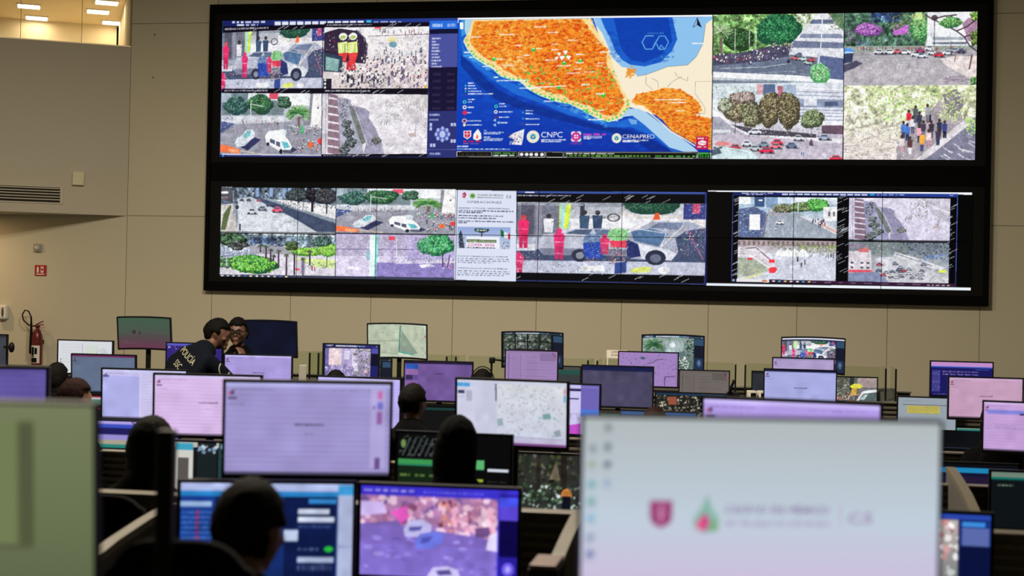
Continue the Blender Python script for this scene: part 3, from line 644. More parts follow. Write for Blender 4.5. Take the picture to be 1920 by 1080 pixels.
def sc_street(v, k=1.0, g=16):
    def n(d): return max(4, int(d*k))
    v.grad((190,214,236), (150,158,172))
    v.rect(0,0,100,40,(150,176,200)); v.rect(0,0,12,18,(240,246,252)); v.rect(16,0,26,24,(40,60,100)); v.rect(28,0,40,26,(110,140,180)); v.rect(40,0,56,14,(190,210,236)); v.rect(54,0,100,16,(214,226,236)); v.rect(20,6,24,10,(240,240,240))
    v.tree(46,28,12,13,[(120,130,90),(150,150,110)], n(120), (0.6,1.6)); v.tree(66,24,14,13,[(110,150,90),(140,160,100)], n(160), (0.6,1.6)); v.tree(80,18,12,18,[(70,170,60),(100,196,80)], n(220), (0.7,1.7), (30,90,40)); v.line([(60,0),(60,44)],1.4,(214,230,236))
    v.rect(86,24,100,58,(232,230,234)); v.rect(91,34,93,46,(90,80,90)); v.rect(96,34,98,46,(90,80,90)); v.line([(86,24),(100,24)],2,(250,250,252))
    v.poly([(30,38),(60,38),(100,86),(100,100),(0,100),(0,80)],(138,148,164)); v.poly([(60,44),(86,56),(100,76),(100,92)],(206,206,214)); v.poly([(0,30),(16,24),(30,40),(26,100),(0,100)],(66,80,120)); v.dabs((0,30,26,90),n(200),(0.7,1.8),[(60,80,140),(110,130,170),(36,46,80),(150,160,180)])
    v.line([(29,48),(24,98)],1,(200,130,110)); v.rect(11,43,22,82,(248,250,252)); v.car(42,62,8,11,(236,238,242)); v.folk((38,74,42,86),3,7,[(60,110,170),(220,220,230)]); v.folk((74,60,88,74),n(16),7,[(60,80,120),(40,50,80),(190,60,70),(226,226,230)])
    v.line([(84,66),(100,86)],2,(226,120,90)); v.dabs((26,32,50,46),n(60),(0.6,1.4),[(196,120,90),(214,214,220),(110,120,150)])
    if g: v.grain(g)

def sc_square(v, k=1.0, g=14):
    def n(d): return max(4, int(d*k))
    v.grad((170,160,170), (206,210,226))
    v.rect(0,0,100,14,(150,130,130)); 
    for i in range(20): v.rect(i*5,2,i*5+2,12,(90,80,90))
    v.dabs((34,4,70,24),n(120),(0.7,1.7),[(90,110,80),(140,130,110),(70,90,70)]); v.dabs((62,10,100,28),n(200),(0.7,1.7),[(110,140,60),(150,150,80),(80,110,60)])
    v.rect(0,32,100,100,(196,200,218)); v.dabs((38,24,100,40),n(220),(0.5,1.4),[(70,80,90),(226,226,232),(110,130,130),(190,190,196)])
    for x in (44,51,58,66): v.poly([(x-6,34),(x,18),(x+6,34),(x+5.5,40),(x-5.5,40)],(240,242,246)); v.line([(x,18),(x+2,40)],0.8,(160,170,180))
    v.poly([(0,18),(16,14),(24,20),(38,56),(38,70),(32,72),(22,50),(8,40),(0,38)],(206,196,206)); v.poly([(0,44),(20,46),(34,70),(30,80),(0,96)],(150,160,140)); v.dabs((0,48,26,82),n(160),(0.6,1.6),[(110,130,110),(196,190,206),(140,150,90)]); v.line([(0,40),(14,40),(24,56),(34,72)],3,(240,236,244)); v.line([(2,22),(18,18),(34,50)],2,(90,60,80))
    v.rect(32,48,38,56,(226,40,50)); v.poly([(32,70),(38,66),(41,72),(38,82),(32,82)],(226,40,50)); v.rect(10,44,15,50,(206,40,60)); v.poly([(4,98),(24,82),(26,86),(10,100)],(214,214,150)); v.line([(2,20),(28,28)],1.5,(226,230,240))
    v.folk((54,50,72,74),5,9,[(40,50,60),(60,70,80)]); v.folk((88,40,98,48),5,7,[(90,90,96)]); v.dabs((40,44,100,98),n(120),(0.8,2.5),[(206,210,226),(186,190,208)],0.5)
    if g: v.grain(g)

def sc_traffic(v, k=1.0, g=16):
    def n(d): return max(4, int(d*k))
    v.grad((110,120,130), (170,170,180))
    v.rect(0,0,100,30,(100,110,120)); v.dabs((10,0,60,34),n(240),(0.7,1.8),[(80,110,70),(110,130,100),(90,96,100),(150,150,150)]); v.dabs((50,0,100,40),n(240),(0.7,1.9),[(54,64,84),(90,100,120),(36,44,60)])
    v.poly([(0,24),(22,20),(24,70),(0,74)],(206,196,206)); v.rect(10,14,20,26,(190,90,90)); v.rect(0,4,16,16,(120,110,130))
    for y in (50,62):
        for x in (2,12,18): v.rect(x,y,x+3,y+5,(60,66,80))
    v.rect(0,70,24,76,(220,60,80)); v.poly([(0,78),(30,74),(40,100),(0,100)],(110,120,156)); v.poly([(26,40),(50,34),(100,90),(100,100),(40,100)],(186,186,196)); v.poly([(46,24),(70,40),(96,62),(92,68),(60,50),(44,32)],(206,206,214)); v.line([(46,28),(84,58)],1.5,(90,96,110)); v.line([(70,42),(78,54)],1.2,(90,96,110))
    v.line([(76,42),(84,30),(86,38),(92,30),(98,32)],1.6,(70,120,206)); v.dabs((74,30,100,46),n(50),(0.6,1.5),[(120,160,214),(60,90,150)]); v.rect(90,68,98,74,(206,226,60))
    for i in range(26): v.car(RNG.uniform(30,76),RNG.uniform(50,88),6,7,[(220,222,228),(196,60,80),(120,130,150),(230,226,210),(90,100,120),(170,180,190)][RNG.integers(6)])
    v.dabs((60,80,100,100),n(60),(0.7,1.8),[(206,200,190),(150,150,160)])
    if g: v.grain(g)

def header(v, dark=(24,34,96), lite=(40,64,150)):
    v.grad(dark, lite, True); v.scrib(4,45,18,28,(226,232,250)); v.scrib(6,85,15,28,(200,210,240))
    for i in range(12): v.rect(22+i*3.2,30,24.6+i*3.2,80,(226,230,244))
    v.rect(61,25,63,75,(60,190,230)); v.scrib(64,70,76,36,(190,200,235)); v.line([(96,40),(97,60),(98,40)],0.8,(230,230,245))
def sidebar(v):
    v.grad((34,40,104), (36,46,110)); v.rect(0,0,100,6,(40,110,226)); v.scrib(8,4.5,45,2.5,(220,235,255)); v.scrib(62,4.5,90,2.5,(190,205,240)); v.rect(0,6,100,9.5,(16,18,52)); v.rect(0,9.5,100,34,(74,82,160))
    for i in range(10): v.scrib(8,13.5+i*2.3,8+RNG.uniform(14,38),1.3,(240,242,252))
    v.rect(0,34,100,66,(22,16,52))
    for i in range(6):
        for x in (14,62): v.scrib(x,40+i*5,x+28,2,(52,44,84))
    v.rect(0,66,100,100,(44,50,116)); v.scrib(4,69.5,40,1.6,(200,206,240)); v.scrib(4,73,36,1.4,(180,190,230))
    v.ell(50,83,26,5,(88,104,190)); 
    for a in range(8): v.ell(50+22*math.cos(a*PI/4),83+4.4*math.sin(a*PI/4),5,1.4,(170,184,232))
    v.ell(50,83,10,2.6,(190,200,240))
    for x,y in ((10,76),(10,79),(82,76),(92,76),(82,88),(92,88),(22,91),(12,91)): v.rect(x-4,y-1.2,x+4,y+1.2,(190,198,236))
    v.rect(0,94,100,94.4,(90,96,160)); v.scrib(6,98,44,1.6,(180,190,230))

def draw_map(v):
    """the relief map; the view is addressed in the map's own 1770 x 930 grid, scaled to 100"""
    SX, SY_ = 17.7, 9.3
    def P(pts): return [((x-40)/SX, (y-58)/SY_) for x, y in pts]
    v.grad((20,96,214), (6,50,170))
    # deep sea shading
    x0,y0,x1,y1 = v.clip
    for i in range(900):
        t = RNG.random(); X = 60+t*1500; Y = 420+t*430+RNG.normal(0,120)
        c = [(10,60,180),(16,78,200),(6,40,150),(24,100,220)][RNG.integers(4)]
        p = P([(X,Y)])[0]; v.ell(p[0],p[1],RNG.uniform(.6,2.2),RNG.uniform(.8,2.4),c,0.22,0.5,8)
    v.poly(P([(60,300),(180,420),(330,560),(520,650),(760,720),(960,790),(1150,820),(1320,860),(1420,920),(1540,985),(1400,985),(1240,900),(1080,850),(900,810),(700,760),(470,690),(300,620),(160,500),(60,380)]),(4,36,120),0.55)
    v.poly(P([(60,190),(90,270),(180,360),(300,450),(450,520),(560,590),(700,650),(830,700),(960,750),(1090,790),(1200,770),(1290,740),(1380,790),(1500,870),(1600,950),(1640,990),(1540,990),(1400,880),(1250,820),(1100,820),(940,770),(780,720),(620,650),(450,590),(300,500),(170,400),(70,300)]),(40,130,230),0.6)
    for i in range(240):
        t = RNG.random(); X = 80+t*1000; Y = 300+t*500+RNG.normal(0,14)
        p = P([(X,Y)])[0]; v.ell(p[0],p[1],RNG.uniform(.4,1.2),RNG.uniform(.4,1.1),(90,180,240),0.4,0.4,7)
    # gulf and lowland
    v.poly(P([(980,58),(1830,58),(1830,800),(1500,760),(1240,680),(1100,640),(1060,300)]),(250,238,212))
    v.poly(P([(985,58),(1830,58),(1760,110),(1745,240),(1700,330),(1640,390),(1500,400),(1420,430),(1350,455),(1290,465),(1240,410),(1180,400),(1120,340),(1080,250),(1040,160),(1000,110)]),(142,196,240))
    v.poly(P([(1030,58),(1530,58),(1545,130),(1565,210),(1530,290),(1450,370),(1340,398),(1240,385),(1180,350),(1130,280),(1100,200),(1060,130)]),(26,96,206)); v.poly(P([(1120,58),(1500,58),(1520,160),(1530,230),(1440,330),(1330,370),(1240,350),(1180,280),(1150,180)]),(12,66,180)); 
    for i in range(140):
        p = P([(RNG.uniform(1090,1540),RNG.uniform(70,370))])[0]; v.ell(p[0],p[1],RNG.uniform(.5,2),RNG.uniform(.4,1.6),(8,54,160),0.2,0.3,8)
    v.line(P([(1760,110),(1745,240),(1700,330),(1640,390),(1500,400),(1420,430),(1350,455),(1290,465)]),0.9,(120,130,130))
    # main relief
    land = [(140,58),(960,58),(1000,140),(1060,240),(1100,330),(1140,450),(1190,560),(1240,640),(1230,700),(1180,750),(1090,775),(1000,745),(900,690),(820,650),(720,630),(620,590),(540,545),(480,490),(400,470),(340,450),(290,400),(220,360),(160,320),(110,260),(80,200),(110,150)]
    v.poly(P([(x-6 if x<700 else x+4,y+10) for x,y in land]),(206,240,220)); v.poly(P(land),(250,226,160))
    core = [(150,70),(900,64),(960,150),(1050,250),(1080,280),(1075,390),(1130,480),(1180,580),(1200,660),(1150,735),(1060,735),(960,670),(860,640),(760,590),(660,570),(560,520),(470,470),(370,420),(300,360),(230,330),(170,280),(120,210)]
    v.poly(P(core),(246,150,46))
    from math import sin, cos
    cp = np.array(core, float)
    def inside(x,y,poly):
        r=False; j=len(poly)-1
        for i in range(len(poly)):
            xi,yi=poly[i]; xj,yj=poly[j]
            if (yi>y)!=(yj>y) and x<(xj-xi)*(y-yi)/(yj-yi)+xi: r=not r
            j=i
        return r
    cols=[(236,92,24),(226,72,16),(244,130,30),(206,64,20),(250,160,40),(240,110,20)]
    for i in range(5200):
        x,y=RNG.uniform(110,1210),RNG.uniform(60,770)
        if not inside(x,y,core): continue
        hot = 0.55 if (600<x<1080) else 0.35
        c = cols[RNG.integers(6)] if RNG.random()<hot+.2 else [(250,176,60),(252,200,96),(246,150,40)][RNG.integers(3)]
        if 330<x<520 and 340<y<420 and RNG.random()<.7: c=(252,214,130)
        p=P([(x,y)])[0]; v.ell(p[0],p[1],RNG.uniform(.25,1.0),RNG.uniform(.3,1.3),c,0.75,RNG.uniform(0,3),6)
    for i in range(1500):
        x,y=RNG.uniform(110,1210),RNG.uniform(60,770)
        if not inside(x,y,core): continue
        a=RNG.uniform(0.6,2.2); L=RNG.uniform(8,30); v.line(P([(x,y),(x+L*cos(a),y+L*sin(a))]),0.7,[(150,50,20),(190,80,30),(120,60,40)][RNG.integers(3)],0.6)
    for i in range(500):
        t=RNG.random(); j=int(t*(len(land)-1)); x=land[j][0]+(land[j+1][0]-land[j][0])*RNG.random()+RNG.normal(0,10); y=land[j][1]+(land[j+1][1]-land[j][1])*RNG.random()+RNG.normal(0,10)
        if not inside(x,y,land): continue
        p=P([(x,y)])[0]; v.ell(p[0],p[1],.5,.8,[(250,200,110),(246,236,200),(240,180,80)][RNG.integers(3)],0.6,0,6)
    # southern range
    south=[(1250,640),(1290,590),(1400,570),(1480,545),(1590,560),(1660,600),(1720,650),(1740,700),(1700,740),(1810,760),(1810,980),(1690,930),(1600,880),(1530,840),(1470,770),(1400,720),(1340,670),(1280,660)]
    v.poly(P(south),(248,170,62))
    for i in range(2400):
        x,y=RNG.uniform(1250,1810),RNG.uniform(545,980)
        if not inside(x,y,south): continue
        hi = y>720+ (1810-x)*.1; c=(cols+[(250,176,60)]*(2 if hi else 6))[RNG.integers(8 if hi else 12)]
        p=P([(x,y)])[0]; v.ell(p[0],p[1],RNG.uniform(.25,.9),RNG.uniform(.3,1.1),c,0.7,RNG.uniform(0,3),6)
    for i in range(600):
        x,y=RNG.uniform(1250,1810),RNG.uniform(560,970)
        if not inside(x,y,south): continue
        v.line(P([(x,y),(x+RNG.uniform(10,34),y+RNG.uniform(0,20))]),0.7,(160,70,20),0.55)
    for i in range(40): p=P([(1240+RNG.normal(0,14),435+RNG.normal(0,14))])[0]; v.ell(p[0],p[1],.6,.9,(236,150,50),0.7,0,6)
    # the southern coast
    v.poly(P([(1180,750),(1230,690),(1300,690),(1360,720),(1440,780),(1520,840),(1610,900),(1690,960),(1720,990),(1620,990),(1520,960),(1430,880),(1340,800),(1260,740)]),(176,212,240)); v.line(P([(1290,670),(1350,700),(1440,770),(1530,850),(1620,900),(1700,950)]),2.2,(250,244,226))
    v.poly(P([(1230,760),(1290,770),(1290,800),(1250,800)]),(150,200,240),0.7)
    for pts in ([(1350,455),(1350,520),(1400,560)],[(1550,440),(1570,470),(1640,500),(1640,470)],[(1695,505),(1810,505)],[(1695,505),(1695,590),(1740,650),(1765,690),(1760,725),(1690,725)],[(1440,550),(1430,500),(1390,480)],[(1500,540),(1540,500),(1600,470)],[(1110,440),(1150,470)]): v.line(P(pts),0.8,(150,140,130))
    for pts in ([(120,60),(130,120),(110,160)],): v.line(P(pts),1,(200,220,200))
    v.poly(P([(60,58),(110,58),(112,130),(90,160),(60,180)]),(60,150,220)); v.poly(P([(84,58),(140,58),(116,140),(96,170),(84,130)]),(180,214,230)); v.rect(0.6,2,1.9,7,(250,250,250))
    # green dots: the coast, then scattered in the south
    for i in range(40):
        t=i/39*(len(land)-9); 
    coast=land[::-1]
    path=[(100,200),(130,280),(165,325),(215,355),(290,385),(330,450),(400,480),(460,482),(520,500),(560,560),(620,590),(680,605),(740,630),(800,650),(880,660),(920,690),(950,715),(1010,735),(1070,770),(1120,760),(1180,735),(1220,690),(1235,640)]
    for (xa,ya),(xb,yb) in zip(path,path[1:]):
        for t in (0,.5):
            p=P([(xa+(xb-xa)*t+RNG.normal(0,3),ya+(yb-ya)*t+RNG.normal(0,3))])[0]; v.ell(p[0],p[1],.42,.8,(70,214,96))
    for i in range(120):
        x,y=RNG.uniform(480,1240),RNG.uniform(390,770)
        if inside(x,y,land): p=P([(x,y)])[0]; v.ell(p[0],p[1],.36,.7,(60,206,90))
    for x,y in ((565,275),(892,355),(780,370),(745,540),(703,622),(1055,598),(290,338)): p=P([(x,y)])[0]; v.ell(p[0],p[1],.85,1.5,(40,200,70)); v.ell(p[0],p[1]-.9,.35,.5,(245,250,240))
    # white place names
    for x,y,w in ((570,112,80),(330,165,100),(660,153,75),(800,210,70),(130,180,70),(440,242,50),(690,235,45),(690,275,50),(580,266,45),(500,312,40),(450,325,40),(650,348,70),(860,310,60),(1030,295,60),(860,368,55),(730,388,95),(350,382,80),(120,323,30),(290,465,30),(310,490,150),(470,488,80),(470,543,150),(580,535,140),(720,530,75),(800,440,90),(920,432,70),(850,412,50),(1000,585,60),(640,637,65),(1010,700,50),(950,765,100),(1120,772,40),(1410,628,220),(1510,648,120),(1670,240,80),(900,520,60),(300,338,50),(1010,370,45),(1000,390,50),(1140,325,25),(1560,705,60),(80,288,40),(210,388,60)):
        v.scrib((x-40)/SX,(y-58+5)/SY_,(x+w-40)/SX,.95,(250,250,250),1,1.6,0.1)
    # three-bladed signs
    for cx,cy,r in ((788,318,40),(744,325,32)):
        for a in (-PI/2, PI/6, 5*PI/6): v.poly(P([(cx+r*.25*cos(a-.5),cy+r*.25*sin(a-.5)),(cx+r*cos(a-.42),cy+r*sin(a-.42)),(cx+r*cos(a+.42),cy+r*sin(a+.42)),(cx+r*.25*cos(a+.5),cy+r*.25*sin(a+.5))]),(250,250,246))
    p=P([(788,318)])[0]; v.ell(p[0],p[1],.5,.9,(40,190,80))
    # north arrow
    v.poly(P([(1702,64),(1733,132),(1702,112)]),(10,16,40)); v.line(P([(1702,64),(1672,130),(1702,112),(1733,132),(1702,64)]),0.8,(10,16,40))
    # translucent watermark
    wc=(96,168,226)
    v.line(P([(1400,185),(1345,185),(1320,230),(1345,278),(1392,278),(1440,188),(1478,188),(1505,232),(1478,280),(1440,280),(1420,240)]),2.2,wc); v.line(P([(1392,278),(1408,240),(1440,188)]),2,wc); v.line(P([(1440,280),(1452,250),(1478,280)]),2,wc)
    v.text('cires.ac', (1358-40)/SX,(172-58)/SY_,1.5,wc,w=6.4); v.scrib((1450-40)/SX,(340-58)/SY_,(1545-40)/SX,1.4,(60,130,200))
    # legend
    def L(x,y,w,c=(236,244,250)): v.scrib((x-40)/SX,(y-58+4)/SY_,(x+w-40)/SX,.9,c,1,1.4,0.1)
    for x,y,w in ((112,507,40),(112,525,48),(112,545,60),(112,564,92),(112,583,175),(112,622,50),(112,640,28),(112,678,42),(108,716,30),(108,774,98),(104,803,108),(330,653,40),(330,672,50),(330,711,95),(330,749,72),(340,787,50),(515,703,52),(515,723,50),(515,761,95),(515,800,95)): L(x,y,w)
    for x,y,c,r in ((95,525,(80,220,210),6),(95,545,(240,240,240),6),(95,564,(60,200,120),6),(95,585,(120,40,80),5),(90,640,(80,210,220),13),(90,678,(240,244,240),14),(92,716,(226,40,90),16),(90,774,(214,196,214),17),(90,803,(250,240,200),10),(310,672,(60,200,190),13),(308,711,(240,244,240),13),(310,749,(110,40,110),9),(497,716,(60,150,220),7),(497,758,(60,150,220),7),(497,798,(120,50,120),7)):
        p=P([(x,y)])[0]; v.ell(p[0],p[1],r/SX,r/SY_,c); 
        if r>12: v.ell(p[0],p[1],r/SX*.5,r/SY_*.5,(30,60,150) if r<16 else c)
    p=P([(90,774)])[0]; v.ell(p[0],p[1],.6,1.1,(120,30,90))
    for cx,cy in ((300,770),(326,787),(300,803)): v.poly(P([(cx-12,cy),(cx+10,cy-12),(cx+10,cy+12)]),(150,200,236))
    # emblems along the foot
    v.poly(P([(84,845),(138,842),(138,885),(112,905),(86,888)]),(244,240,244)); v.poly(P([(90,850),(132,848),(131,882),(112,898),(92,884)]),(206,40,80)); v.line(P([(90,866),(132,865)]),1,(244,240,244)); v.line(P([(110,850),(111,896)]),1,(244,240,244))
    v.poly(P([(184,830),(206,862),(210,900),(180,914),(152,902),(154,868)]),(246,246,246)); v.poly(P([(178,868),(190,884),(184,902),(170,898)]),(240,120,90)); v.scrib((84-40)/SX,(925-58)/SY_,(206-40)/SX,1.4,(206,30,60)); v.scrib((84-40)/SX,(938-58)/SY_,(202-40)/SX,.6,(220,120,140))
    for y,w in ((842,18),(856,138),(865,115),(889,45),(901,135),(911,125)): L(226,y,w,(210,222,240))
    v.poly(P([(398,890),(430,862),(508,832),(500,900),(490,945),(420,940),(440,905)]),(240,240,246)); v.dabs(((405-40)/SX,(860-58)/SY_,(490-40)/SX,(940-58)/SY_),90,(0.5,1.3),[(40,40,60),(220,220,230),(190,120,150),(90,60,90)])
    for cx,cy,r in ((569,886,44),(1151,896,34)):
        p=P([(cx,cy)])[0]; v.ell(p[0],p[1],r/SX,r/SY_,(246,242,226),n=26); v.ell(p[0],p[1],r*.84/SX,r*.84/SY_,(210,190,130),n=26); v.ell(p[0],p[1],r*.78/SX,r*.78/SY_,(246,242,226),n=26); v.ell(p[0],p[1],r*.52/SX,r*.52/SY_,(120,200,206),n=20); v.poly(P([(cx,cy-r*.42),(cx+r*.4,cy+r*.25),(cx-r*.4,cy+r*.25)]),(30,90,120)); v.ell(p[0],p[1]+.1,r*.14/SX,r*.14/SY_,(240,240,200))
    v.text('CNPC',(626-40)/SX,(891-58)/SY_,4.3,(248,248,252),w=8.3); v.scrib((626-40)/SX,(912-58)/SY_,(798-40)/SX,1,(240,240,246),1,1.3,.1); v.scrib((626-40)/SX,(925-58)/SY_,(766-40)/SX,1,(240,240,246),1,1.3,.1)
    v.text('CENAPRED',(1191-40)/SX,(898-58)/SY_,3.1,(248,248,252),w=12.6); L(1193,911,180,(240,240,246)); L(1193,920,115,(240,240,246))
    cx,cy=869,885
    for a in range(4):
        p=P([(cx+26*cos(a*PI/2+.78),cy+30*sin(a*PI/2+.78))])[0]; v.ell(p[0],p[1],1.0,1.7,[(206,240,214),(240,200,226),(240,214,240),(200,236,236)][a])
    p=P([(cx,cy)])[0]; v.ell(p[0],p[1],1.8,3.3,(206,50,150)); v.ell(p[0],p[1],.9,1.7,(246,226,240)); v.line(P([(cx-36,cy),(cx+36,cy)]),1.3,(206,50,150)); v.line(P([(cx,cy-40),(cx,cy+50)]),1.6,(206,50,150))
    v.text('OAXACA',(828-40)/SX,(940-58)/SY_,1.6,(206,60,160),w=4.6); v.scrib((918-40)/SX,(876-58)/SY_,(1088-40)/SX,1.5,(206,70,190)); L(920,884,128,(230,220,240)); L(920,893,128,(230,220,240)); L(920,901,50,(230,220,240))
    v.poly(P([(1703,884),(1790,884),(1790,972),(1703,972)]),(196,24,72)); v.scrib((1714-40)/SX,(903-58)/SY_,(1776-40)/SX,1.2,(246,226,232)); v.poly(P([(1720,920),(1750,908),(1776,920),(1772,940),(1750,946),(1718,938)]),(246,232,238)); v.scrib((1714-40)/SX,(960-58)/SY_,(1776-40)/SX,1.2,(246,226,232)); v.line(P([(1726,926),(1770,932)]),.9,(196,24,72))
    v.scrib(0,(962-58)/SY_,(122-40)/SX,1.7,(240,246,250),1,2,.1); v.rect(0,(970-58)/SY_,(410-40)/SX,(978-58)/SY_,(206,226,240)); v.scrib(0.2,(977-58)/SY_,(408-40)/SX,.7,(60,100,170),1,2,.3)
# ------------------------------------------------------------------ a display surface: a fine grid that glows with its picture
def glow_mat(name, strength=1.0):
    m = bpy.data.materials.new(name); m.use_nodes = True
    nt = m.node_tree; nt.nodes.clear()
    o = nt.nodes.new('ShaderNodeOutputMaterial'); b = nt.nodes.new('ShaderNodeBsdfPrincipled')
    a = nt.nodes.new('ShaderNodeVertexColor'); a.layer_name = 'picture'
    b.inputs['Base Color'].default_value = (0.002, 0.002, 0.002, 1)
    b.inputs['Roughness'].default_value = 0.5
    b.inputs['Specular IOR Level'].default_value = 0.05
    b.inputs['Emission Strength'].default_value = strength
    nt.links.new(a.outputs['Color'], b.inputs['Emission Color'])
    nt.links.new(b.outputs[0], o.inputs[0])
    m.cycles.emission_sampling = 'NONE'
    return m
M['led'] = glow_mat('glowing_display', 1.0)

def grid_mesh(name, pos, img, m, parent):
    """pos(u, v) -> (n,3) for u, v in 0..1 (v down); img rows from the top"""
    h, w = img.shape[:2]
    uu, vv = np.meshgrid((np.arange(w))/(w-1), (np.arange(h))/(h-1))
    co = pos(uu.ravel(), vv.ravel()).astype(np.float32)
    idx = np.arange(h*w).reshape(h, w)
    q = np.stack([idx[1:, :-1], idx[1:, 1:], idx[:-1, 1:], idx[:-1, :-1]], -1).reshape(-1, 4)
    me = bpy.data.meshes.new(name)
    me.vertices.add(h*w); me.vertices.foreach_set('co', co.ravel())
    nf = len(q)
    me.loops.add(nf*4); me.loops.foreach_set('vertex_index', q.ravel().astype(np.int32))
    me.polygons.add(nf); me.polygons.foreach_set('loop_start', (np.arange(nf)*4).astype(np.int32))
    me.update(calc_edges=True)
    ca = me.color_attributes.new('picture', 'FLOAT_COLOR', 'POINT')
    rgba = np.ones((h*w, 4), np.float32); rgba[:, :3] = s2l(img.reshape(-1, 3))
    ca.data.foreach_set('color', rgba.ravel())
    o = bpy.data.objects.new(name, me); COL.objects.link(o)
    me.materials.append(m); o.parent = parent
    return o

# photograph pixel -> place on the video wall plane
def pix2wall(x, y):
    x = np.asarray(x, float); y = np.asarray(y, float)
    a, b = (x-960)/FPX, (y-540)/FPX
    F, U, R = np.array(_F), np.array(_U2), np.array(_R2)
    d = F + a[..., None]*R - b[..., None]*U
    nrm = np.array([SY, CY, 0.0])       # plane: (P - (0,WD,0)).nrm = 0
    t = WD*CY/(d@nrm)
    P = d*t[..., None]
    return P[..., 0]*CY - (P[..., 1]-WD)*SY, P[..., 2]+1.75

RES = 168.0     # grid points per metre of wall display
UL, UR, UT, UB = -3.8235, 5.4906, 1.75+3.5055, 1.75+1.7589
LL, LR, LT, LB = -3.7942, 5.4758, 1.75+1.3794, 1.75+0.2224
def wall_pic(u0, u1, z1, z0):
    w, h = (u1-u0)*RES, (z1-z0)*RES
    P = Pic(w, h, 2)
    def fn(x, y):
        u, z = pix2wall(x, y)
        return (u-u0)/(u1-u0)*P.W, (z1-z)/(z1-z0)*P.H
    P.fn = fn
    return P
UP = wall_pic(UL, UR, UT, UB)
LO = wall_pic(LL, LR, LT, LB)

def ln(x, xa, ya, xb, yb): return ya+(x-xa)*(yb-ya)/(xb-xa)
def ut(x): return ln(x, 421.8, 40, 1830, 25.2)
def ub(x): return ln(x, 415.4, 295, 1827, 301.3)
def uq(xa, xb, fa=0.0, fb=1.0, sa=0.0, sb=0.0):
    """quad on the upper display between photo columns xa, xb and height fractions fa, fb"""
    def pt(x, f): return (x, ut(x)+(ub(x)-ut(x))*f)
    return (pt(xa, fa), pt(xb, fa), pt(xb, fb), pt(xa, fb))
U = lambda *a: UP.sub(0,0,0,0, quad=uq(*a))
# window with four cameras
w0 = U(421,862,0,1); w0.grad((30,36,100),(40,46,110)); w0.rect(0,0,0.7,100,(70,140,230))
header(U(422,862,0,.055))
q = UP.sub(0,0,0,0, quad=((422,64),(612,53),(608,168),(420,170))); sc_crash(q)
q = UP.sub(0,0,0,0, quad=((612,53),(807,50),(805,167),(609,168))); sc_rescue(q)
q = UP.sub(0,0,0,0, quad=((421,176),(608,176),(606,291),(417,290))); sc_cross(q)
q = UP.sub(0,0,0,0, quad=((609,176),(805,178),(803,290),(606,291))); sc_plaza(q)
for qd in (((422,52),(612,48),(612,55),(422,64)),((612,46),(807,44),(807,52),(612,54)),((421,168),(609,167),(609,177),(421,176)),((609,168),(805,167),(805,179),(609,177)),((606,290),(804,289),(804,295),(606,295))):
    b = UP.sub(0,0,0,0, quad=qd); b.rect(0,0,100,100,(14,10,26)); b.scrib(2,60,45,34,(200,200,210),.8,3,.2); b.marks(5,(240,240,246),.9,(20,95),(70,100),11,1.3)
UP.line([(609,54),(606,294)],1.4,(20,14,40)); UP.line([(421,290),(606,292)],2.2,(226,226,240))
q = U(808,861,.0,1); 
q = UP.sub(0,0,0,0, quad=((809,42),(861,41),(859,296),(804,296))); sidebar(q)
# map
b = UP.sub(0,0,0,0, quad=((861,34),(1336,26),(1334,300),(858,296))); b.rect(0,0,100,100,(8,10,20)); b.rect(0,0,100,4.4,(246,246,250))
q = UP.sub(0,0,0,0, quad=((862,40),(1336,34),(1333,285),(859,284))); draw_map(q)
b = UP.sub(0,0,0,0, quad=((858,284),(1333,286),(1333,299),(858,295)))
b.rect(0,0,100,100,(8,10,14))
for x0,x1 in ((0,14),(14.2,24),(24.3,35),(35.2,42),(42,94.4),(94.6,100)):
    b.line([(x0+.2,10),(x1-.2,10),(x1-.2,92),(x0+.2,92),(x0+.2,10)],0.8,(226,230,226))
b.text('15 Feb 2026',1.2,72,34,(92,72,44),w=11.5); b.scrib(14.8,45,23,26,(90,200,70),1,2,.3); b.scrib(14.8,80,23,24,(226,240,226),1,2,.3)
for i,x in enumerate((25.6,27.6,29.4,31.4,33.6)): b.ell(x,50,.75,26,(240,240,246))
b.scrib(43,40,62,22,(226,230,226),1,2.4,.2); b.scrib(43,76,76,26,(110,190,60),1,1.6,.35); b.scrib(78,76,94,26,(80,170,60),1,1.6,.5); b.text('02:16',95.4,76,44,(60,230,70),w=3.8)
b.rect(94.8,14,99.8,30,(30,160,50))
# right four cameras
sc_avenue(UP.sub(0,0,0,0, quad=((1337,27),(1580,26),(1580,160),(1335,153))))
sc_jaca(UP.sub(0,0,0,0, quad=((1582,26),(1831,25),(1829,162),(1581,162))))
sc_block(UP.sub(0,0,0,0, quad=((1335,158),(1580,162),(1578,300),(1333,299))))
sc_canopy(UP.sub(0,0,0,0, quad=((1581,162),(1829,163),(1828,302),(1579,300))))
UP.line([(1336.5,26),(1334,300)],1.6,(10,10,20)); UP.line([(1581.3,26),(1579.3,300)],1.5,(14,12,30))

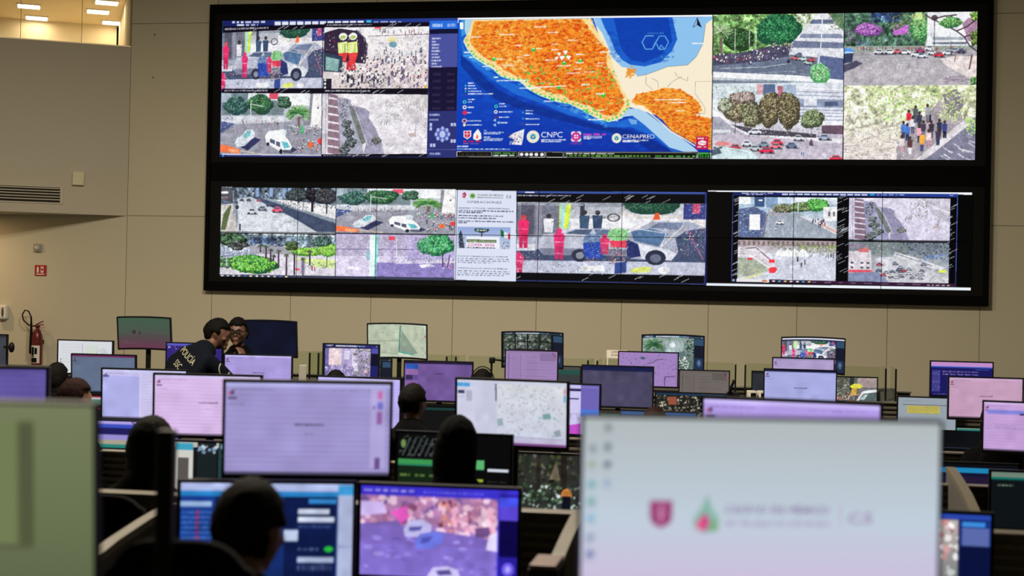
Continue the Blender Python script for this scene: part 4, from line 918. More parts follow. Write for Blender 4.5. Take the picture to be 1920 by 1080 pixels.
# lower display
LO.sub(0,0,0,0, quad=((417,340),(1824,350),(1824,560),(412,530))).rect(0,0,100,100,(3,3,4))
sc_road(LO.sub(0,0,0,0, quad=((419,353),(634,354),(632,436),(418,435))))
sc_cross(LO.sub(0,0,0,0, quad=((635,354),(857,357),(856,438),(633,437))), 1.2, 12)
sc_park(LO.sub(0,0,0,0, quad=((418,437),(632,440),(631,519),(417,516))))
sc_haze(LO.sub(0,0,0,0, quad=((634,440),(856,441),(855,521),(632,519))))
b = LO.sub(0,0,0,0, quad=((416.5,515),(630,519),(855,522),(416.5,519)) if False else ((416.5,514.5),(856,521),(856,527),(416,519.5))); b.rect(0,0,100,100,(60,64,84))
for i,x in enumerate((1,3.4,5.8,8.2,10.8,13.2,15.8,18.2,20.8,23.4,26,28.4)): b.ell(x,50,.6,26,[(240,240,246),(190,190,200),(226,226,230),(200,200,210),(60,110,200),(240,236,190)][i%6])
LO.rect(420,350.4,421.2,351.4,(230,230,235)); LO.sub(420,350,440,352.4).scrib(4,90,100,80,(226,226,232),1,6,1)
for x in (634,): LO.line([(x,354),(x-2,520)],1,(10,10,16))
# document
d = LO.sub(0,0,0,0, quad=((858,357),(971,359),(970,528),(855,525))); d.rect(0,0,100,100,(222,228,246))
d.poly([(10,4),(14,2),(17,5),(14,9),(10,8)],(170,50,90)); d.ell(12,6,2,1.6,(226,130,150)); d.ell(27,6.3,5,3.1,(150,190,120)); d.ell(27,6.3,3,1.9,(96,140,70)); d.text('CIUDAD DE MÉXICO',35,6.2,2.2,(70,84,80),w=43); d.scrib(35,8.4,78,.9,(110,120,120),1,2,.1); d.text('C5',83,8.0,3,(24,30,60),w=8)
d.text('OPERACIONES',18,14.3,2.6,(90,100,130),w=57)
def block(y, t, n, x1=94):
    d.scrib(4,y,x1,1.2,(30,36,66),1,5,.25) if t else None
d.text('MONITOR 1 Y 2 EN 2418 Y UNION SIMULACRO',4,20.6,1.4,(24,28,60),w=84)
for y,w in ((23.4,92),(25.3,40),(28.9,74),(31.6,62),(35.0,92),(36.8,14)): d.scrib(4,y,4+w,1.25,(64,70,104),1,5,.28)
im = d.sub(3,41,90,64); im.grad((150,170,220),(196,206,230)); im.poly([(3,100),(3,34),(6,14),(9,34),(14,100)],(60,66,84)); im.dabs((2,40,14,100),40,(0.5,1.1),[(40,44,60),(170,176,190)]); im.poly([(32,6),(60,6),(58,22),(34,22)],(40,90,64)); im.poly([(30,12),(62,12),(50,26),(42,26)],(40,54,60)); im.rect(45,24,47,60,(60,60,70)); im.scrib(36,18,56,8,(220,230,220),1,4,.3)
im.poly([(82,6),(88,18),(88,44),(82,38)],(34,110,74)); im.poly([(88,18),(96,26),(96,50),(88,44)],(230,232,236)); im.poly([(96,26),(100,30),(100,54),(96,50)],(190,40,70)); im.rect(17,42,80,100,(240,242,250)); im.rect(18,57,74,71,(84,104,60)); im.text('PRIMER SIMULACRO',20,69,8,(236,240,226),w=52); im.text('CDMX 2026',20,90,14,(190,30,120),w=50); im.dabs((84,66,100,100),40,(0.5,1.2),[(60,70,96),(200,206,220),(40,44,60)]); im.scrib(18,99,72,5,(40,44,60),1,4,.3)
d.text('MONITOR 3 DE 5002 MILENEA DE VETEJULAR',4,73.6,1.2,(40,44,84),w=82)
for y,w in ((76.3,86),(78.6,86),(80.6,58)): d.scrib(4,y,4+w,1.1,(110,116,150),1,5,.5)
d.text('MONITOR 6 DE 4013 MILENIENDA DE VETEJULAR',4,87,1.2,(40,44,84),w=82)
for y,w in ((90,86),(92.4,86),(94.6,76)): d.scrib(4,y,4+w,1.1,(100,106,140),1,5,.5)
# the crash on the large window
b = LO.sub(0,0,0,0, quad=((973,359),(1326,361),(1324,535),(970,528))); b.rect(0,0,100,100,(6,6,12)); b.rect(0,0,100,2.4,(60,84,160)); b.rect(4,.6,9,2,(226,232,250)); b.rect(98.9,0,100,100,(40,48,110)); b.rect(0,98.4,99,99.4,(60,70,130)); b.scrib(0,5.4,28,1.3,(190,196,220),1,2,.2)
b.marks(16,(210,210,216),.9,(0,88),(6,15),13,1.4); b.marks(22,(210,210,216),.95,(0,90),(86,98),13,1.5)
cr = LO.sub(0,0,0,0, quad=((973,382),(1324,383),(1322,516),(970,511))); sc_crash(cr, 1.8, 14); cr.marks(22,(214,220,236),.45,(0,92),(5,98),22,1.1)
b.text('C2C-ALAMEDA-JUÁREZ',.2,15.6,2,(226,230,240),w=15); b.scrib(17,15.6,42,1.6,(190,196,214),1,2,.3)
# the right window with bars
LO.sub(0,0,0,0, quad=((1327,355),(1821,359.5),(1821,366),(1327,360))).rect(0,0,100,100,(244,246,252))
LO.sub(0,0,0,0, quad=((1324,531),(1818,539.5),(1818,545.5),(1324,536))).rect(0,0,100,100,(236,242,250))
b = LO.sub(0,0,0,0, quad=((1373,361),(1795,366),(1791,539),(1370,529))); b.rect(0,0,100,100,(5,5,10)); header(LO.sub(0,0,0,0, quad=((1373,361),(1795,365),(1795,369),(1373,367))))
b.line([(0.2,3),(0.2,96)],1.2,(60,80,170)); b.line([(99.7,3),(99.7,96)],1.2,(80,100,190))
b.marks(20,(214,216,224),.9,(0,2),(5,96),12,1.4); b.marks(34,(200,204,214),.9,(45,50.5),(5,96),12,1.4); b.marks(20,(200,204,214),.9,(94.5,98),(5,96),10,1.4)
sc_street(LO.sub(0,0,0,0, quad=((1385,370),(1569,372),(1567,447),(1384,445))))
sc_plaza(LO.sub(0,0,0,0, quad=((1592,372),(1780,374),(1778,451),(1590,450))), 1.1, 10, 16)
sc_square(LO.sub(0,0,0,0, quad=((1384,450),(1567,452),(1565,527),(1382,524))))
sc_traffic(LO.sub(0,0,0,0, quad=((1591,453),(1778,455),(1776,531),(1589,528))))
b.rect(0,96,100,99.6,(56,30,56)); b.rect(2.4,96,17,99.4,(236,232,240)); b.ell(15,97.8,1.3,1.2,(214,130,80)); b.rect(.6,96.6,1.6,98.8,(120,200,240))
for i in range(7): b.ell(19+i*2.6,97.8,.7,.8,[(240,240,246),(60,190,226),(230,210,120),(236,236,240)][i%4])
b.scrib(36,98.6,84,1.4,(120,90,130),1,3,1.2); b.scrib(87,98.8,97,1.2,(236,236,240),1,1.4,.6)

def final_led(P, amp):
    im = P.out()
    h, w = im.shape[:2]
    k = 1 + amp*((np.arange(w) % 4 == 0)*-1.0)[None, :, None]
    return (im*k)
UPI = final_led(UP, 0.045).clip(0, 255)
LOI = final_led(LO, 0.02).clip(0, 255)
# ------------------------------------------------------------------ lamps of the room (they hang above the picture's upper edge)
def lamp(name, loc, energy, size, col, rot=(0, 0, 0), spread=PI):
    L = bpy.data.lights.new(name, 'AREA'); L.energy = energy; L.color = col; L.spread = spread
    L.shape = 'RECTANGLE'; L.size, L.size_y = size
    o = bpy.data.objects.new(name, L); COL.objects.link(o); o.location = loc; o.rotation_euler = rot
    return o

# ------------------------------------------------------------------ the room
CEIL = 6.3
FLOOR = -0.2      # the camera stands 1.95 m above the floor
def seam_wall(name, col, pitch, off, zs, seam=0.0035, xmin=-99.0):
    """painted board wall: fine dark joints every `pitch` metres, and at the heights zs; local x runs along the wall"""
    m = bpy.data.materials.new(name); m.use_nodes = True; nt = m.node_tree; b = nt.nodes['Principled BSDF']
    b.inputs['Roughness'].default_value = 0.75; b.inputs['Specular IOR Level'].default_value = 0.2
    N = nt.nodes.new; tc = N('ShaderNodeTexCoord'); sx = N('ShaderNodeSeparateXYZ'); nt.links.new(tc.outputs['Object'], sx.inputs[0])
    def mth(op, a, bb=None):
        k = N('ShaderNodeMath'); k.operation = op
        for i, q in enumerate((a, bb)):
            if q is None: continue
            if isinstance(q, (int, float)): k.inputs[i].default_value = q
            else: nt.links.new(q, k.inputs[i])
        return k.outputs[0]
    f = mth('FRACT', mth('DIVIDE', mth('SUBTRACT', sx.outputs[0], off), pitch))
    d = mth('LESS_THAN', mth('MULTIPLY', mth('MINIMUM', f, mth('SUBTRACT', 1.0, f)), pitch), seam)
    d = mth('MAXIMUM', mth('MULTIPLY', d, mth('GREATER_THAN', sx.outputs[0], xmin)), mth('LESS_THAN', mth('ABSOLUTE', mth('SUBTRACT', sx.outputs[0], -5.096)), seam))
    for z in zs: d = mth('MAXIMUM', d, mth('LESS_THAN', mth('ABSOLUTE', mth('SUBTRACT', sx.outputs[2], z)), seam*1.1))
    n = N('ShaderNodeTexNoise'); n.inputs['Scale'].default_value = 160; n.inputs['Detail'].default_value = 3; nt.links.new(tc.outputs['Object'], n.inputs['Vector'])
    n2 = N('ShaderNodeTexNoise'); n2.inputs['Scale'].default_value = 0.7; n2.inputs['Detail'].default_value = 2; nt.links.new(tc.outputs['Object'], n2.inputs['Vector'])
    k = mth('ADD', mth('MULTIPLY', n.outputs['Fac'], 0.22), mth('ADD', mth('MULTIPLY', n2.outputs['Fac'], 0.10), 0.84))
    sc = N('ShaderNodeVectorMath'); sc.operation = 'SCALE'; sc.inputs[0].default_value = col; nt.links.new(k, sc.inputs['Scale'])
    mx = N('ShaderNodeMix'); mx.data_type = 'RGBA'; nt.links.new(d, mx.inputs['Factor']); nt.links.new(sc.outputs[0], mx.inputs['A']); mx.inputs['B'].default_value = (col[0]*.28, col[1]*.26, col[2]*.24, 1)
    nt.links.new(mx.outputs['Result'], b.inputs['Base Color'])
    return m
WALLC = (0.56, 0.515, 0.395)
M['wall_main'] = seam_wall('wall_board', WALLC, 1.056, -3.915, (2.745, 5.247, 0.245), xmin=-4.5)
M['wall_plain'] = mat('wall_plain', WALLC, 0.8, noise=0.08, nscale=120)
M['ceiling'] = mat('ceiling', (0.5, 0.48, 0.42), 0.9, noise=0.04)
M['floor'] = mat('floor', (0.05, 0.048, 0.045), 0.5, noise=0.2, nscale=9)

def wallbox(name, m, u0, u1, z0, z1, o0, o1, bev=0.0):
    """a box in wall coordinates, kept in its own turned frame so that its local x runs along the wall"""
    bm = NB(); box(bm, u0, u1, -o1, -o0, z0, z1, bev)
    o = obj(name, bm, m); o.location = (0, WD, 0); o.rotation_euler = (0, 0, -YAW)
    return o
tag(wallbox('wall_back', M['wall_main'], -5.10, 9.3, FLOOR, CEIL, -0.3, 0.0), kind='structure')
tag(wallbox('wall_back_left', M['wall_plain'], -8.6, -5.10, FLOOR, 4.84, -0.3, 0.0), kind='structure')
bm = NB(); box(bm, -9.5, 9.5, -4, 20.5, FLOOR-0.1, FLOOR); tag(obj('floor', bm, M['floor']), kind='structure')
bm = NB(); box(bm, -9.5, 9.5, -4, 20.5, CEIL, CEIL+0.1); tag(obj('ceiling', bm, M['ceiling']), kind='structure')
bm = NB(); box(bm, 9.2, 9.4, -4, 16.1, FLOOR, CEIL); tag(obj('wall_right', bm, M['wall_plain']), kind='structure')
bm = NB(); box(bm, -9.4, -9.2, -4, 20.4, FLOOR, CEIL); tag(obj('wall_left', bm, M['wall_plain']), kind='structure')
bm = NB(); box(bm, -9.5, 9.5, -4.1, -4.0, FLOOR, CEIL); tag(obj('wall_front', bm, M['wall_plain']), kind='structure')

# the overhanging storey at the left: its face turns 18 degrees towards the desks
CU = -5.10; LY = math.radians(18.0)
CP = wp(CU, 0)
def leftobj(name, m, build, parent=None):
    """local x: metres from the corner (negative to the left), local y: into the wall"""
    bm = NB(); build(bm); o = obj(name, bm, m)
    if parent is None: o.location = CP; o.rotation_euler = (0, 0, LY)
    else: o.parent = parent
    return o
def bay(bm):
    n = 3.6
    # wedge under and around the window: face from z 2.74 to 4.94
    prism_pts = [(0, 0), (-n, 0), (-n, 2.4), (-0.0, 0.0)]
    for z0, z1 in ((2.742, 4.94),):
        a = [bm.verts.new((x, y, z0)) for x, y in ((0.0, 0.0), (-n, 0.0), (-n, 1.70), )]
        c = [bm.verts.new((x, y, z1)) for x, y in ((0.0, 0.0), (-n, 0.0), (-n, 1.70), )]
        bm.faces.new(a); bm.faces.new(list(reversed(c)))
        for i in range(3): bm.faces.new((a[i], c[i], c[(i+1) % 3], a[(i+1) % 3]))
    bmesh.ops.recalc_face_normals(bm, faces=bm.faces[:])
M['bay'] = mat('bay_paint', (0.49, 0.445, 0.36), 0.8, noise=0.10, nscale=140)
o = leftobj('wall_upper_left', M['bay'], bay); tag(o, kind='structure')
# room seen through the window above the bay
M['warm_wall'] = mat('warm_board', (0.78, 0.66, 0.46), 0.8, noise=0.06, nscale=3)
M['lamp_glow'] = mat('lamp_glow', (0.9, 0.9, 0.9), 0.5, emis=(1.0, 0.93, 0.82), estr=5.0)
RC = 5.90
def rm(bm):
    box(bm, -3.4, -0.03, 3.9, 4.0, 4.94, RC)
leftobj('wall_room_back', M['warm_wall'], rm)['kind'] = 'structure'
def rmc(bm): box(bm, -3.4, 0.3, 0.0, 4.0, RC+.001, RC+0.1)
leftobj('ceiling_room', M['warm_wall'], rmc)['kind'] = 'structure'
def rmf(bm): box(bm, -3.4, 0.3, 0.05, 4.0, 4.84, 4.939)
leftobj('floor_room', M['warm_wall'], rmf)['kind'] = 'structure'

def rms(bm): box(bm, 0.0, 0.1, 0.35, 4.0, 4.94, RC)
leftobj('wall_room_side', M['warm_wall'], rms)['kind'] = 'structure'
def sill(bm): box(bm, -3.4, 0.0, -0.012, 0.05, 4.94, 4.955)
leftobj('window_1', mat('sill_metal', (0.7, 0.6, 0.4), 0.4, 0.3, noise=0.05), sill)['kind'] = 'structure'
gm = bpy.data.materials.new('window_glass'); gm.use_nodes = True
gn = gm.node_tree; gn.nodes.clear()
go_, gt, gg, gx = gn.nodes.new('ShaderNodeOutputMaterial'), gn.nodes.new('ShaderNodeBsdfTransparent'), gn.nodes.new('ShaderNodeBsdfGlossy'), gn.nodes.new('ShaderNodeMixShader')
gt.inputs[0].default_value = (0.93, 0.95, 0.92, 1); gg.inputs['Roughness'].default_value = 0.05
gf = gn.nodes.new('ShaderNodeFresnel'); gf.inputs[0].default_value = 1.35
gx.inputs[0].default_value = 0.015; gn.links.new(gt.outputs[0], gx.inputs[1]); gn.links.new(gg.outputs[0], gx.inputs[2]); gn.links.new(gx.outputs[0], go_.inputs[0])
M['glass'] = gm
gm2 = gm.copy(); gm2.name = 'green_glass'; M['green_glass'] = gm2
for n_ in gm2.node_tree.nodes:
    if n_.type == 'BSDF_TRANSPARENT': n_.inputs[0].default_value = (0.90, 0.935, 0.86, 1)
joint = mat('joint', (0.12, 0.08, 0.04), 0.6, noise=0.1)
W = [(-3.4, -1.365), (-1.359, -0.62), (-0.614, -0.01)]
for i, (a_, b_) in enumerate(W):
    o = leftobj('window_%d' % (i+2), M['glass'], lambda bm: box(bm, a_, b_, 0.01, 0.022, 4.956, 6.29)); o['kind'] = 'structure'
    if i: leftobj('window_joint', joint, lambda bm: box(bm, a_-0.006, a_+0.0, 0.008, 0.024, 4.956, 6.29), o); 
for o in list(COL.objects):
    if o.name.startswith('window_joint'): o.matrix_parent_inverse = Matrix(); o.location = (0, 0, 0); o.rotation_euler = (0, 0, 0)

# lamps that can be seen in the room behind the glass
lampset = []
for i, (x, y, lab) in enumerate(((-1.318, 2.78, 'recessed square ceiling light behind the high window, nearer of the left pair'), (-1.215, 3.674, 'recessed square ceiling light behind the high window, lowest of the left pair'), (-0.25, 2.03, 'recessed square ceiling light behind the high window, topmost by its right edge'), (-0.346, 2.77, 'recessed square ceiling light behind the high window, middle one at its right'), (-0.10, 3.58, 'recessed square ceiling light behind the high window, lowest at its right corner'))):
    t = leftobj('ceiling_light', M['white'], lambda bm: [box(bm, x-.17, x+.17, y-.15, y+.15, RC-.012, RC-.0)])
    tag(t, lab, 'ceiling light', 'ceiling lights behind the high window')
    d = leftobj('diffuser', M['lamp_glow'], lambda bm: box(bm, x-.15, x+.15, y-.13, y+.13, RC-.018, RC-.0125), t)
    d.location = (0, 0, 0); lampset.append(t)
    Lp = lamp('room_light', (0, 0, 0), 3.2, (.3, .26), (1.0, .80, .52)); Lp.parent = t; Lp.location = (x, y, RC-.03)

t = leftobj('downlight', M['white'], lambda bm: lathe(bm, [(.07, 2.742), (.07, 2.73), (.06, 2.728)], 20, (-2.35, .35, 0)))
tag(t, 'round warm downlight under the overhanging storey at far left', 'ceiling light')
Lp = lamp('down_light', (0, 0, 0), 13, (.1, .1), (1.0, .66, .36)); Lp.parent = t; Lp.location = (-2.35, .35, 2.72)

# ------------------------------------------------------------------ the video wall
vw = empty('video_wall', wp(0, 0), -YAW)
tag(vw, 'huge black framed video wall with two rows of camera pictures and an orange relief map', 'video wall')
def VW(name, m, build):
    bm = NB(); build(bm); o = obj(name, bm, m, vw); return o
FL, FR, FT, FB = -3.993, 5.672, 5.4636, 1.7909
def b4(bm):
    D = 0.10
    box(bm, FL, UL-.12, -D, 0, FB, FT, .006); box(bm, UR+.12, FR, -D, 0, FB, FT, .006)
    box(bm, UL-.12, UR+.12, -D, 0, UT+.10, FT, .006); box(bm, UL-.12, UR+.12, -D, 0, FB, LB-.06, .006)
    box(bm, UL-.12, UR+.12, -D+.03, 0, LT+.07, UB-.07, .006)
VW('frame', M['frame_black'], b4)
VW('back_board', M['rubber'], lambda bm: box(bm, UL-.12, UR+.12, -.06, 0, LB-.06, UT+.10))
def slice_panel(img, u0, u1, z1, z0, ua, ub_, za, zb, name='display_panel', gap=0.0):
    h, w = img.shape[:2]
    c0 = int(round((ua-u0)/(u1-u0)*(w-1))); c1 = int(round((ub_-u0)/(u1-u0)*(w-1)))
    r0 = int(round((z1-za)/(z1-z0)*(h-1))); r1 = int(round((z1-zb)/(z1-z0)*(h-1)))
    sub = img[r0:r1+1, c0:c1+1]
    def pos(u, v): return np.stack([ua+gap+(ub_-ua-2*gap)*u, np.full_like(u, -0.075), za-gap-(za-zb-2*gap)*v], -1)
    return grid_mesh(name, pos, sub, M['led'], vw)
cuts = [UL, float(pix2wall(861, 150)[0]), float(pix2wall(1335, 150)[0]), float(pix2wall(1580.5, 150)[0]), UR]
for a_, b_ in zip(cuts, cuts[1:]): slice_panel(UPI, UL, UR, UT, UB, a_, b_, UT, UB)
for r in range(2):
    for k in range(9):
        slice_panel(LOI, LL, LR, LT, LB, LL+k*1.03, LL+(k+1)*1.03, LT-(LT-LB)/2*r, LT-(LT-LB)/2*(r+1), gap=0.0035)

# ------------------------------------------------------------------ fittings on the left walls
M['sign_red'] = mat('sign_red', srgb(165, 16, 24), 0.5, noise=0.05)
M['sign_white'] = mat('sign_white', (0.75, 0.7, 0.66), 0.5, noise=0.03)
def onwall(name, u, z, m, build, label=None, cat=None, group=None, parent=None):
    """small thing on the main wall; local x along the wall, y into the wall, z up"""
    bm = NB(); build(bm); o = obj(name, bm, m, parent)
    if parent is None: o.location = wp(u, z); o.rotation_euler = (0, 0, -YAW); tag(o, label, cat, group)
    return o
s_ = onwall('fire_equipment_sign', -6.285, 2.011, M['sign_red'], lambda bm: box(bm, -.08, .08, -.012, 0, -.07, .07, .002), 'small square red fire equipment sign with white pictogram above the extinguisher', 'sign')
def pict(bm):
    y0, y1 = -.0145, -.0125
    for x0, x1, z0, z1 in ((-.05, -.022, -.03, .035), (-.046, -.026, .038, .05), (.005, .045, -.03, .05), (-.06, .06, -.055, -.043)): box(bm, x0, x1, y0, y1, z0, z1)
onwall('pictogram', 0, 0, M['sign_white'], pict, parent=s_)
def pict2(bm):
    y0, y1 = -.0165, -.0147
    box(bm, .012, .038, y0, y1, -.005, .03)
onwall('pictogram', 0, 0, M['sign_red'], pict2, parent=s_)
t = onwall('alarm_strobe', -6.327, 2.305, mat('strobe_grey', (.30, .28, .25), .5, noise=.1), lambda bm: box(bm, -.055, .055, -.03, 0, -.055, .055, .012), 'small grey alarm strobe on the wall above the red sign', 'alarm')
def dome(bm):
    lathe(bm, [(.034, 0), (.034, .012), (.024, .026), (.008, .031)], 20); bmesh.ops.rotate(bm, cent=(0,0,0), matrix=Matrix.Rotation(PI/2, 3, 'X'), verts=bm.verts[:]); bmesh.ops.translate(bm, vec=(0, -.03, 0), verts=bm.verts[:])
onwall('lens', 0, 0, mat('strobe_lens', (.5, .48, .46), .2, noise=.05), dome, parent=t)
t = onwall('wall_dispenser', -6.79, 1.453, M['white'], lambda bm: box(bm, -.07, .075, -.09, 0, -.095, .095, .025), 'cream wall dispenser with an oval dark window at the far left edge', 'dispenser')
def slot(bm): ellipsoid(bm, (0, 0, 0), (.017, .012, .07), 2, Matrix.Translation((.026, -.088, 0)))
onwall('slot', 0, 0, mat('dark_slot', (.07, .05, .03), .5, noise=.1), slot, parent=t)
for u, z, l in ((-4.776, 5.101, 'small dark screw hole high in the wall panel, upper one left of the video wall'), (-4.784, 4.546, 'small dark screw hole in the wall panel, lower one left of the video wall')):
    onwall('screw', u, z, M['black_metal'], lambda bm: box(bm, -.008, .008, -.004, 0, -.008, .008, .002), l, 'screw', 'screws in the wall left of the video wall')
# extinguisher
fe = empty('fire_extinguisher', wp(-6.245, 0.5, 0.13), -YAW); tag(fe, 'red fire extinguisher with white label and black hose on the left wall', 'fire extinguisher')
bm = NB(); lathe(bm, [(.055, 0), (.066, .012), (.068, .05), (.068, .62), (.062, .67), (.045, .715), (.026, .74), (.024, .765)], 28); obj('cylinder', bm, M['red'], fe, True)
bm = NB(); n = 14; ring = []
for z in (.30, .53):
    ring.append([bm.verts.new((.0695*math.sin(a), -.0695*math.cos(a), z)) for a in [(-1.0+2.0*i/n) for i in range(n+1)]])
for i in range(n): bm.faces.new((ring[0][i], ring[0][i+1], ring[1][i+1], ring[1][i]))
o = obj('paper_label', bm, M['sign_white'], fe); md = o.modifiers.new('s', 'SOLIDIFY'); md.thickness = .001
bm = NB()
for k, (x0, x1, z0, z1) in enumerate(((-.035, -.005, .40, .51), (.004, .036, .42, .50), (-.036, .036, .31, .37), (-.034, .0, .38, .392))): box(bm, x0, x1, -.0735, -.071 if abs(x0+x1) < .02 else -.066, z0, z1)
obj('print', bm, M['black_plastic'], fe)
bm = NB(); box(bm, -.03, .03, -.02, .02, .765, .80, .006); tube(bm, [(-.02, 0, .80), (.04, 0, .83), (.085, -.01, .845)], .008, 8); tube(bm, [(0, 0, .785), (.05, 0, .80), (.09, -.01, .80)], .007, 8); obj('valve_handle', bm, M['red'], fe, True)
bm = NB()
pts = [(-.03, 0, .785), (-.07, -.01, .78), (-.13, -.015, .80), (-.19, -.02, .86), (-.205, -.02, .93), (-.17, -.02, .985), (-.12, -.02, .975), (-.085, -.02, .91), (-.078, -.02, .82)]
tube(bm, pts, .009, 10); obj('hose', bm, M['rubber'], fe, True)
bm = NB(); tube(bm, [(-.078, -.02, .90), (-.078, -.02, .82), (-.074, -.02, .60), (-.070, -.02, .42)], [.010, .013, .022, .027], 14); obj('horn', bm, M['rubber'], fe, True)
bm = NB(); box(bm, -.03, .03, .068, .128, .55, .60); obj('bracket', bm, M['black_metal'], fe)
# vent and control box on the bay
t = leftobj('air_vent', mat('vent_frame', (.52, .47, .37), .6, noise=.05), lambda bm: [box(bm, -3.3, -.80, -.012, 0, 2.86, 2.878, .002), box(bm, -3.3, -.80, -.012, 0, 3.072, 3.09, .002), box(bm, -.835, -.80, -.012, 0, 2.878, 3.072, .002)] + [box(bm, -3.3, -.835, -.010, -.004, 2.908+i*.036, 2.920+i*.036) for i in range(5)])
tag(t, 'long slotted air vent low on the overhanging wall at far left', 'air vent')
leftobj('backing', mat('vent_dark', (.012, .010, .008), .9, noise=.1), lambda bm: box(bm, -3.3, -.835, -.004, -.0005, 2.878, 3.072), t).location = (0, 0, 0)
t = leftobj('control_box', mat('control_cream', (.62, .56, .36), .5, noise=.04), lambda bm: box(bm, -.69, -.545, -.05, 0, 3.11, 3.285, .008)); tag(t, 'small cream control box on the overhanging wall above the vent', 'control box')
leftobj('button', mat('control_btn', (.45, .40, .28), .5, noise=.05), lambda bm: box(bm, -.56, -.5505, -.056, -.0505, 3.14, 3.17, .001), t).location = (0, 0, 0)
# ------------------------------------------------------------------ control room desks
MOD = 1.38
def console(out, u0, u1, top, label, depth=0.95, gables=(), slat=True, ztop=0.54):
    """slatted rear wall at distance `out` from the video wall, worktop towards the camera"""
    t = empty('control_desk', wp((u0+u1)/2, FLOOR, out), -YAW); tag(t, label, 'desk', 'rows of control room desks')
    h = (u1-u0)/2; F0 = -FLOOR
    bm = NB()
    if slat:
        box(bm, -h, h, -.02, .03, 0, top+F0-.012)
        z = 0.25
        while z < top+F0-.03:
            box(bm, -h, h, -.042, -.02, z, z+.022, .004); z += .04
        obj('slat_wall', bm, M['slat'], t)
        bm = NB(); box(bm, -h-.01, h+.01, -.055, .04, top+F0-.012, top+F0, .003); obj('top_rail', bm, M['rail'], t)
    else: bm.free()
    bm = NB(); box(bm, -h, h, -depth, -.045, ztop+F0-.03, ztop+F0, .006); obj('worktop', bm, M['desk_top'], t)
    bm = NB(); box(bm, -h, h, -.28, -.25, 0.04, ztop+F0-.03); obj('front_panel', bm, M['grey_panel'], t)
    for ug, zt in gables:
        x = ug-(u0+u1)/2
        prof = [(.03, 0), (.03, zt+F0), (-.10, zt+F0-.005), (-.35, zt+F0-.03), (-.62, zt+F0-.065), (-.85, zt+F0-.11), (-1.35, zt+F0-.22), (-1.35, 0)]
        bm = NB(); prism(bm, prof, x-.02, x+.02); g = obj('end_panel', bm, M['grey_panel'], t)
        bm = NB(); pts = [Vector((x, y, z)) for y, z in prof[1:7]]
        for a, b in zip(pts, pts[1:]):
            q = bmesh.new(); v = [q.verts.new(p) for p in (a+Vector((-.024, 0, 0)), a+Vector((.024, 0, 0)), b+Vector((.024, 0, 0)), b+Vector((-.024, 0, 0)))]
            w_ = [q.verts.new(p.co+Vector((0, 0, .03))) for p in v]
            q.faces.new(v); q.faces.new(w_[::-1])
            for i in range(4): q.faces.new((v[i], w_[i], w_[(i+1) % 4], v[(i+1) % 4]))
            bmesh.ops.recalc_face_normals(q, faces=q.faces[:]); join(bm, q)
        obj('edge_trim', bm, M['cream'], g)
    return t
M['rail'] = mat('rail', (0.13, 0.115, 0.09), 0.45, 0.2, noise=0.06)
console(3.30, -5.4, -2.36, 0.95, 'dark desk nearest the video wall, at left under the tall curved city wallpaper monitor', 1.45)
console(3.30, -2.35, -1.33, 0.95, 'shallow dark control desk nearest the video wall, behind the man in glasses', 0.85)
console(3.30, -1.32, 4.45, 0.95, 'long dark control desk nearest the video wall, under the glass screens', 1.45)
console(4.93, -4.6, -2.42, 0.95, 'dark control desk in the second row from the video wall, left of the police officer', 1.2)
console(5.72, -1.62, -1.02, 0.54, 'short dark worktop carrying the lilac document monitor by the officer', 0.62, slat=False)
console(4.93, -0.98, 6.2, 0.95, 'dark control desk in the second row from the video wall, right of the police officer', 1.2)
console(6.95, -3.6, 5.6, 0.74, 'dark control desk in the third row from the video wall', 1.25)
console(9.30, -2.4, 5.3, 0.79, 'dark control desk in the middle row, its slatted back behind the blurred monitors', 1.35, gables=((4.02, .85),))
console(11.80, -1.5, 5.0, 0.915, 'near dark control desk with slatted back and cream edged end panels', 1.2, gables=((0.58, .86), (2.26, .89)))
console(14.72, -0.2, 4.6, 0.90, 'nearest dark control desk carrying the two biggest blurred monitors', 0.8)

# glass screens of the far row
def glass_unit(u, lab, side):
    t = empty('glass_divider', wp(u, 0.54, 3.35), -YAW); tag(t, lab, 'glass divider', 'glass dividers between far desks')
    for s in (-1, 1):
        bm = NB(); box(bm, s*.045-.003, s*.045+.003, -.55, -.09, .38, .655); obj('pane', bm, M['green_glass'], t)
        bm = NB(); box(bm, s*.045-.008, s*.045+.008, -.57, -.552, .002, .65, .002); obj('post', bm, M['black_metal'], t)
    return t
for i, (u, l) in enumerate(((-2.69, 'pair of glass side panes with black posts behind the man in glasses'), (-1.31, 'pair of glass side panes with black posts left of the blue street camera monitor'), (0.07, 'pair of glass side panes with black posts left of the camera grid monitor'), (1.447, 'pair of glass side panes with black posts beside the white placard'), (2.84, 'pair of glass side panes with black posts right of the palm tree monitor'), (4.21, 'pair of glass side panes with black posts at the right end of the far row'))): glass_unit(u, l, 1)
for i, (a, l) in enumerate(((-2.69, 'low green glass screen behind the small blue street camera monitor, at its left'), (-1.31, 'low green glass screen behind the pale map monitor'), (0.07, 'low green glass screen behind the camera grid monitor'), (1.447, 'low green glass screen behind the palm tree monitor'), (2.84, 'low green glass screen behind the crash scene monitor'))):
    bm = NB(); box(bm, .05, MOD-.05, -.004, .004, .002, .25); t = obj('glass_screen', bm, M['green_glass']); t.location = wp(a, .93, 3.30); t.rotation_euler = (0, 0, -YAW)
    tag(t, l, 'glass screen', 'glass screens along the far desk')

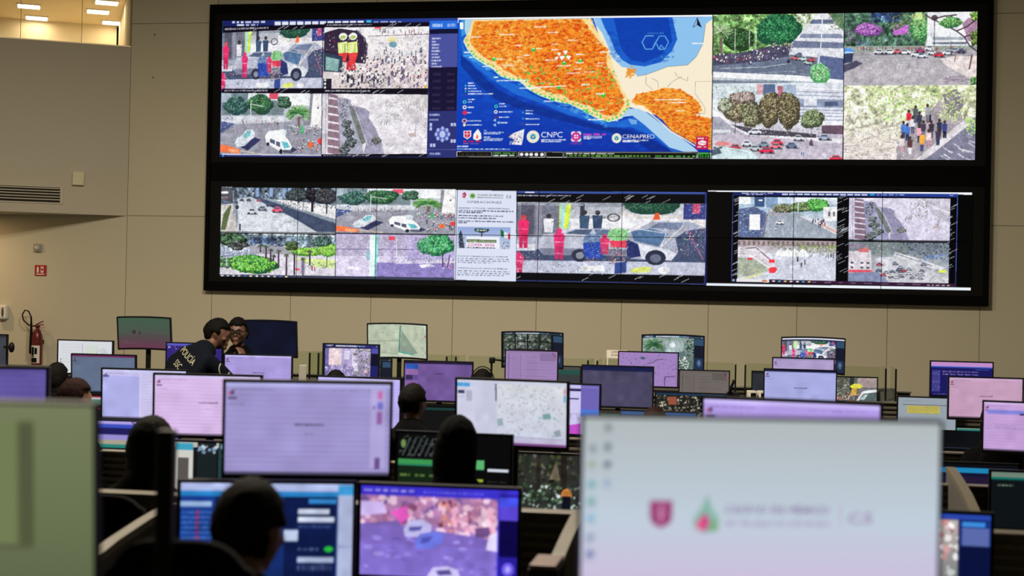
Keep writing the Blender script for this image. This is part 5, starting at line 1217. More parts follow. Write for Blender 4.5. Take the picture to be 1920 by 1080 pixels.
# ------------------------------------------------------------------ monitor pictures
def P_(w=120, h=68, bg=(0, 0, 0)): return Pic(w, h, 2, bg)
def ui_doc(bg, top=None, txt=(60, 60, 90), center=True, side=None, right=True):
    """an almost empty document page: menu line, small emblem at the left, one printed line in the middle"""
    def f():
        p = P_(); p.rect(0,0,100,100,bg)
        p.rect(0,0,100,5, top or tuple(min(255, c*1.08) for c in bg)); 
        for i in range(14): p.line([(0,14+i*6),(100,14.5+i*6)],0.7,tuple(c*.93 for c in bg))
        p.scrib(4,8.5,30,1.4,tuple(c*.8 for c in bg),1,3,.3); p.rect(2,10,3.4,14,(190,80,120)); p.ell(4.4,11.5,1.2,2.4,tuple(c*.45 for c in bg)); p.rect(1.5,16,7,18.4,tuple(c*.4 for c in bg)); p.scrib(2,24,12,1.4,tuple(c*.75 for c in bg))
        p.scrib(60,9,92,1.3,tuple(c*.82 for c in bg),1,4,.4)
        if center: p.scrib(42,46,60,2.2,tuple(c*.5 for c in bg),1,3,.15); p.scrib(48,56,54,1.4,tuple(c*.82 for c in bg))
        if side: side(p)
        p.rect(0,96.5,100,100,tuple(c*.45 for c in bg)); 
        p.patch(.025, 12); return p
    return f
def ui_wall():
    p = P_(170, 100); p.sub(0,0,100,48).grad((178,186,188),(192,206,220)); p.sub(0,48,100,72).grad((192,206,220),(202,194,222)); p.sub(0,72,100,101).grad((202,194,222),(206,176,220))
    for i,(x,y,c) in enumerate(((7,5,(120,130,140)),(7,14,(110,120,130)),(7,22.5,(96,106,116)),(3,15,(130,140,150)),(2.8,22.5,(160,170,150)),(2.8,32,(110,170,180)),(2.8,40,(110,170,170)),(2.8,48,(130,180,210)),(2.8,57,(140,160,190)),(2.8,65,(110,120,170)),(7,31,(150,170,200)))): p.rect(x-.9,y-1.6,x+.9,y+1.6,c); p.scrib(x-1.2,y+3,x+1.4,.8,(130,140,150),.6)
    p.poly([(19,39.5),(25.4,39.5),(25.4,47),(24.4,50.5),(22.2,52.5),(20,50.5),(19,47)],(150,52,108)); p.rect(20,41.4,24.4,42.2,(206,150,186)); p.rect(21.8,42,22.6,50,(206,150,186)); p.rect(20,45,24.4,46,(190,120,166))
    p.poly([(31,48),(33.4,42),(35,37),(36.4,43),(38.2,46),(38,53.5),(34,54.5),(31.4,52)],(140,186,170)); p.poly([(32.4,50),(34.2,45),(35.6,48),(35,53.6),(33.2,53)],(206,40,130)); p.poly([(35.6,50),(37.6,48),(38.2,53),(36.2,54)],(120,170,120)); p.ell(33.2,50.5,1.3,2.6,(226,90,140)); p.line([(34.8,37),(35,45)],1.2,(120,170,160))
    p.text('CIUDAD DE MÉXICO',40,44.6,3.2,(120,90,140),w=29); p.text('CAPITAL DE LA TRANSFORMACIÓN',40,50.4,2.0,(150,110,170),w=29); p.line([(72,40),(72,51)],.8,(190,180,206))
    p.text('C5',74.4,49.0,5,(150,110,160),w=6.6); return p
def ui_olive():
    p = P_(120, 70, (112,124,84)); p.sub(0,0,100,60).grad((116,124,92),(104,114,80)); p.sub(0,60,100,101).grad((104,114,80),(92,100,74))
    p.rect(0,9,78,70,(114,124,84)); p.rect(78,9,82.5,71,(82,88,62)); p.rect(0,70,82,72.5,(86,92,66)); return p
def ui_logo():
    p = P_(); p.sub(0,0,100,55).grad((66,92,72),(74,84,76)); p.sub(0,55,100,101).grad((78,76,74),(104,56,78))
    p.poly([(24,42),(31,42),(31,50),(27.5,56),(24,50)],(66,46,54)); p.poly([(35,52),(38,40),(41,50),(40,55),(36,55)],(70,60,62)); p.text('CIUDAD DE MÉXICO',44,49,5,(96,70,76),w=27); p.scrib(44,53,71,1.5,(96,60,74)); p.text('C5',76,52,6,(110,66,84),w=6); p.scrib(8,80,18,3,(120,80,96)); p.scrib(8,85,34,1.2,(120,80,96)); return p
def ui_navy():
    p = P_(64, 36, (14,18,38)); p.patch(.1, 10); return p
def ui_gray(c):
    def f():
        p = P_(80, 46, c); p.patch(.05, 10); p.rect(0,0,100,6,tuple(q*.7 for q in c)); return p
    return f
def ui_white():
    p = P_(); p.rect(0,0,100,100,(214,216,222))
    for i in range(7): p.scrib(6,12+i*9,42,1.6,(190,192,202),1,6,.3)
    p.line([(45,8),(45,60)],1,(150,150,170)); p.rect(50,14,74,50,(206,214,208)); p.line([(66,50),(74,30),(84,22),(92,40)],.8,(150,160,150)); p.ell(84,34,5,7,(196,204,206)); p.rect(4,56,6,60,(90,90,110)); p.rect(4,64,6,68,(90,90,110)); p.scrib(60,70,90,2,(190,192,202)); return p
def ui_tri():
    p = P_(120, 68, (188,198,176)); 
    for i in range(14): p.line([(0,6+i*7),(100,7+i*7)],.6,(170,182,160))
    p.dabs((4,6,96,94),26,(.6,1.4),[(120,130,120),(140,150,130),(90,110,110)]); p.line([(0,52),(52,50)],1,(130,140,120)); p.poly([(53,4),(55,4),(52,84),(50,84)],(70,130,112)); p.poly([(56,16),(62,32),(72,58),(84,86),(76,90),(52,80)],(142,158,142)); p.poly([(50,80),(76,90),(76,94),(50,86)],(86,170,150)); p.poly([(50,86),(80,95),(60,98),(48,90)],(214,220,204)); p.rect(96,2,98.5,40,(196,206,190)); p.rect(96.5,30,98.4,38,(150,60,70)); p.line([(0,84),(50,90)],1,(140,150,130)); p.line([(60,20),(96,80)],.7,(160,172,150)); p.patch(.04,8); return p
def ui_street():
    p = P_(); p.rect(0,0,100,100,(20,20,60)); header(p.sub(0,0,100,8),(30,30,80),(50,50,120)); q = p.sub(3,12,86,100); q.grad((186,170,214),(120,104,160))
    q.rect(0,0,12,100,(90,80,140)); q.rect(8,0,36,60,(214,190,200)); q.dabs((10,20,36,60),60,(.7,1.8),[(230,190,150),(240,214,190),(200,160,190)]); q.rect(38,0,56,46,(160,150,200)); q.rect(42,10,54,40,(206,196,226)); q.rect(60,0,66,60,(226,214,240)); q.dabs((62,0,100,100),260,(.8,2.2),[(120,120,110),(90,84,96),(150,146,130),(60,60,76)]); q.rect(62,50,72,80,(214,206,230)); q.dabs((0,60,64,100),220,(.6,1.8),[(110,96,156),(170,160,206),(80,70,120),(206,196,226)]); q.ell(90,80,4,6,(226,170,180)); q.grain(14)
    s = p.sub(87,8,100,100); s.rect(0,0,100,100,(30,30,100)); s.rect(0,2,100,20,(80,80,170)); s.rect(0,20,100,62,(14,12,40)); return p
def ui_side(p, x=82):
    s = p.sub(x,8,100,100); s.rect(0,0,100,100,(34,48,76)); s.rect(0,0,100,20,(50,76,104)); s.rect(0,20,100,60,(22,26,44)); s.ell(50,76,26,12,(70,90,130)); s.ell(50,76,10,5,(110,130,170))
def ui_grid():
    p = P_(128, 72, (16,20,26)); header(p.sub(0,0,100,5),(30,50,70),(40,60,80))
    for r in range(4):
        for c in range(4):
            q = p.sub(2+c*20,6+r*23,20+c*20,27+r*23); k = RNG.integers(0,5); q.grad([(110,124,110),(70,80,70),(130,130,130),(90,100,96),(60,80,60)][k],(50,56,56)); q.dabs((0,0,100,100),26,(1,2.6),[(70,84,66),(120,126,116),(46,52,52),(96,110,90),(150,156,150)]); q.line([(0,90),(60,20)],1.5,(120,124,124)); q.patch(.2,4)
    ui_side(p, 84); return p
def ui_palm():
    p = P_(128, 72, (20,26,34)); header(p.sub(0,0,100,7),(30,60,80),(50,70,90)); q = p.sub(0,7,84,100); q.grad((120,140,130),(60,80,76)); q.dabs((0,0,100,100),260,(.8,2.4),[(70,96,86),(100,120,110),(50,66,62),(130,150,140)]); q.rect(44,10,80,52,(140,160,160)); q.ell(58,24,6,8,(206,216,220)); q.poly([(40,60),(80,40),(90,60),(60,80)],(70,90,90)); q.palm(22,26,20,1.5,(60,110,64),50,1.5); q.palm(22,26,13,1.3,(30,66,40),30,1.5); q.rect(0,50,10,60,(190,90,80)); q.dabs((50,60,90,100),160,(.8,2),[(190,206,196),(60,80,76),(226,236,230),(20,30,34)]); q.dabs((86,0,100,60),60,(.8,2.2),[(20,40,36),(40,60,50)]); q.grain(18); ui_side(p, 85); return p
def ui_crash():
    p = P_(128, 72, (20,20,50)); p.rect(0,0,100,5,(226,230,240)); sc_crash(p.sub(0,8,86,74), .8, 12); p.rect(0,5,100,9,(30,30,70)); p.sub(0,76,86,100).grad((120,110,130),(80,74,96)); ui_side(p, 87); return p
def ui_umb():
    p = P_(110, 66, (90,90,96)); q=p; q.rect(20,0,66,100,(70,74,66)); q.rect(0,0,30,60,(120,140,150)); q.dabs((30,0,70,60),180,(.8,2),[(40,50,36),(110,120,90),(30,34,34),(150,140,130)]); q.rect(52,0,60,40,(30,34,32)); q.rect(34,0,42,30,(60,60,50)); q.dabs((10,50,70,90),300,(.7,1.8),[(190,60,50),(240,240,236),(40,40,46),(206,160,60),(60,80,130),(30,26,30)]); q.rect(66,0,100,30,(140,120,120)); q.poly([(52,28),(60,20),(70,20),(76,28),(70,34),(56,34)],(206,200,50)); q.poly([(56,36),(66,32),(64,50),(54,60)],(206,150,50)); q.poly([(64,74),(74,44),(86,38),(100,36),(100,100),(60,100)],(226,230,232)); q.poly([(68,72),(77,50),(100,44),(100,78),(76,76)],(60,76,76)); q.poly([(70,68),(78,54),(84,52),(78,70)],(160,180,180)); q.poly([(60,86),(100,78),(100,100),(58,100)],(236,238,240)); q.grain(12); return p
def ui_list(bg, red=False):
    def f():
        p = P_(110, 64, bg); d = tuple(c*.45 for c in bg); m_ = tuple(c*.78 for c in bg); p.rect(0,0,100,8,tuple(c*.92 for c in bg)); 
        for i in range(12): p.line([(0,12+i*7.3),(100,12.3+i*7.3)],.6,m_); p.ell(6,15+i*7.3,1.1,1.8,d); p.scrib(12,16+i*7.3,26,1.4,m_,1,2,.3); p.ell(29,15+i*7.3,.7,1.2,d); p.scrib(40,16+i*7.3,60,1.4,m_)
        p.rect(66,8,96,34,tuple(c*.86 for c in bg)); p.line([(90,5),(96,20)],1.2,d); p.rect(95,10,97,30,(170,80,110)); return p
    return f
def ui_mapdots(bg):
    def f():
        p = P_(120, 68, bg); d = tuple(c*.4 for c in bg)
        p.dabs((2,6,97,94),130,(.5,1.1),[d,tuple(c*.55 for c in bg),(80,70,110)]); p.poly([(38,12),(46,16),(42,22),(36,18)],(70,90,110)); p.line([(48,34),(60,28),(62,22),(76,18)],1.1,d); p.line([(78,98),(78,72),(96,68)],1.3,d); p.line([(0,66),(40,60)],.8,tuple(c*.8 for c in bg)); p.rect(97,2,99.6,96,tuple(c*.9 for c in bg)); return p
    return f
def ui_mapsite():
    p = P_(150, 86, (196,200,222)); p.rect(0,0,100,4,(206,210,226)); p.rect(0,5,12,11,(70,160,220)); p.rect(5.6,5,6.4,11,(130,190,230)); p.rect(0,11,17,100,(206,206,228)); p.rect(1,17,7,22,(60,62,96)); p.rect(8.5,17,14,34,(176,178,204)); p.scrib(1,28,6,1.2,(150,150,180)); p.rect(17,6,35,92,(200,202,224))
    for i in range(14): p.scrib(19,12+i*5,33,1,(188,190,214),1,3,.3)
    p.poly([(35,5),(36.4,5),(36.8,32),(35.4,32)],(90,94,120)); p.sub(37,5,97,86).grad((214,216,222),(204,208,226)); p.dabs((38,6,96,84),260,(.7,2.2),[(192,200,206),(182,194,202),(198,200,212),(176,186,202)]); p.poly([(78,50),(85,48),(86,56),(79,58)],(120,160,160)); p.poly([(37,60),(42,58),(43,70),(38,70)],(150,170,180)); p.dabs((40,20,92,76),50,(.4,.9),[(130,140,156),(130,150,154)]); p.poly([(38,84),(43,82),(42,86),(37,87)],(70,70,100)); p.poly([(88,76),(94,72),(95,82),(90,84)],(150,160,176)); p.rect(97,6,99,84,(206,206,220)); p.rect(97,10,98.6,18,(206,140,150)); p.rect(97,20,98.6,30,(80,170,210)); p.line([(37,86),(97,88)],.8,(150,150,180)); p.rect(19,84,23,88,(110,110,140)); p.sub(0,88,100,101).grad((190,190,214),(196,180,214)); p.rect(0,96,100,100,(120,70,130)); p.patch(.02,10); return p
def ui_split():
    p = P_(110, 66, (206,200,240)); p.rect(0,0,78,4,(190,184,236)); p.rect(60,8,78,14,(40,36,84)); p.rect(54,27,76,30,(70,60,130)); p.scrib(0,18,50,2,(170,164,214)); p.scrib(0,60,76,1.6,(150,150,190)); p.dabs((40,60,78,100),40,(.7,1.4),[(150,150,190),(180,176,214)]); p.poly([(60,84),(78,78),(78,100),(56,100)],(196,80,200)); p.rect(78,0,100,50,(110,100,180)); p.rect(78,50,100,64,(60,120,226)); p.rect(78,64,100,100,(196,190,232)); p.dabs((80,66,98,96),24,(.5,1.1),[(110,110,170)]); p.scrib(80,6,98,1.6,(160,156,214)); return p
def ui_purple():
    p = P_(110, 64, (112,86,150)); p.rect(0,0,100,6,(40,30,60)); p.rect(2,7,20,20,(40,84,170)); p.rect(2,20,20,34,(140,100,160)); p.rect(2,36,12,48,(50,40,84)); p.rect(12,36,20,48,(96,72,140)); p.scrib(44,32,58,2,(60,44,96)); p.rect(0,50,20,72,(130,94,160)); p.patch(.05,10); return p
def ui_slate():
    p = P_(110, 64, (74,70,98)); p.rect(0,0,100,12,(22,28,70)); p.scrib(4,17,12,2,(40,40,60)); p.scrib(44,31,56,1.6,(40,38,60)); p.patch(.05,10); return p
def ui_navyapp():
    p = P_(120, 68, (26,24,92)); p.rect(0,0,100,13,(190,140,200)); p.rect(0,13,100,17,(50,90,190)); p.rect(2,24,16,90,(44,44,120))
    for i in range(12): p.scrib(3,30+i*5,15,1.8,(130,120,190),1,3,.3)
    for c in range(5):
        for r in range(2): p.scrib(20+c*12,30+r*8,29+c*12,3,(150,130,190),1,3,.3); p.rect(19+c*12,25,19.6+c*12,36,(160,120,180))
    p.scrib(72,22,94,1.6,(90,130,220)); p.scrib(4,96,50,2,(120,110,170),1,1.4,1); return p
def ui_blueapp():
    p = P_(150, 86, (20,44,104)); p.rect(0,0,100,11,(176,188,232)); p.rect(0,9,91,14,(40,130,200)); p.rect(91,2,100,12,(60,150,210)); p.rect(0,14,20,100,(26,60,140)); p.rect(0,20,18,25,(150,180,220))
    for i in range(12): p.scrib(1,32+i*5.2,18,2.2,(70,120,200),1,2,.2); p.ell(10,31+i*5.2,1,1.4,(190,50,90))
    p.rect(20,14,30,100,(16,36,90)); p.dabs((20,16,30,98),50,(.7,1.8),[(60,110,180),(30,70,130),(90,140,160)])
    p.rect(60,14,90,100,(14,26,70)); p.rect(74,16,90,21,(50,130,200)); p.rect(68,27,86,32,(200,210,232)); p.rect(68,35,89,40,(200,210,232)); p.scrib(68,46,88,3,(60,80,130)); p.rect(60,48,68,60,(190,206,236)); p.ell(86,68,2.6,3,(40,190,60)); p.scrib(68,69,80,2,(90,110,150)); p.rect(68,76,89,82,(170,184,216)); p.scrib(68,90,88,6,(70,84,130)); p.rect(91,12,100,100,(170,180,214)); p.scrib(92,66,99,2,(120,130,190)); p.patch(.05,8); return p
def ui_blurcam():
    p = P_(150, 86, (30,24,120)); p.grad((60,50,200),(50,40,190)); p.scrib(2,7,34,3,(170,160,240),1,4,.4); p.scrib(40,7,78,2,(110,110,240)); q = p.sub(0,11,87,101); q.grad((170,130,190),(120,104,206)); q.rect(0,0,100,36,(170,120,170)); q.dabs((0,0,100,34),120,(2,5),[(206,150,180),(120,90,150),(186,130,170),(150,90,130),(226,190,214)]); q.poly([(0,8),(16,8),(20,22),(0,26)],(206,184,240)); q.poly([(22,20),(34,12),(36,26),(30,34)],(226,90,190)); q.rect(58,4,70,34,(190,130,150)); q.dabs((58,6,70,40),30,(1.5,3),[(226,150,120),(120,60,90)]); q.dabs((58,12,100,46),70,(2,5),[(236,186,214),(226,160,190),(246,206,226),(190,130,170)]); q.poly([(84,36),(94,34),(96,46),(84,48)],(110,76,130)); q.poly([(0,36),(28,30),(34,50),(20,60),(0,60)],(120,96,170)); q.rect(0,52,100,101,(132,112,206)); q.poly([(0,36),(40,38),(100,50),(100,60),(0,60)],(126,104,190)); q.dabs((0,50,100,100),50,(2,5),[(140,122,216),(120,100,196),(150,134,222)],.5)
    q.poly([(32,40),(36,30),(46,28),(52,34),(52,44),(42,50),(33,50)],(196,190,240)); q.poly([(36,38),(46,36),(44,42),(36,43)],(90,90,170)); q.poly([(40,56),(44,46),(54,42),(62,46),(60,56),(52,64),(42,64)],(110,120,226)); q.poly([(46,50),(54,48),(50,56),(44,58)],(80,84,180)); q.poly([(50,96),(54,86),(64,84),(72,88),(74,98),(60,101),(50,101)],(206,196,246)); q.poly([(56,90),(66,88),(68,94),(58,96)],(90,80,150)); q.poly([(94,44),(100,40),(100,64),(92,62)],(226,214,246)); q.ell(14,72,4,3,(160,144,226))
    s = p.sub(88,5,100,101); s.rect(0,0,100,100,(40,30,150)); s.rect(0,4,100,14,(70,80,230)); s.rect(0,14,100,30,(90,70,210)); s.rect(0,30,100,72,(14,8,70)); s.ell(50,86,32,8,(110,90,230)); s.ell(50,86,14,4,(170,160,250)); p.patch(.05,8); return p
def ui_darkapp(bars, bg=(12,14,16)):
    def f():
        p = P_(100, 58, bg)
        for x0,y0,x1,y1,c in bars: p.rect(x0,y0,x1,y1,c)
        for i in range(10): p.scrib(RNG.uniform(2,40),RNG.uniform(30,90),RNG.uniform(45,90),1.5,(44,52,56),1,4,.5)
        return p
    return f
def ui_below():
    """dark street scene above a green toned window"""
    p = P_(130, 74, (10,10,12)); q = p.sub(2,4,38,36); q.dabs((0,0,100,100),80,(.8,2),[(30,40,30),(70,80,66),(16,20,20)]); 
    for i in range(7): q.line([(8+i*14,98),(28+i*14,10)],1.6,(70,76,80))
    q.ell(10,40,6,20,(110,140,80)); p.rect(1,40,60,50,(60,150,80)); p.rect(1,47,60,50,(40,120,90)); p.rect(1,50,60,80,(20,36,20))
    for i in range(3): p.scrib(3+i*13,66,12+i*13,4,(96,120,60),1,4,.3)
    p.rect(70,38,77,52,(90,180,110)); p.rect(70,66,76,70,(150,170,50)); p.rect(80,50,98,54,(206,214,226)); p.scrib(80,70,96,2,(50,50,50)); return p
def ui_trees():
    p = P_(120, 70, (44,46,42)); p.dabs((0,0,100,60),300,(1,3),[(60,60,52),(40,50,34),(86,84,76),(30,34,30),(70,80,50)]); p.rect(18,0,22,60,(40,34,30)); p.rect(40,0,46,60,(36,30,26)); p.poly([(30,40),(36,10),(40,40)],(110,100,80)); p.dabs((0,50,100,98),260,(.9,2.4),[(150,170,160),(80,110,80),(40,50,50),(190,200,200),(60,90,60),(110,130,110)]); p.ell(46,64,5,10,(190,120,60)); p.rect(42,66,50,100,(14,16,26)); p.ell(70,76,4,6,(30,50,90)); p.rect(0,92,100,100,(150,120,106)); p.patch(.15,6); return p
def ui_palette():
    p = P_(100, 58, (20,22,26)); p.rect(0,0,100,9,(190,186,170)); p.rect(14,3,30,14,(60,160,190)); p.rect(0,9,14,100,(140,130,110)); p.rect(14,14,30,100,(206,206,196)); p.rect(16,26,26,80,(90,84,80)); p.rect(34,0,52,100,(26,34,36)); p.dabs((34,4,52,18),16,(1,2.4),[(120,150,180),(200,214,226)]); p.rect(54,0,100,100,(40,66,70)); p.rect(56,3,100,10,(150,206,220)); p.dabs((58,10,100,96),120,(1,3),[(90,150,70),(60,90,60),(160,190,110),(150,60,60),(30,50,60)]); p.ell(66,32,7,12,(90,220,40)); return p
def ui_strip(cols):
    def f():
        p = P_(100, 58, (14,16,24)); y = 0
        for h, c in cols: p.rect(0,y,100,y+h,c); y += h
        for i in range(8): p.scrib(4,min(98,y+6+i*7),80,2,(50,60,80),1,5,.6)
        return p
    return f
def ui_bw():
    p = P_(100, 58, (150,160,170)); p.scrib(8,12,40,1.5,(120,126,140)); p.rect(8,22,88,24,(70,50,60)); p.rect(16,26,72,50,(190,180,90)); 
    for i in range(5): p.scrib(18,31+i*5,70,1.6,(140,130,70),1,6,.2)
    return p
def ui_scene4():
    p = P_(120, 70, (30,30,28)); p.rect(0,0,100,5,(30,60,90))
    for c in range(4):
        q = p.sub(1+c*25,6,24+c*25,97); q.dabs((0,0,100,60),70,(1,2.4),[(140,130,110),(80,84,70),(190,180,160),(50,50,44)]); q.dabs((0,45,100,100),80,(1,2.6),[(206,200,180),(110,110,96),(40,40,38),(160,156,140)])
        q.line([(0,100),(60,60),(100,55)],1.8,(214,210,196))
    p.rect(18,10,30,30,(150,80,60)); return p
def ui_blueside():
    p = P_(120, 70, (20,26,70)); p.rect(0,0,100,7,(40,70,170)); q = p.sub(0,8,78,100); q.grad((190,180,176),(110,114,116)); q.dabs((0,0,100,50),120,(1.4,4),[(226,220,214),(206,150,150),(150,130,130),(240,240,240)]); q.dabs((0,50,100,100),60,(1.4,4),[(150,150,150),(90,90,90),(190,196,190)]); s = p.sub(79,8,100,100); s.rect(0,0,100,100,(26,50,130)); s.rect(6,2,80,8,(60,140,220)); s.rect(6,10,94,34,(90,106,170)); s.rect(0,34,100,100,(10,18,60)); return p
def ui_teal():
    p = P_(100, 58, (14,20,22)); p.rect(0,2,100,10,(110,130,116)); p.rect(0,10,100,15,(20,110,100)); p.scrib(6,26,20,3,(120,140,120)); p.rect(40,60,60,68,(110,130,90)); 
    for i in range(5): p.scrib(40,24+i*7,60,2,(44,60,60))
    return p
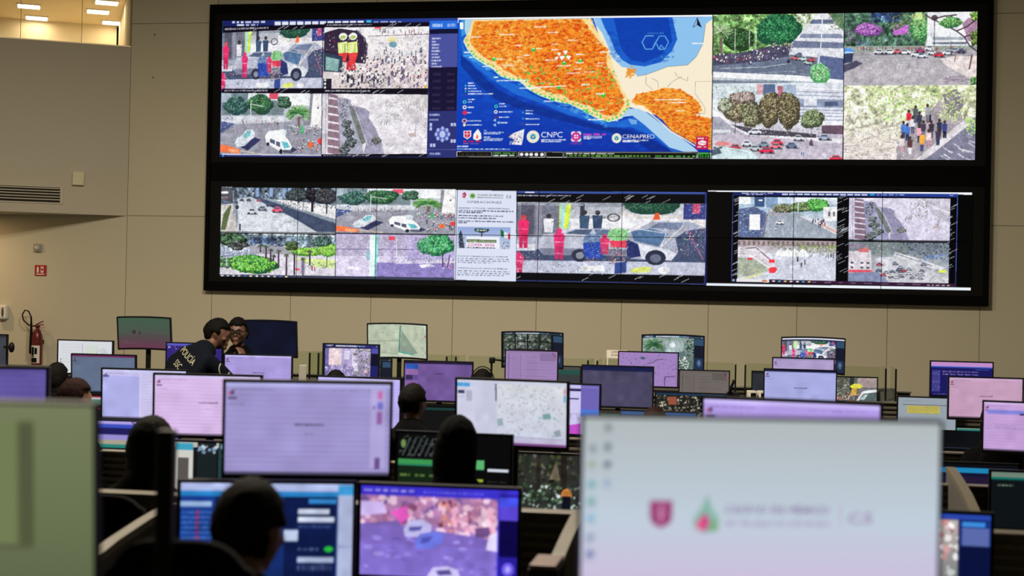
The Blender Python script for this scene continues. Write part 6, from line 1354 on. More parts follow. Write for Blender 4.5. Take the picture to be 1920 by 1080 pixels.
MONITORS = [
    ('27', 0.428, 2.396, 1.560, -3.0, -0.6, 0, lambda: ui_wall(), 'huge blurred near monitor with pale desktop, purple shield and city emblem'),
    ('27', -1.019, 2.449, 1.557, 0.0, -5.3, 0, lambda: ui_olive(), 'big blurred olive green screen at the lower left corner'),
    ('27', -0.733, 5.180, 1.442, -5.2, -2.2, 0, lambda: ui_doc((160,150,206),(180,178,232),side=side_tabs)(), 'large blurred lilac monitor with a blank page above the blue app monitor'),
    ('27', -0.835, 4.950, 1.106, -4.6, -0.6, 0, lambda: ui_blueapp(), "near blue and white application monitor behind the dark haired operator's head"),
    ('27', -0.255, 5.298, 1.057, 7.1, -0.5, 0, lambda: ui_blurcam(), 'near violet monitor showing a blurred street camera with blue and white cars'),
    ('27', -1.685, 7.927, 1.303, 2.5, -1.8, 0, lambda: ui_doc((216,186,232),(212,198,240))(), 'pinkish lilac monitor left of the large blurred lilac page'),
    ('27', -2.513, 9.771, 1.226, 6.2, -2.2, 0, lambda: ui_doc((196,190,236),(206,206,244),center=False,side=side_half)(), 'lilac monitor with a two column page, above the woman with glasses on her head'),
    ('27', -2.038, 5.320, 1.463, -4.8, -0.8, 0, lambda: ui_doc((98,86,160),(90,80,150),center=False)(), 'dark violet blurred monitor at the left edge above the olive screen'),
    ('27', -3.680, 12.861, 1.184, 7.2, -3.5, 0, lambda: ui_doc((98,112,138),(110,40,86),center=False)(), 'slanted grey blue monitor with a maroon top bar'),
    ('24', -3.951, 13.211, 1.297, 7.6, -0.6, 0, lambda: ui_white(), 'bright white monitor beside the fire extinguisher'),
    ('24', -3.559, 13.765, 1.508, 7.6, -2.2, 1, lambda: ui_logo(), 'tall curved monitor with dim green and plum city wallpaper'),
    ('27', -2.390, 13.858, 1.496, 7.3, -0.7, 1, lambda: ui_navy(), 'switched off dark navy curved monitor behind the man in glasses'),
    ('27', -2.212, 12.472, 1.228, 5.3, -1.0, 0, lambda: ui_doc((170,154,220),(196,186,240))(), "lilac document monitor in front of the police officer's elbow"),
    ('22', -1.338, 11.917, 1.357, 8.4, -0.4, 0, lambda: ui_street(), 'small monitor with a violet street camera picture and navy side bar'),
    ('27', -1.146, 14.254, 1.485, 7.0, -0.9, 1, lambda: ui_tri(), 'curved monitor with a pale map and grey triangular shape'),
    ('27', -1.020, 9.598, 1.211, 16.1, 0.0, 0, lambda: ui_doc((190,180,246),(200,190,250),center=False)(), 'violet lit monitor mostly hidden behind the large blurred lilac page'),
    ('27', -0.628, 12.414, 1.207, 7.6, -0.5, 0, lambda: ui_purple(), 'dusky purple monitor with blue tabs above the short haired man'),
    ('27', 0.007, 7.428, 1.337, 15.4, -2.5, 0, lambda: ui_mapsite(), 'large tilted monitor with a grey dotted city map and blue tabs'),
    ('27', 0.320, 9.741, 1.192, 13.6, -0.0, 0, lambda: ui_split(), 'lilac and blue split monitor just right of the grey dotted map'),
    ('27', 0.208, 13.967, 1.436, 7.9, -0.7, 1, lambda: ui_grid(), 'curved monitor with a grid of small camera pictures'),
    ('22', 0.190, 12.889, 1.302, 8.1, -0.3, 0, lambda: ui_list((160,132,184))(), 'purple list monitor in front of the camera grid'),
    ('27', 0.393, 14.016, 1.116, 9.3, 0.0, 0, lambda: ui_strip([(10,(70,74,72)),(12,(34,80,72)),(78,(56,60,62))])(), 'dim grey monitor with teal stripe beneath the camera grid'),
    ('27', 0.907, 12.035, 1.216, 11.3, -0.3, 0, lambda: ui_slate(), 'dark slate monitor with a navy top bar in the middle'),
    ('24', 1.236, 12.767, 1.314, 8.9, -0.2, 0, lambda: ui_mapdots((160,130,190))(), 'mauve monitor with a speckled street map'),
    ('27', 1.585, 13.915, 1.436, 8.8, -0.3, 1, lambda: ui_palm(), 'curved monitor with a palm tree camera view'),
    ('22', 1.872, 13.722, 1.116, 9.8, 0.0, 0, lambda: ui_list((112,104,100))(), 'grey list monitor right of the mauve speckled map'),
    ('27', 1.564, 12.324, 0.983, 9.8, 0.0, 0, lambda: ui_scene4(), "monitor with four bright street pictures below the slate monitor's right corner"),
    ('27', 2.939, 13.831, 1.443, 10.0, -0.0, 1, lambda: ui_crash(), 'curved monitor with the crash scene at the right of the far row'),
    ('24', 2.593, 12.596, 1.294, 9.1, 0.0, 0, lambda: ui_doc((176,158,206),(150,140,180),side=side_marks)(), 'lilac monitor stacked just below the curved crash scene monitor'),
    ('27', 2.470, 12.121, 1.213, 10.3, 0.0, 0, lambda: ui_doc((168,172,226),(26,26,60))(), 'pale blue lilac document monitor with black top bar, in front of the crash scene monitor'),
    ('24', 3.207, 13.487, 1.094, 9.5, 0.0, 0, lambda: ui_umb(), 'monitor with a yellow umbrella and white car picture'),
    ('27', 0.958, 4.858, 1.432, 17.5, 0.0, 0, lambda: ui_doc((178,156,230),(200,184,246),center=False)(), 'wide violet lit monitor rising behind the huge pale desktop monitor'),
    ('24', 4.008, 12.639, 1.291, 10.1, -0.1, 0, lambda: ui_navyapp(), 'navy monitor with pink top bar and file icons near the right edge'),
    ('24', 3.540, 10.590, 1.252, 8.8, -0.2, 0, lambda: ui_doc((200,160,190),(206,170,206))(), 'pink document monitor at the right edge'),
    ('24', 3.195, 8.757, 1.191, 16.9, 0.2, 0, lambda: ui_doc((196,160,216),(206,180,226),center=False,side=side_blue)(), 'purple monitor with a blue bar cut off by the right edge'),
    ('22', 3.507, 11.961, 1.011, 9.3, 0.0, 0, lambda: ui_bw(), 'grey page monitor with a yellow highlighted block'),
    ('24', 2.534, 13.322, 1.135, 9.7, 0.0, 0, lambda: ui_gray((44,48,54))(), 'dark idle monitor between the grey list and the pale blue lilac page'),
    ('27', 3.903, 11.950, 0.766, 9.3, 0.0, 0, lambda: ui_strip([(8,(104,140,116)),(6,(26,110,110)),(86,(12,14,18))])(), 'low dark monitor with a teal bar beneath the pink page'),
    ('24', 2.867, 8.774, 0.810, 8.6, 0.0, 0, lambda: ui_strip([(12,(14,14,20)),(14,(30,130,180)),(10,(20,20,50)),(40,(34,24,52))])(), 'low dark monitor with a bright blue bar at the right'),
    ('27', 2.895, 7.623, 0.893, 8.5, 0.0, 0, lambda: ui_teal(), 'dark monitor with grey and teal bars low at the right edge'),
    ('24', 1.529, 5.308, 1.002, 11.0, 0.0, 0, lambda: ui_blueside(), 'near monitor with bright camera picture and blue side bar, right of the huge desktop monitor'),
    ('27', -2.526, 9.652, 0.882, 7.3, 0.0, 0, lambda: ui_strip([(8,(176,160,226)),(8,(60,80,190)),(16,(34,30,90)),(12,(150,140,210)),(10,(166,160,140)),(8,(40,130,120)),(38,(10,10,12))])(), 'low monitor with violet and blue bands at left beside the olive screen'),
    ('27', -1.599, 7.737, 0.951, 7.2, 0.0, 0, lambda: ui_palette(), 'low monitor with colourful window slices beneath the pinkish lilac page'),
    ('27', -0.281, 7.258, 1.069, 11.2, 0.0, 0, lambda: ui_below(), 'low dark monitor with a green toned window beside the hooded operator'),
    ('27', 0.341, 7.695, 0.926, 11.1, 0.0, 0, lambda: ui_trees(), 'low monitor with a dim tree and crowd picture beneath the grey dotted map'),
    ('27', 0.887, 11.959, 0.837, 9.4, 0.0, 0, lambda: ui_strip([(6,(12,14,16)),(8,(30,96,84)),(6,(20,22,22)),(5,(110,100,90)),(75,(14,18,20))])(), 'low dark monitor with teal line beneath the slate monitor'),
    ('24', 1.045, 9.986, 0.996, 9.9, 0.0, 0, lambda: ui_strip([(8,(40,90,150)),(8,(24,60,110)),(84,(30,44,46))])(), "low monitor with a blue top bar behind the huge desktop monitor's upper edge"),
    ('27', -3.671, 12.195, 0.877, 10.3, 0.0, 0, lambda: ui_strip([(4,(10,10,14)),(5,(150,40,60)),(6,(190,190,196)),(14,(50,120,110)),(10,(12,14,20)),(5,(170,60,50)),(56,(20,22,30))])(), 'low dark monitor with red and teal stripes beneath the slanted monitor'),
    ('27', -5.082, 13.514, 1.326, 3.3, -0.5, 0, lambda: ui_gray((62,64,72))(), 'grey idle monitor at the left edge with a round black webcam'),
    ('24', -2.878, 12.939, 1.303, 9.0, 0.0, 0, lambda: ui_crowdv(), "small violet camera picture monitor behind the police officer's back"),
    ('27', -0.654, 12.403, 0.826, 8.1, 0.0, 0, lambda: ui_strip([(8,(12,12,14)),(8,(24,60,60)),(84,(14,14,16))])(), 'low dark monitor beneath the dusky purple monitor'),
    ('24', -1.421, 13.869, 1.157, 8.7, 0.0, 0, lambda: ui_grid(), 'small low camera grid monitor beneath the pale map monitor'),
]
SIZES = {'24': (.545, .325), '27': (.615, .362), '22': (.49, .29)}
def monitor(sz, x, y, z, yaw, tilt, curved, ui, label):
    """x, y, z: middle of the top front edge; the front faces the camera side"""
    W, H = SIZES[sz]; F0 = 0.545
    if z-H < F0+.02: H = z-F0-.02
    yw, tl = math.radians(yaw), math.radians(-9 if curved else tilt)
    t = empty('computer_monitor', (x, y, F0), -yw); tag(t, label, 'monitor', 'computer monitors on the control desks')
    Z = z-F0; bend = 1/.8 if curved else 0.0
    def B(v):       # local x right, y away from the camera, z down from the top edge
        X, Y, Zd = v
        if bend: Y = Y - (1-math.cos(X*bend))/bend + (1-math.cos(W/2*bend))/bend
        return Vector((X, Y*math.cos(tl)-Zd*math.sin(tl)*1.0, Z-Zd*math.cos(tl)-Y*math.sin(tl)))
    def slab(bm, x0, x1, y0, y1, z0, z1, n=10):
        n = n if bend else 1
        rings = []
        for i in range(n+1):
            X = x0+(x1-x0)*i/n
            rings.append([bm.verts.new(B((X, yy, zz))) for yy, zz in ((y0, z0), (y1, z0), (y1, z1), (y0, z1))])
        for a, b in zip(rings, rings[1:]):
            for k in range(4): bm.faces.new((a[k], a[(k+1) % 4], b[(k+1) % 4], b[k]))
        bm.faces.new(rings[0][::-1]); bm.faces.new(rings[-1])
    bz = .011 if H > .2 else .009; bb = .017
    if y < 3: bz, bb = .004, .008
    bm = NB(); slab(bm, -W/2, W/2, .004, .030, 0, H); slab(bm, -W*.36, W*.36, .030, .052, H*.14, H*.86)
    slab(bm, -W/2, W/2, -.004, .004, 0, bz); slab(bm, -W/2, W/2, -.004, .004, H-bb, H)
    slab(bm, -W/2, -W/2+bz, -.004, .004, bz, H-bb); slab(bm, W/2-bz, W/2, -.004, .004, bz, H-bb)
    bmesh.ops.recalc_face_normals(bm, faces=bm.faces[:])
    h = obj('housing', bm, M['black_plastic'], t)
    img = ui().out()
    sw, sh = W/2-bz, H-bb
    def pos(u, v):
        X = -sw+2*sw*u; Zd = bz+(sh-bz)*v; Y = np.full_like(X, .0025)
        if bend: Y = Y-(1-np.cos(X*bend))/bend+(1-math.cos(W/2*bend))/bend
        return np.stack([X, Y*math.cos(tl)-Zd*math.sin(tl), Z-Zd*math.cos(tl)-Y*math.sin(tl)], -1)
    s = grid_mesh('screen', pos, img, M['led'], t)
    yo = -math.sin(tl)*H*.5+.06+((1-math.cos(W/2*bend))/bend if bend else 0)
    bm = NB(); box(bm, -.022, .022, yo, yo+.03, .012, Z-H*.45, .004); box(bm, -.05, .05, yo-.022, yo+.01, Z-H*.62, Z-H*.40, .004); obj('stand_neck', bm, M['black_metal'], t)
    bm = NB(); box(bm, -.12, .12, yo-.09, yo+.08, 0, .012, .004); obj('stand_base', bm, M['black_metal'], t)
    return t
def side_tabs(p):
    p.rect(88,5,97,92,(176,166,216)); p.rect(92,8,95,17,(190,110,170)); p.rect(92,20,95.5,28,(110,110,196)); p.rect(91.6,30,95,44,(150,100,170)); p.rect(91,80,94,93,(110,80,140)); p.rect(89,24,91,27,(120,100,160))
def side_half(p):
    p.rect(44,4,46,96,(206,204,246)); p.rect(0,14,44,96,(176,176,232)); p.rect(46,6,98,96,(206,198,236))
    for i in range(14): p.scrib(48,12+i*6,96,1.2,(180,176,220),1,6,.3)
    p.rect(1,12,8,16,(100,90,150))
def side_marks(p): p.ell(36,52,1,8,(90,80,120)); p.ell(60,52,.8,9,(90,80,120))
def side_blue(p):
    p.rect(4,16,50,24,(130,130,214)); p.rect(40,22,98,26,(60,40,100)); p.rect(58,14,98,20,(60,44,110)); p.rect(70,26,71,96,(150,120,180)); p.scrib(4,48,36,1.4,(150,120,180)); p.scrib(4,54,46,1.4,(130,100,160)); p.rect(66,86,74,90,(60,40,80))
def ui_crowdv():
    p = P_(90, 52, (50,36,120)); p.rect(0,0,100,8,(90,90,190)); p.dabs((4,10,90,98),260,(.6,1.6),[(150,140,220),(90,76,170),(60,50,120),(190,186,240)]); return p
for m_ in MONITORS: monitor(*m_)

# ------------------------------------------------------------------ people
def skin_chain(nodes, edges, sub=2):
    """nodes: list of (co, radius); one smooth body grown over the lines between them"""
    me = bpy.data.meshes.new('t'); me.from_pydata([n[0] for n in nodes], edges, [])
    o = bpy.data.objects.new('t', me); COL.objects.link(o)
    md = o.modifiers.new('k', 'SKIN'); 
    if not me.skin_vertices: bpy.context.view_layer.update()
    sv = me.skin_vertices[0].data
    for i, n in enumerate(nodes):
        r = n[1]; sv[i].radius = r if isinstance(r, tuple) else (r, r)
    sv[0].use_root = True
    s = o.modifiers.new('s', 'SUBSURF'); s.levels = sub; s.render_levels = sub
    bpy.context.view_layer.update()
    ev = o.evaluated_get(bpy.context.evaluated_depsgraph_get())
    out = bpy.data.meshes.new_from_object(ev)
    bpy.data.objects.remove(o); bpy.data.meshes.remove(me)
    return out
def remesh(bm, vox):
    me = bpy.data.meshes.new('t'); bm.to_mesh(me); bm.free()
    o = bpy.data.objects.new('t', me); COL.objects.link(o)
    r = o.modifiers.new('r', 'REMESH'); r.mode = 'VOXEL'; r.voxel_size = vox
    s = o.modifiers.new('s', 'SMOOTH'); s.iterations = 3; s.factor = .5
    bpy.context.view_layer.update()
    out = bpy.data.meshes.new_from_object(o.evaluated_get(bpy.context.evaluated_depsgraph_get()))
    bpy.data.objects.remove(o); bpy.data.meshes.remove(me)
    return out
def head_shape(p, grow=0.0):
    """unit ball point -> head (x right, y face forward, z up), centre between the ears"""
    x, y, z = p
    X, Y, Zz = x*(.074+grow), y*(.094+grow), z*(.116+grow)
    if z < 0:
        t = min(1, -z); X *= 1-.30*t*t; 
        if y > 0: Y *= 1+.06*t
        else: Y *= 1-.34*t
        if y > 0 and z < -.35: Y += .012*t
    else:
        if y > 0: Y *= 1-.10*z
        if y < 0: Y *= 1.06
    return Vector((X, Y, Zz))
def head_bm(sub=4):
    t = bmesh.new(); bmesh.ops.create_icosphere(t, subdivisions=sub, radius=1.0)
    for v in t.verts: v.co = head_shape(v.co)
    # eye sockets
    for v in t.verts:
        for s in (-1, 1):
            d = (v.co-Vector((s*.030, .085, .008))).length
            if d < .026: v.co.y -= .010*(1-d/.026)
        d = abs(v.co.z+.055)
        if v.co.y > .06 and d < .01 and abs(v.co.x) < .028: v.co.y -= .002
    bm = NB(); join(bm, t)
    def tri_nose():
        q = bmesh.new()
        pts = [(-.006, .086, .022), (.006, .086, .022), (-.017, .084, -.030), (.017, .084, -.030), (-.007, .108, -.022), (.007, .108, -.022), (0, .098, .008), (0, .080, -.038), (0, .07, .02)]
        v = [q.verts.new(p) for p in pts]; bmesh.ops.convex_hull(q, input=v); join(bm, q)
    tri_nose()
    ellipsoid(bm, (0, .089, .026), (.042, .012, .007), 2); ellipsoid(bm, (0, .094, -.050), (.024, .010, .0055), 2); ellipsoid(bm, (0, .093, -.060), (.020, .010, .0065), 2); ellipsoid(bm, (0, .084, -.088), (.024, .018, .018), 2)
    for s in (-1, 1):
        ellipsoid(bm, (s*.074, -.006, -.004), (.009, .017, .031), 2); ellipsoid(bm, (s*.079, -.012, .008), (.007, .016, .018), 2); ellipsoid(bm, (s*.045, .062, -.02), (.022, .022, .018), 2); ellipsoid(bm, (s*.030, .081, .008), (.013, .009, .008), 2)
    return bm
def hand_bm(bm, wrist, d, up, s=1.0, curl=0.5, thumb=1):
    """palm and five fingers; d: pointing direction, up: back of the hand"""
    d = d.normalized(); up = (up-d*up.dot(d)).normalized(); sd = d.cross(up)
    c = wrist+d*.05*s
    t = bmesh.new(); bmesh.ops.create_icosphere(t, subdivisions=3, radius=1)
    Mx = Matrix((sd*.042*s, d*.055*s, up*.017*s)).transposed().to_4x4(); Mx.translation = c
    join(bm, t, Mx)
    for k, (off, L) in enumerate(((-.030, .068), (-.010, .078), (.011, .072), (.030, .058))):
        p0 = wrist+d*.088*s+sd*off*s; a = 0; pts = [p0-d*.02*s, p0]; p = p0
        for j, f in enumerate((.45, .32, .23)):
            a += curl*(.5+.25*j); p = p+(d*math.cos(a)-up*math.sin(a))*L*f*s; pts.append(p)
        tube(bm, pts, [.009*s, .009*s, .0085*s, .008*s, .0065*s], 8)
    p0 = wrist+d*.03*s-sd*thumb*.035*s
    tube(bm, [p0, p0+d*.02*s-sd*thumb*.02*s-up*.006*s, p0+d*.048*s-sd*thumb*.03*s-up*.014*s, p0+d*.068*s-sd*thumb*.03*s-up*.022*s], [.012*s, .011*s, .0095*s, .007*s], 8)
SKIN = {k: mat('skin_'+k, c, .55, noise=.06, nscale=40) for k, c in (('tan', (.13, .06, .034)), ('brown', (.085, .036, .021)))}
HAIR = {k: mat('hair_'+k, c, .75, spec=.06, noise=.4, nscale=90, bump=.4) for k, c in (('black', (.0025, .002, .002)), ('redbrown', (.011, .0035, .003)))}
CLOTH = {k: mat('cloth_'+k, c, .95, spec=.05, noise=.15, nscale=60, bump=.25) for k, c in (('black', (.0025, .0025, .003)), ('navy', (.0035, .0045, .008)), ('trouser', (.005, .005, .007)))}

def person(label, x, y, ztop, face, lean=0.1, hyaw=0.0, hpitch=0.15, hroll=0.0, skin='tan', hair='black', style='short', cloth='black', s=1.0, vox=.012, arms='desk', sit=True):
    """face: direction the chest points, degrees from +Y towards +X; ztop: height of the crown"""
    t = empty('person', (x, y, FLOOR), -math.radians(face))
    tag(t, label, 'person')
    top = ztop-FLOOR
    # work down from the crown to the seat along the bent spine
    hc = Vector((0, 0, top-.118*s))                          # head centre
    def sp(l): return Vector((0, math.sin(l), math.cos(l)))
    nb = hc-sp(lean*1.05)*.155*s+Vector((0, -.025, 0))*s      # base of the neck
    chest = nb-sp(lean)*.20*s
    belly = chest-sp(lean*.85)*.22*s
    pelvis = belly-sp(lean*.6)*.20*s
    if pelvis.z < .50: 
        k = .50-pelvis.z; pelvis.z = .50; belly.z += k*.5
    nodes = [(pelvis, (.135*s, .105*s)), (belly, (.135*s, .095*s)), (chest, (.150*s, .102*s)), (nb, (.062*s, .062*s)), (hc+Vector((0, -.02, -.05))*s, (.048*s, .050*s))]
    edges = [(0, 1), (1, 2), (2, 3), (3, 4)]
    hands = []
    J = {}
    for sd in (-1, 1):
        sh = chest+Vector((sd*.175, 0, .085))*s
        if arms == 'desk': el = sh+Vector((sd*.06, .13, -.25))*s; wr = el+Vector((-sd*.05, .22, .0))*s; hd = Vector((-sd*.1, 1, -.1))
        elif arms == 'lap': el = sh+Vector((sd*.07, .05, -.28))*s; wr = el+Vector((-sd*.10, .21, -.06))*s; hd = Vector((-sd*.3, 1, -.2))
        elif arms == 'chin':
            if sd == -1: el = sh+Vector((-.02, .18, -.20))*s; wr = sh+Vector((.07, .18, .03))*s; hd = Vector((.35, -.25, 1))
            else: el = sh+Vector((.06, .13, -.25))*s; wr = el+Vector((-.05, .22, 0))*s; hd = Vector((-.1, 1, -.1))
        elif arms == 'lean':
            if sd == -1: el = sh+Vector((-.06, .16, -.24))*s; wr = el+Vector((-.02, .20, -.12))*s; hd = Vector((0, 1, -.5))
            else: el = sh+Vector((.05, .22, -.20))*s; wr = el+Vector((-.02, .20, -.12))*s; hd = Vector((0, 1, -.3))
        i = len(nodes); nodes += [(sh, (.048*s, .048*s)), (el, (.038*s, .038*s)), (wr, (.028*s, .028*s))]; edges += [(2, i), (i, i+1), (i+1, i+2)]
        hands.append((wr, hd, sd)); J[sd] = (sh, el, wr)
        hp = pelvis+Vector((sd*.09, .02, -.02))*s
        if sit: kn = hp+Vector((sd*.05, .42, .0))*s; kn.z = max(kn.z, .46); an = Vector((kn.x, kn.y-.03, .09)); 
        else: kn = Vector((hp.x+sd*.01, hp.y+.05, pelvis.z*.54)); an = Vector((kn.x, hp.y-.04, .09))
        toe = an+Vector((0, .14, -.045))
        j = len(nodes); nodes += [(hp, (.092*s, .088*s)), (kn, (.062*s, .062*s)), (an, (.042*s, .042*s)), (toe, (.038*s, .03*s))]; edges += [(0, j), (j, j+1), (j+1, j+2), (j+2, j+3)]
        J[(sd, 'leg')] = j
    body = skin_chain(nodes, edges)
    bm = NB(); bm.from_mesh(body); bpy.data.meshes.remove(body)
    RH = Matrix.Translation(hc) @ Euler((-hpitch, hroll, -hyaw), 'YXZ').to_matrix().to_4x4() @ Matrix.Scale(s, 4)
    h = head_bm(); bmesh.ops.transform(h, matrix=RH, verts=h.verts[:]); join(bm, h)
    for wr, hd, sd in hands: hand_bm(bm, wr, hd, Vector((0, .2, 1)) if arms != 'chin' or sd == 1 else Vector((-1, .6, 0)), s, .55, -sd)
    me = remesh(bm, vox)
    keep = NB(); keep.from_mesh(me); bpy.data.meshes.remove(me); keep.verts.ensure_lookup_table()
    seen = set(); best = []
    for v0 in keep.verts:                     # keep the one connected body
        if v0.index in seen: continue
        st = [v0]; seen.add(v0.index); isl = []
        while st:
            v = st.pop(); isl.append(v)
            for e in v.link_edges:
                w_ = e.other_vert(v)
                if w_.index not in seen: seen.add(w_.index); st.append(w_)
        if len(isl) > len(best): best = isl
    bs = set(best); bmesh.ops.delete(keep, geom=[v for v in keep.verts if v not in bs], context='VERTS')
    me = bpy.data.meshes.new('body'); keep.to_mesh(me); keep.free()
    b = finish(me, 'body', SKIN[skin], t, True)
    def cloth_part(name, idx, grow, m):
        nn = [(nodes[i][0], tuple(r+grow for r in nodes[i][1])) for i in idx]; mp = {a: k for k, a in enumerate(idx)}
        ee = [(mp[a], mp[c]) for a, c in edges if a in mp and c in mp]
        me = skin_chain(nn, ee); return finish(me, name, m, t, True)
    # clothes
    nodes[3] = (nodes[3][0], (.070*s, .068*s)); nodes[4] = (nodes[3][0]+(hc-nodes[3][0])*.42, (.050*s, .052*s))
    ja = cloth_part('jacket', [2, 1, 0, 3, 4, 5, 6, 7, 12, 13, 14], .030, CLOTH[cloth])
    lg = [0, 8, 9, 10, 15, 16, 17]
    cloth_part('trousers', lg, .012, CLOTH['trouser'])
    for sd, j in ((-1, 10), (1, 17)):
        bm = NB(); a = nodes[j][0]; box(bm, a.x-.045, a.x+.045, a.y-.07, a.y+.20, 0.0, .075, .025); obj('shoe', bm, M['black_plastic'], t, True)
    # hair
    q = bmesh.new(); bmesh.ops.create_icosphere(q, subdivisions=4, radius=1)
    for v in q.verts:
        p = v.co.copy(); g = .016 + .003*math.sin(p.x*23)*math.sin(p.z*19+p.y*17)
        front = p.y > .30 and p.z < .50
        low = p.z < (-.48 if style == 'short' else -.75)
        side = p.y > -.32 and p.z < .06 and p.y <= .30
        if style != 'short': side = p.y > .12 and p.z < .1
        if front or low or side: g = -.022
        v.co = head_shape(p, g)
    if style in ('long', 'hood'):
        ellipsoid(q, (0, -.045, -.10), (.085, .055, .13), 3); ellipsoid(q, (0, -.05, -.02), (.085, .065, .09), 3)
    if style == 'hood': ellipsoid(q, (0, -.03, -.07), (.098, .085, .17), 3)
    if style == 'bun': ellipsoid(q, (0, -.115, .05), (.045, .04, .042), 3)
    bmesh.ops.transform(q, matrix=RH, verts=q.verts[:])
    if style != 'hood': obj('hair', q, HAIR[hair], t, True)
    else: obj('hood', q, CLOTH['black'], t, True)
    if style == 'short' and vox < .0115:
        for sd in (-1, 1):
            bm = NB(); ellipsoid(bm, (sd*.030, .0875, .009), (.0095, .004, .0045), 2); bmesh.ops.transform(bm, matrix=RH, verts=bm.verts[:]); obj('eye', bm, M['eye'], t, True)
            bm = NB(); ellipsoid(bm, (sd*.030, .096, .030), (.017, .004, .004), 2); bmesh.ops.transform(bm, matrix=RH, verts=bm.verts[:]); obj('eyebrow', bm, HAIR['black'], t, True)
    t.hide_render = False
    return t, RH, J, ja
M['eye'] = mat('eye', (.05, .035, .03), .2, noise=.1)

def glasses(t, RH, label, dy=0.0, dz=0.0, rx=0.0):
    """black framed glasses as worn in head space"""
    g = empty('eyeglasses', (0, 0, 0)); tag(g, label, 'glasses')
    X = t.matrix_basis @ RH
    g.matrix_world = X @ Matrix.Translation((0, dy, dz)) @ Matrix.Rotation(rx, 4, 'X')
    bm = NB()
    for sd in (-1, 1):
        pts = [Vector((sd*.034+.026*math.cos(a)*(1 if abs(math.cos(a)) < .7 else .95), .108, .008+.018*math.sin(a))) for a in [2*PI*k/16 for k in range(17)]]
        tube(bm, pts, .0032, 6, False)
    tube(bm, [(-.010, .109, .012), (.010, .109, .012)], .003, 6); tube(bm, [(-.061, .107, .018), (.061, .107, .018)], .0036, 6)
    obj('rim', bm, M['black_plastic'], g, True)
    for sd in (-1, 1):
        bm = NB(); tube(bm, [(sd*.062, .106, .014), (sd*.080, .05, .012), (sd*.082, -.01, .010), (sd*.081, -.025, -.008)], .003, 6); obj('temple', bm, M['black_plastic'], g, True)
        bm = NB(); ellipsoid(bm, (sd*.034, .108, .008), (.025, .0015, .017), 2); obj('lens', bm, M['glass'], g, True)
    return g
M['shade'] = mat('lens_dark', (.03, .028, .03), .08, noise=.05)
def stamp(ja, t, name, m, tris, origin, ux, uy, n, parent):
    """flat lettering laid on the cloth: every corner is dropped on the surface along -n"""
    bv = bmesh.new(); bv.from_mesh(ja.data); tree = BVHTree.FromBMesh(bv); 
    bm = NB(); 
    t2 = bmesh.new()
    for tr in tris: 
        vs = [t2.verts.new(Vector((p[0], p[1], 0))) for p in tr]; t2.faces.new(vs)
    bmesh.ops.remove_doubles(t2, verts=t2.verts[:], dist=1e-5)
    bmesh.ops.subdivide_edges(t2, edges=t2.edges[:], cuts=1)
    bmesh.ops.triangulate(t2, faces=t2.faces[:])
    ok = {}
    for v in t2.verts:
        p = origin+ux*v.co.x+uy*v.co.y
        h = tree.ray_cast(p+n*.4, -n)
        q = h[0]+n*.004 if h[0] is not None else None
        ok[v] = bm.verts.new(q) if q is not None else None
    for f in t2.faces:
        vs = [ok[v] for v in f.verts]
        if all(vs) and len(set(vs)) == len(vs): bm.faces.new(vs)
    t2.free(); bv.free()
    return obj(name, bm, m, parent)

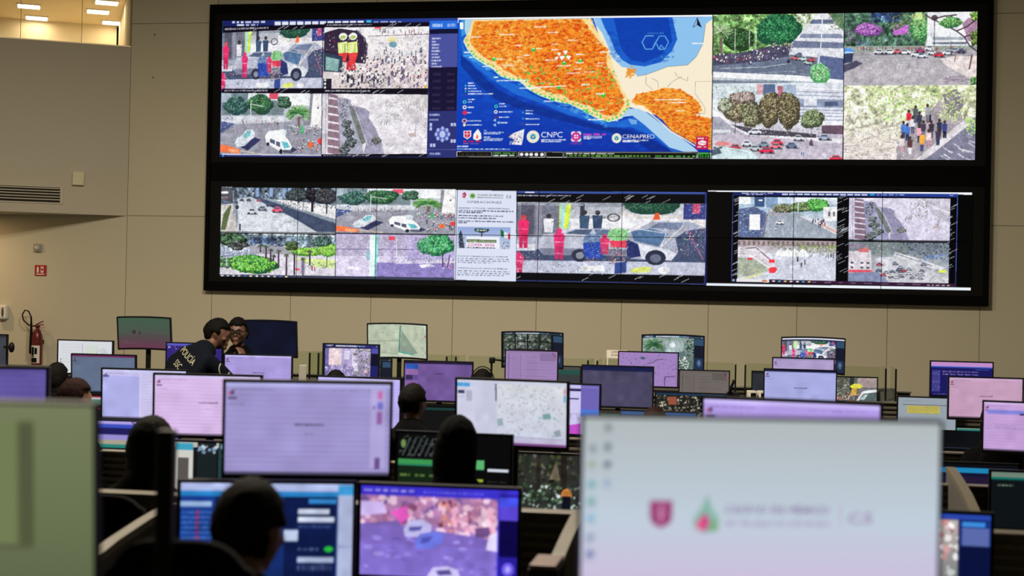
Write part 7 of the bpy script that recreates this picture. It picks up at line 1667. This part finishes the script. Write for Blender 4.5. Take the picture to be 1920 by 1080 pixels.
# ------------------------------------------------------------------ chairs
def chair_proto():
    t = empty('office_chair', (0, 0, FLOOR))
    bm = NB(); box(bm, -.24, .24, -.22, .24, .43, .50, .03); obj('seat', bm, M['dark_fabric'], t, True)
    bm = NB(); n = 12; rows = 10; g = []
    for j in range(rows+1):
        v_ = j/rows; w = .235*(1-.22*max(0, v_-.6)/.4*1.3)*(.86+.14*math.sin(PI*min(1, v_*1.2)))
        g.append([(-w+2*w*i/n, -.26-.07*v_+.035*((2*i/n-1)**2), .56+.56*v_-(.05*abs(2*i/n-1)**4 if j == rows else 0)) for i in range(n+1)])
    fr = [[bm.verts.new(p) for p in r] for r in g]; bk = [[bm.verts.new((p[0], p[1]-.045, p[2])) for p in r] for r in g]
    for j in range(rows):
        for i in range(n):
            bm.faces.new((fr[j][i], fr[j][i+1], fr[j+1][i+1], fr[j+1][i])); bm.faces.new((bk[j][i], bk[j+1][i], bk[j+1][i+1], bk[j][i+1]))
    for i in range(n): bm.faces.new((fr[0][i], bk[0][i], bk[0][i+1], fr[0][i+1])); bm.faces.new((fr[-1][i], fr[-1][i+1], bk[-1][i+1], bk[-1][i]))
    for j in range(rows): bm.faces.new((fr[j][0], fr[j+1][0], bk[j+1][0], bk[j][0])); bm.faces.new((fr[j][-1], bk[j][-1], bk[j+1][-1], fr[j+1][-1]))
    bmesh.ops.recalc_face_normals(bm, faces=bm.faces[:]); obj('backrest', bm, M['dark_fabric'], t, True)
    bm = NB(); tube(bm, [(0, -.20, .44), (0, -.30, .50), (0, -.33, .62), (0, -.335, .80)], .022, 8); obj('back_support', bm, M['black_metal'], t, True)
    for s in (-1, 1):
        bm = NB(); box(bm, s*.29-.035, s*.29+.035, -.15, .12, .66, .69, .012); tube(bm, [(s*.22, -.02, .44), (s*.29, -.02, .47), (s*.29, -.02, .665)], .014, 8); obj('armrest', bm, M['black_plastic'], t, True)
    bm = NB(); tube(bm, [(0, 0, .09), (0, 0, .43)], .026, 12); obj('gas_column', bm, M['black_metal'], t, True)
    for k in range(5):
        a = 2*PI*k/5+.3; bm = NB(); tube(bm, [(0, 0, .10), (.29*math.cos(a), .29*math.sin(a), .07)], [.024, .015], 8); l = obj('leg', bm, M['black_plastic'], t, True)
        bm = NB(); lathe(bm, [(.026, -.02), (.028, -.012), (.028, .012), (.026, .02)], 14)
        bmesh.ops.rotate(bm, cent=(0, 0, 0), matrix=Matrix.Rotation(PI/2, 3, 'X'), verts=bm.verts[:]); bmesh.ops.translate(bm, vec=(.29*math.cos(a), .29*math.sin(a), .028), verts=bm.verts[:]); obj('caster', bm, M['rubber'], l, True)
    return t
def copy_tree(o, parent=None):
    c = o.copy(); COL.objects.link(c)
    if parent: c.parent = parent
    for ch in list(o.children): copy_tree(ch, c)
    return c
CH0 = chair_proto(); _used = []
def chair(x, y, face, label):
    o = CH0 if not _used else copy_tree(CH0); o.scale = (1, 1, 1)
    _used.append(o); o.location = (x, y, FLOOR); o.rotation_euler = (0, 0, -math.radians(face))
    tag(o, label, 'chair', 'black office chairs at the desks'); return o
# ------------------------------------------------------------------ who sits where
P = {}
P['near'] = person('dark haired person seated in front of the near blue application monitor, seen from behind', -.672, 3.72, 1.259, 2, .25, .28, .12, 0, s=1.07)
_c = chair(-.70, 3.42, 2, 'black office chair nearest the camera, under the dark haired operator'); _c.scale = (1, 1, 1.265)
P['glasses'] = person('woman in black with glasses pushed up on dark hair, back turned', -1.593, 6.35, 1.19, 8, .2, .5, .1, 0, style='long')
chair(-1.60, 6.15, 8, 'black office chair under the woman with glasses on her head')
glasses(P['glasses'][0], P['glasses'][1], 'thin glasses pushed up on top of the seated woman\'s dark hair', -.06, .085, -.75)
P['hood'] = person('person in a black hood facing the grey dotted map monitor', -.225, 6.2, 1.233, 4, .2, .1, .25, 0, style='hood')
chair(-.22, 5.98, 4, 'black office chair under the hooded person')
P['short'] = person('short haired man in black seated below the dusky purple monitor', -.621, 9.15, 1.191, 10, .15, .35, .05, 0)
chair(-.60, 8.93, 10, 'black office chair under the short haired man')
P['left2'] = person('person with dark hair seated beyond the reddish haired woman at left', -3.583, 11.25, 1.172, 5, .15, .2, .1, 0, style='long')
chair(-3.6, 11.03, 5, 'black office chair under the farther dark haired person at left')
P['red'] = person('reddish brown haired person in profile at left, below the slanted monitor', -2.67, 8.75, 1.205, 20, .2, .7, .1, 0, hair='redbrown', style='long')
chair(-2.62, 8.55, 20, 'black office chair under the reddish haired person')
P['head'] = person('person wearing a headset in front of the purple list monitor', -.219, 11.3, 1.189, 6, .15, 0, .1, 0)
chair(-.2, 11.08, 6, 'black office chair under the person with the headset')
P['r1'] = person('person with a dark round head of hair just above the huge desktop monitor', .909, 8.9, 1.091, 8, .2, 0, .15, 0, hair='redbrown')
chair(.95, 8.68, 8, 'black office chair under the person behind the huge desktop monitor')
P['r2'] = person('person in black almost hidden behind the purple monitor at right', 3.40, 10.0, 1.085, 10, .2, .1, .1, 0)
chair(3.40, 9.78, 10, 'black office chair under the person hidden at right')
P['mid'] = person('person whose dark crown shows below the small street camera monitor', -1.39, 11.35, 1.154, 6, .15, 0, .1, 0)
chair(-1.37, 11.13, 6, 'black office chair under the person below the small street camera monitor')
# the officer leans in from the left, the man in glasses faces the room
P['cop'] = person('leaning police officer in a dark jacket lettered on the back, head turned right', -2.605, 12.62, 1.525, 36, .66, .86, .25, .0, skin='brown', cloth='navy', s=1.13, vox=.010, arms='lean', sit=False)
P['man'] = person('man with black framed glasses and dark jacket facing the room, hand at his chin', -2.50, 13.02, 1.53, 188, .05, -.12, .02, 0, skin='brown', s=1.10, vox=.010, arms='chin')
glasses(P['man'][0], P['man'][1], 'black framed glasses worn by the man facing the room', 0, .0, 0)
chair(-2.50, 13.25, 188, 'black office chair under the man in glasses')

# lettering on the officer's jacket
M['letter'] = mat('letter', (.30, .29, .20), .6, noise=.08)
t, RH, J, ja = P['cop']
def cam_pt(px, py, Y):
    a, b = (px-960)/FPX, (py-540)/FPX
    d = _F+_R2*a-_U2*b
    return EYE+d*(Y/d.y)
iv = t.matrix_basis.inverted()
def cop_stamp(name, tris, o, ux, uy, m):
    R3 = iv.to_3x3()
    return stamp(ja, t, name, m, tris, iv @ o, (R3 @ ux), (R3 @ uy), (R3 @ Vector((0, -1, 0))).normalized(), ja)
g_ = glyph_tris('POLICÍA'); g2 = glyph_tris('SSC')
d1 = Vector((.82, 0, -.62)).normalized(); d2 = Vector((.60, 0, .80)).normalized()
cop_stamp('lettering', g_, Vector((-2.885, 12.1, 1.245)), d1*.038, d2*.058, M['letter'])
cop_stamp('lettering', g2, Vector((-2.925, 12.1, 1.135)), d1*.038, d2*.058, M['letter'])
ring = []
for k in range(24):
    a, b = 2*PI*k/24, 2*PI*(k+1)/24
    p = [(math.cos(a), math.sin(a)), (math.cos(b), math.sin(b)), (.82*math.cos(b), .82*math.sin(b)), (.82*math.cos(a), .82*math.sin(a))]
    ring += [np.array([p[0], p[1], p[2]]), np.array([p[0], p[2], p[3]])]
cop_stamp('emblem', ring, Vector((-2.47, 12.1, 1.107)), Vector((.045, 0, 0)), Vector((0, 0, .075)), M['letter'])

# headset of the operator at the purple list monitor
hp = empty('headset', (0, 0, 0)); hp.matrix_world = P['head'][0].matrix_basis @ P['head'][1]; tag(hp, 'thin black headset on the operator in front of the purple list monitor', 'headset')
bm = NB(); tube(bm, [Vector((.098*math.cos(a), -.01, .142*math.sin(a)+.005)) for a in [PI*k/16 for k in range(17)]], .005, 8); obj('headband', bm, M['black_plastic'], hp, True)
for s in (-1, 1):
    bm = NB(); ellipsoid(bm, (s*.099, -.008, -.004), (.014, .032, .036), 2); obj('ear_cup', bm, M['black_plastic'], hp, True)

# small things on the desks
def small(name, loc, rz, label, cat, parts, group=None):
    t = empty(name, loc, rz); tag(t, label, cat, group)
    for nm, m, f in parts:
        bm = NB(); f(bm); obj(nm, bm, m, t, nm in ('gooseneck', 'ball', 'handset'))
    return t
F54 = 0.541
small('webcam', (-4.745, 13.45, 1.205), -YAW, 'round black webcam on the right side of the idle monitor at far left', 'webcam', [('ball', M['black_plastic'], lambda bm: ellipsoid(bm, (.03, 0, 0), (.027, .03, .05), 3)), ('bracket', M['black_metal'], lambda bm: box(bm, -.045, .01, -.012, .012, -.012, .012))])
small('tablet', (-1.965, 13.4, F54), -YAW+.5, 'silver tablet leaning upright left of the green glass panes', 'tablet', [('case', M['silver'], lambda bm: box(bm, -.035, .035, -.006, .006, .01, .565, .004, 0, Matrix.Rotation(.12, 4, 'X'))), ('foot', M['black_plastic'], lambda bm: box(bm, -.04, .04, -.05, .05, 0, .012))])
small('desk_lamp', (-.175, 13.2, F54), -YAW, 'small black desk lamp with a bent arm left of the camera grid monitor', 'lamp', [('gooseneck', M['black_metal'], lambda bm: tube(bm, [(0, 0, 0), (0, 0, .62), (.02, 0, .655), (.12, 0, .645)], .010, 8)), ('lamp_head', M['black_metal'], lambda bm: box(bm, -.02, .03, -.03, .03, .62, .675, .01)), ('base', M['black_metal'], lambda bm: box(bm, -.06, .06, -.05, .05, 0, .012, .004))])
small('desk_phone', (2.07, 13.2, F54), -YAW, 'black desk phone handset right of the grey list monitor', 'phone', [('body', M['black_plastic'], lambda bm: box(bm, -.06, .06, -.06, .06, 0, .40, .01)), ('handset', M['black_plastic'], lambda bm: tube(bm, [(-.03, -.07, .38), (-.02, -.075, .44), (.0, -.075, .49), (.01, -.07, .51)], [.018, .013, .013, .02], 8))])
for i, (x, l) in enumerate(((2.235, 'small white equipment box on the far desk, left one between the black posts'), (2.33, 'small white equipment box on the far desk, right one between the black posts'))):
    small('equipment_box', (x, 13.15, F54), -YAW+.3, l, 'box', [('shell', M['white'], lambda bm: box(bm, -.035, .035, -.05, .05, 0, .42, .006)), ('panel', M['black_plastic'], lambda bm: box(bm, -.025, .025, -.053, -.0505, .32, .40))], 'equipment boxes between the posts')
pl = empty('placard', wp(1.63, .953, 3.40), -YAW); tag(pl, 'white placard with plum lettering on the far glass screen', 'sign')
bm = NB(); box(bm, -.10, .10, -.006, .0, .245, .325, .001); box(bm, -.095, -.085, -.004, 0, 0, .245); box(bm, .085, .095, -.004, 0, 0, .245); obj('card', bm, M['white'], pl)
M['plum'] = mat('plum', (.25, .03, .07), .6, noise=.05)
for s, z, w in (('SUPERVISIÓN', .298, .13), ('DE ÁREA', .268, .075)):
    g = glyph_tris(s); k = w/g[..., 0].max(); bm = NB()
    for tr in g: bm.faces.new([bm.verts.new((-.055+p[0]*k, -.0075, z+p[1]*.018)) for p in tr])
    obj('lettering', bm, M['plum'], pl)
small('monitor_pole', (-.725, 3.02, FLOOR), 0, 'narrow black upright pole in front, left of the dark haired operator', 'pole', [('pole_shaft', M['black_metal'], lambda bm: box(bm, -.018, .018, -.02, .02, .02, 1.66, .004)), ('pole_foot', M['black_metal'], lambda bm: box(bm, -.12, .12, -.12, .12, 0, .02, .005))])
small('equipment_case', (.135, 4.75, F54+.001), -YAW, 'small black box with its lit top painted pale, on the near desk beside the cream edged panel', 'box', [('shell', M['black_plastic'], lambda bm: box(bm, -.05, .05, -.10, .10, 0, .33, .005)), ('lit_top', mat('pinkish', (.16, .10, .085), .5, noise=.1), lambda bm: box(bm, -.045, .045, -.10, .10, .331, .345, .004))])  # pinkish top slab: light falling on the dark box, put into its colour
small('end_bracket', wp(4.22, .541, 3.62), -YAW, 'grey box with sloping top at the right end of the far desk', 'box', [('shell', M['grey_panel'], lambda bm: prism(bm, [(-.3, 0), (.25, 0), (.25, .44), (-.05, .40), (-.3, .34)], -.075, .075)), ('top_strip', M['rail'], lambda bm: box(bm, -.077, .077, -.305, -.25, .341, .352))])

# ------------------------------------------------------------------ light: ceiling fixtures between the far desks and the wall
def lampfix(u, out, label):
    t = empty('ceiling_lamp', wp(u, CEIL, out), -YAW); tag(t, label, 'ceiling light', 'hall ceiling lamps above the picture')
    bm = NB(); box(bm, -.6, .6, -.6, .6, -.06, 0, .004); obj('fixture', bm, M['white'], t)
    return t
WARM = (1.0, .88, .68)
for (u, out, e, sx, lab) in LAMPS:
    lampfix(u, out, 'long ceiling lamp above the desks, '+lab)
    p = wp(u, CEIL-.08, out)
    lamp('hall_light', p, e, (1.2, 1.2), WARM, (0, 0, -YAW), math.radians(sx))
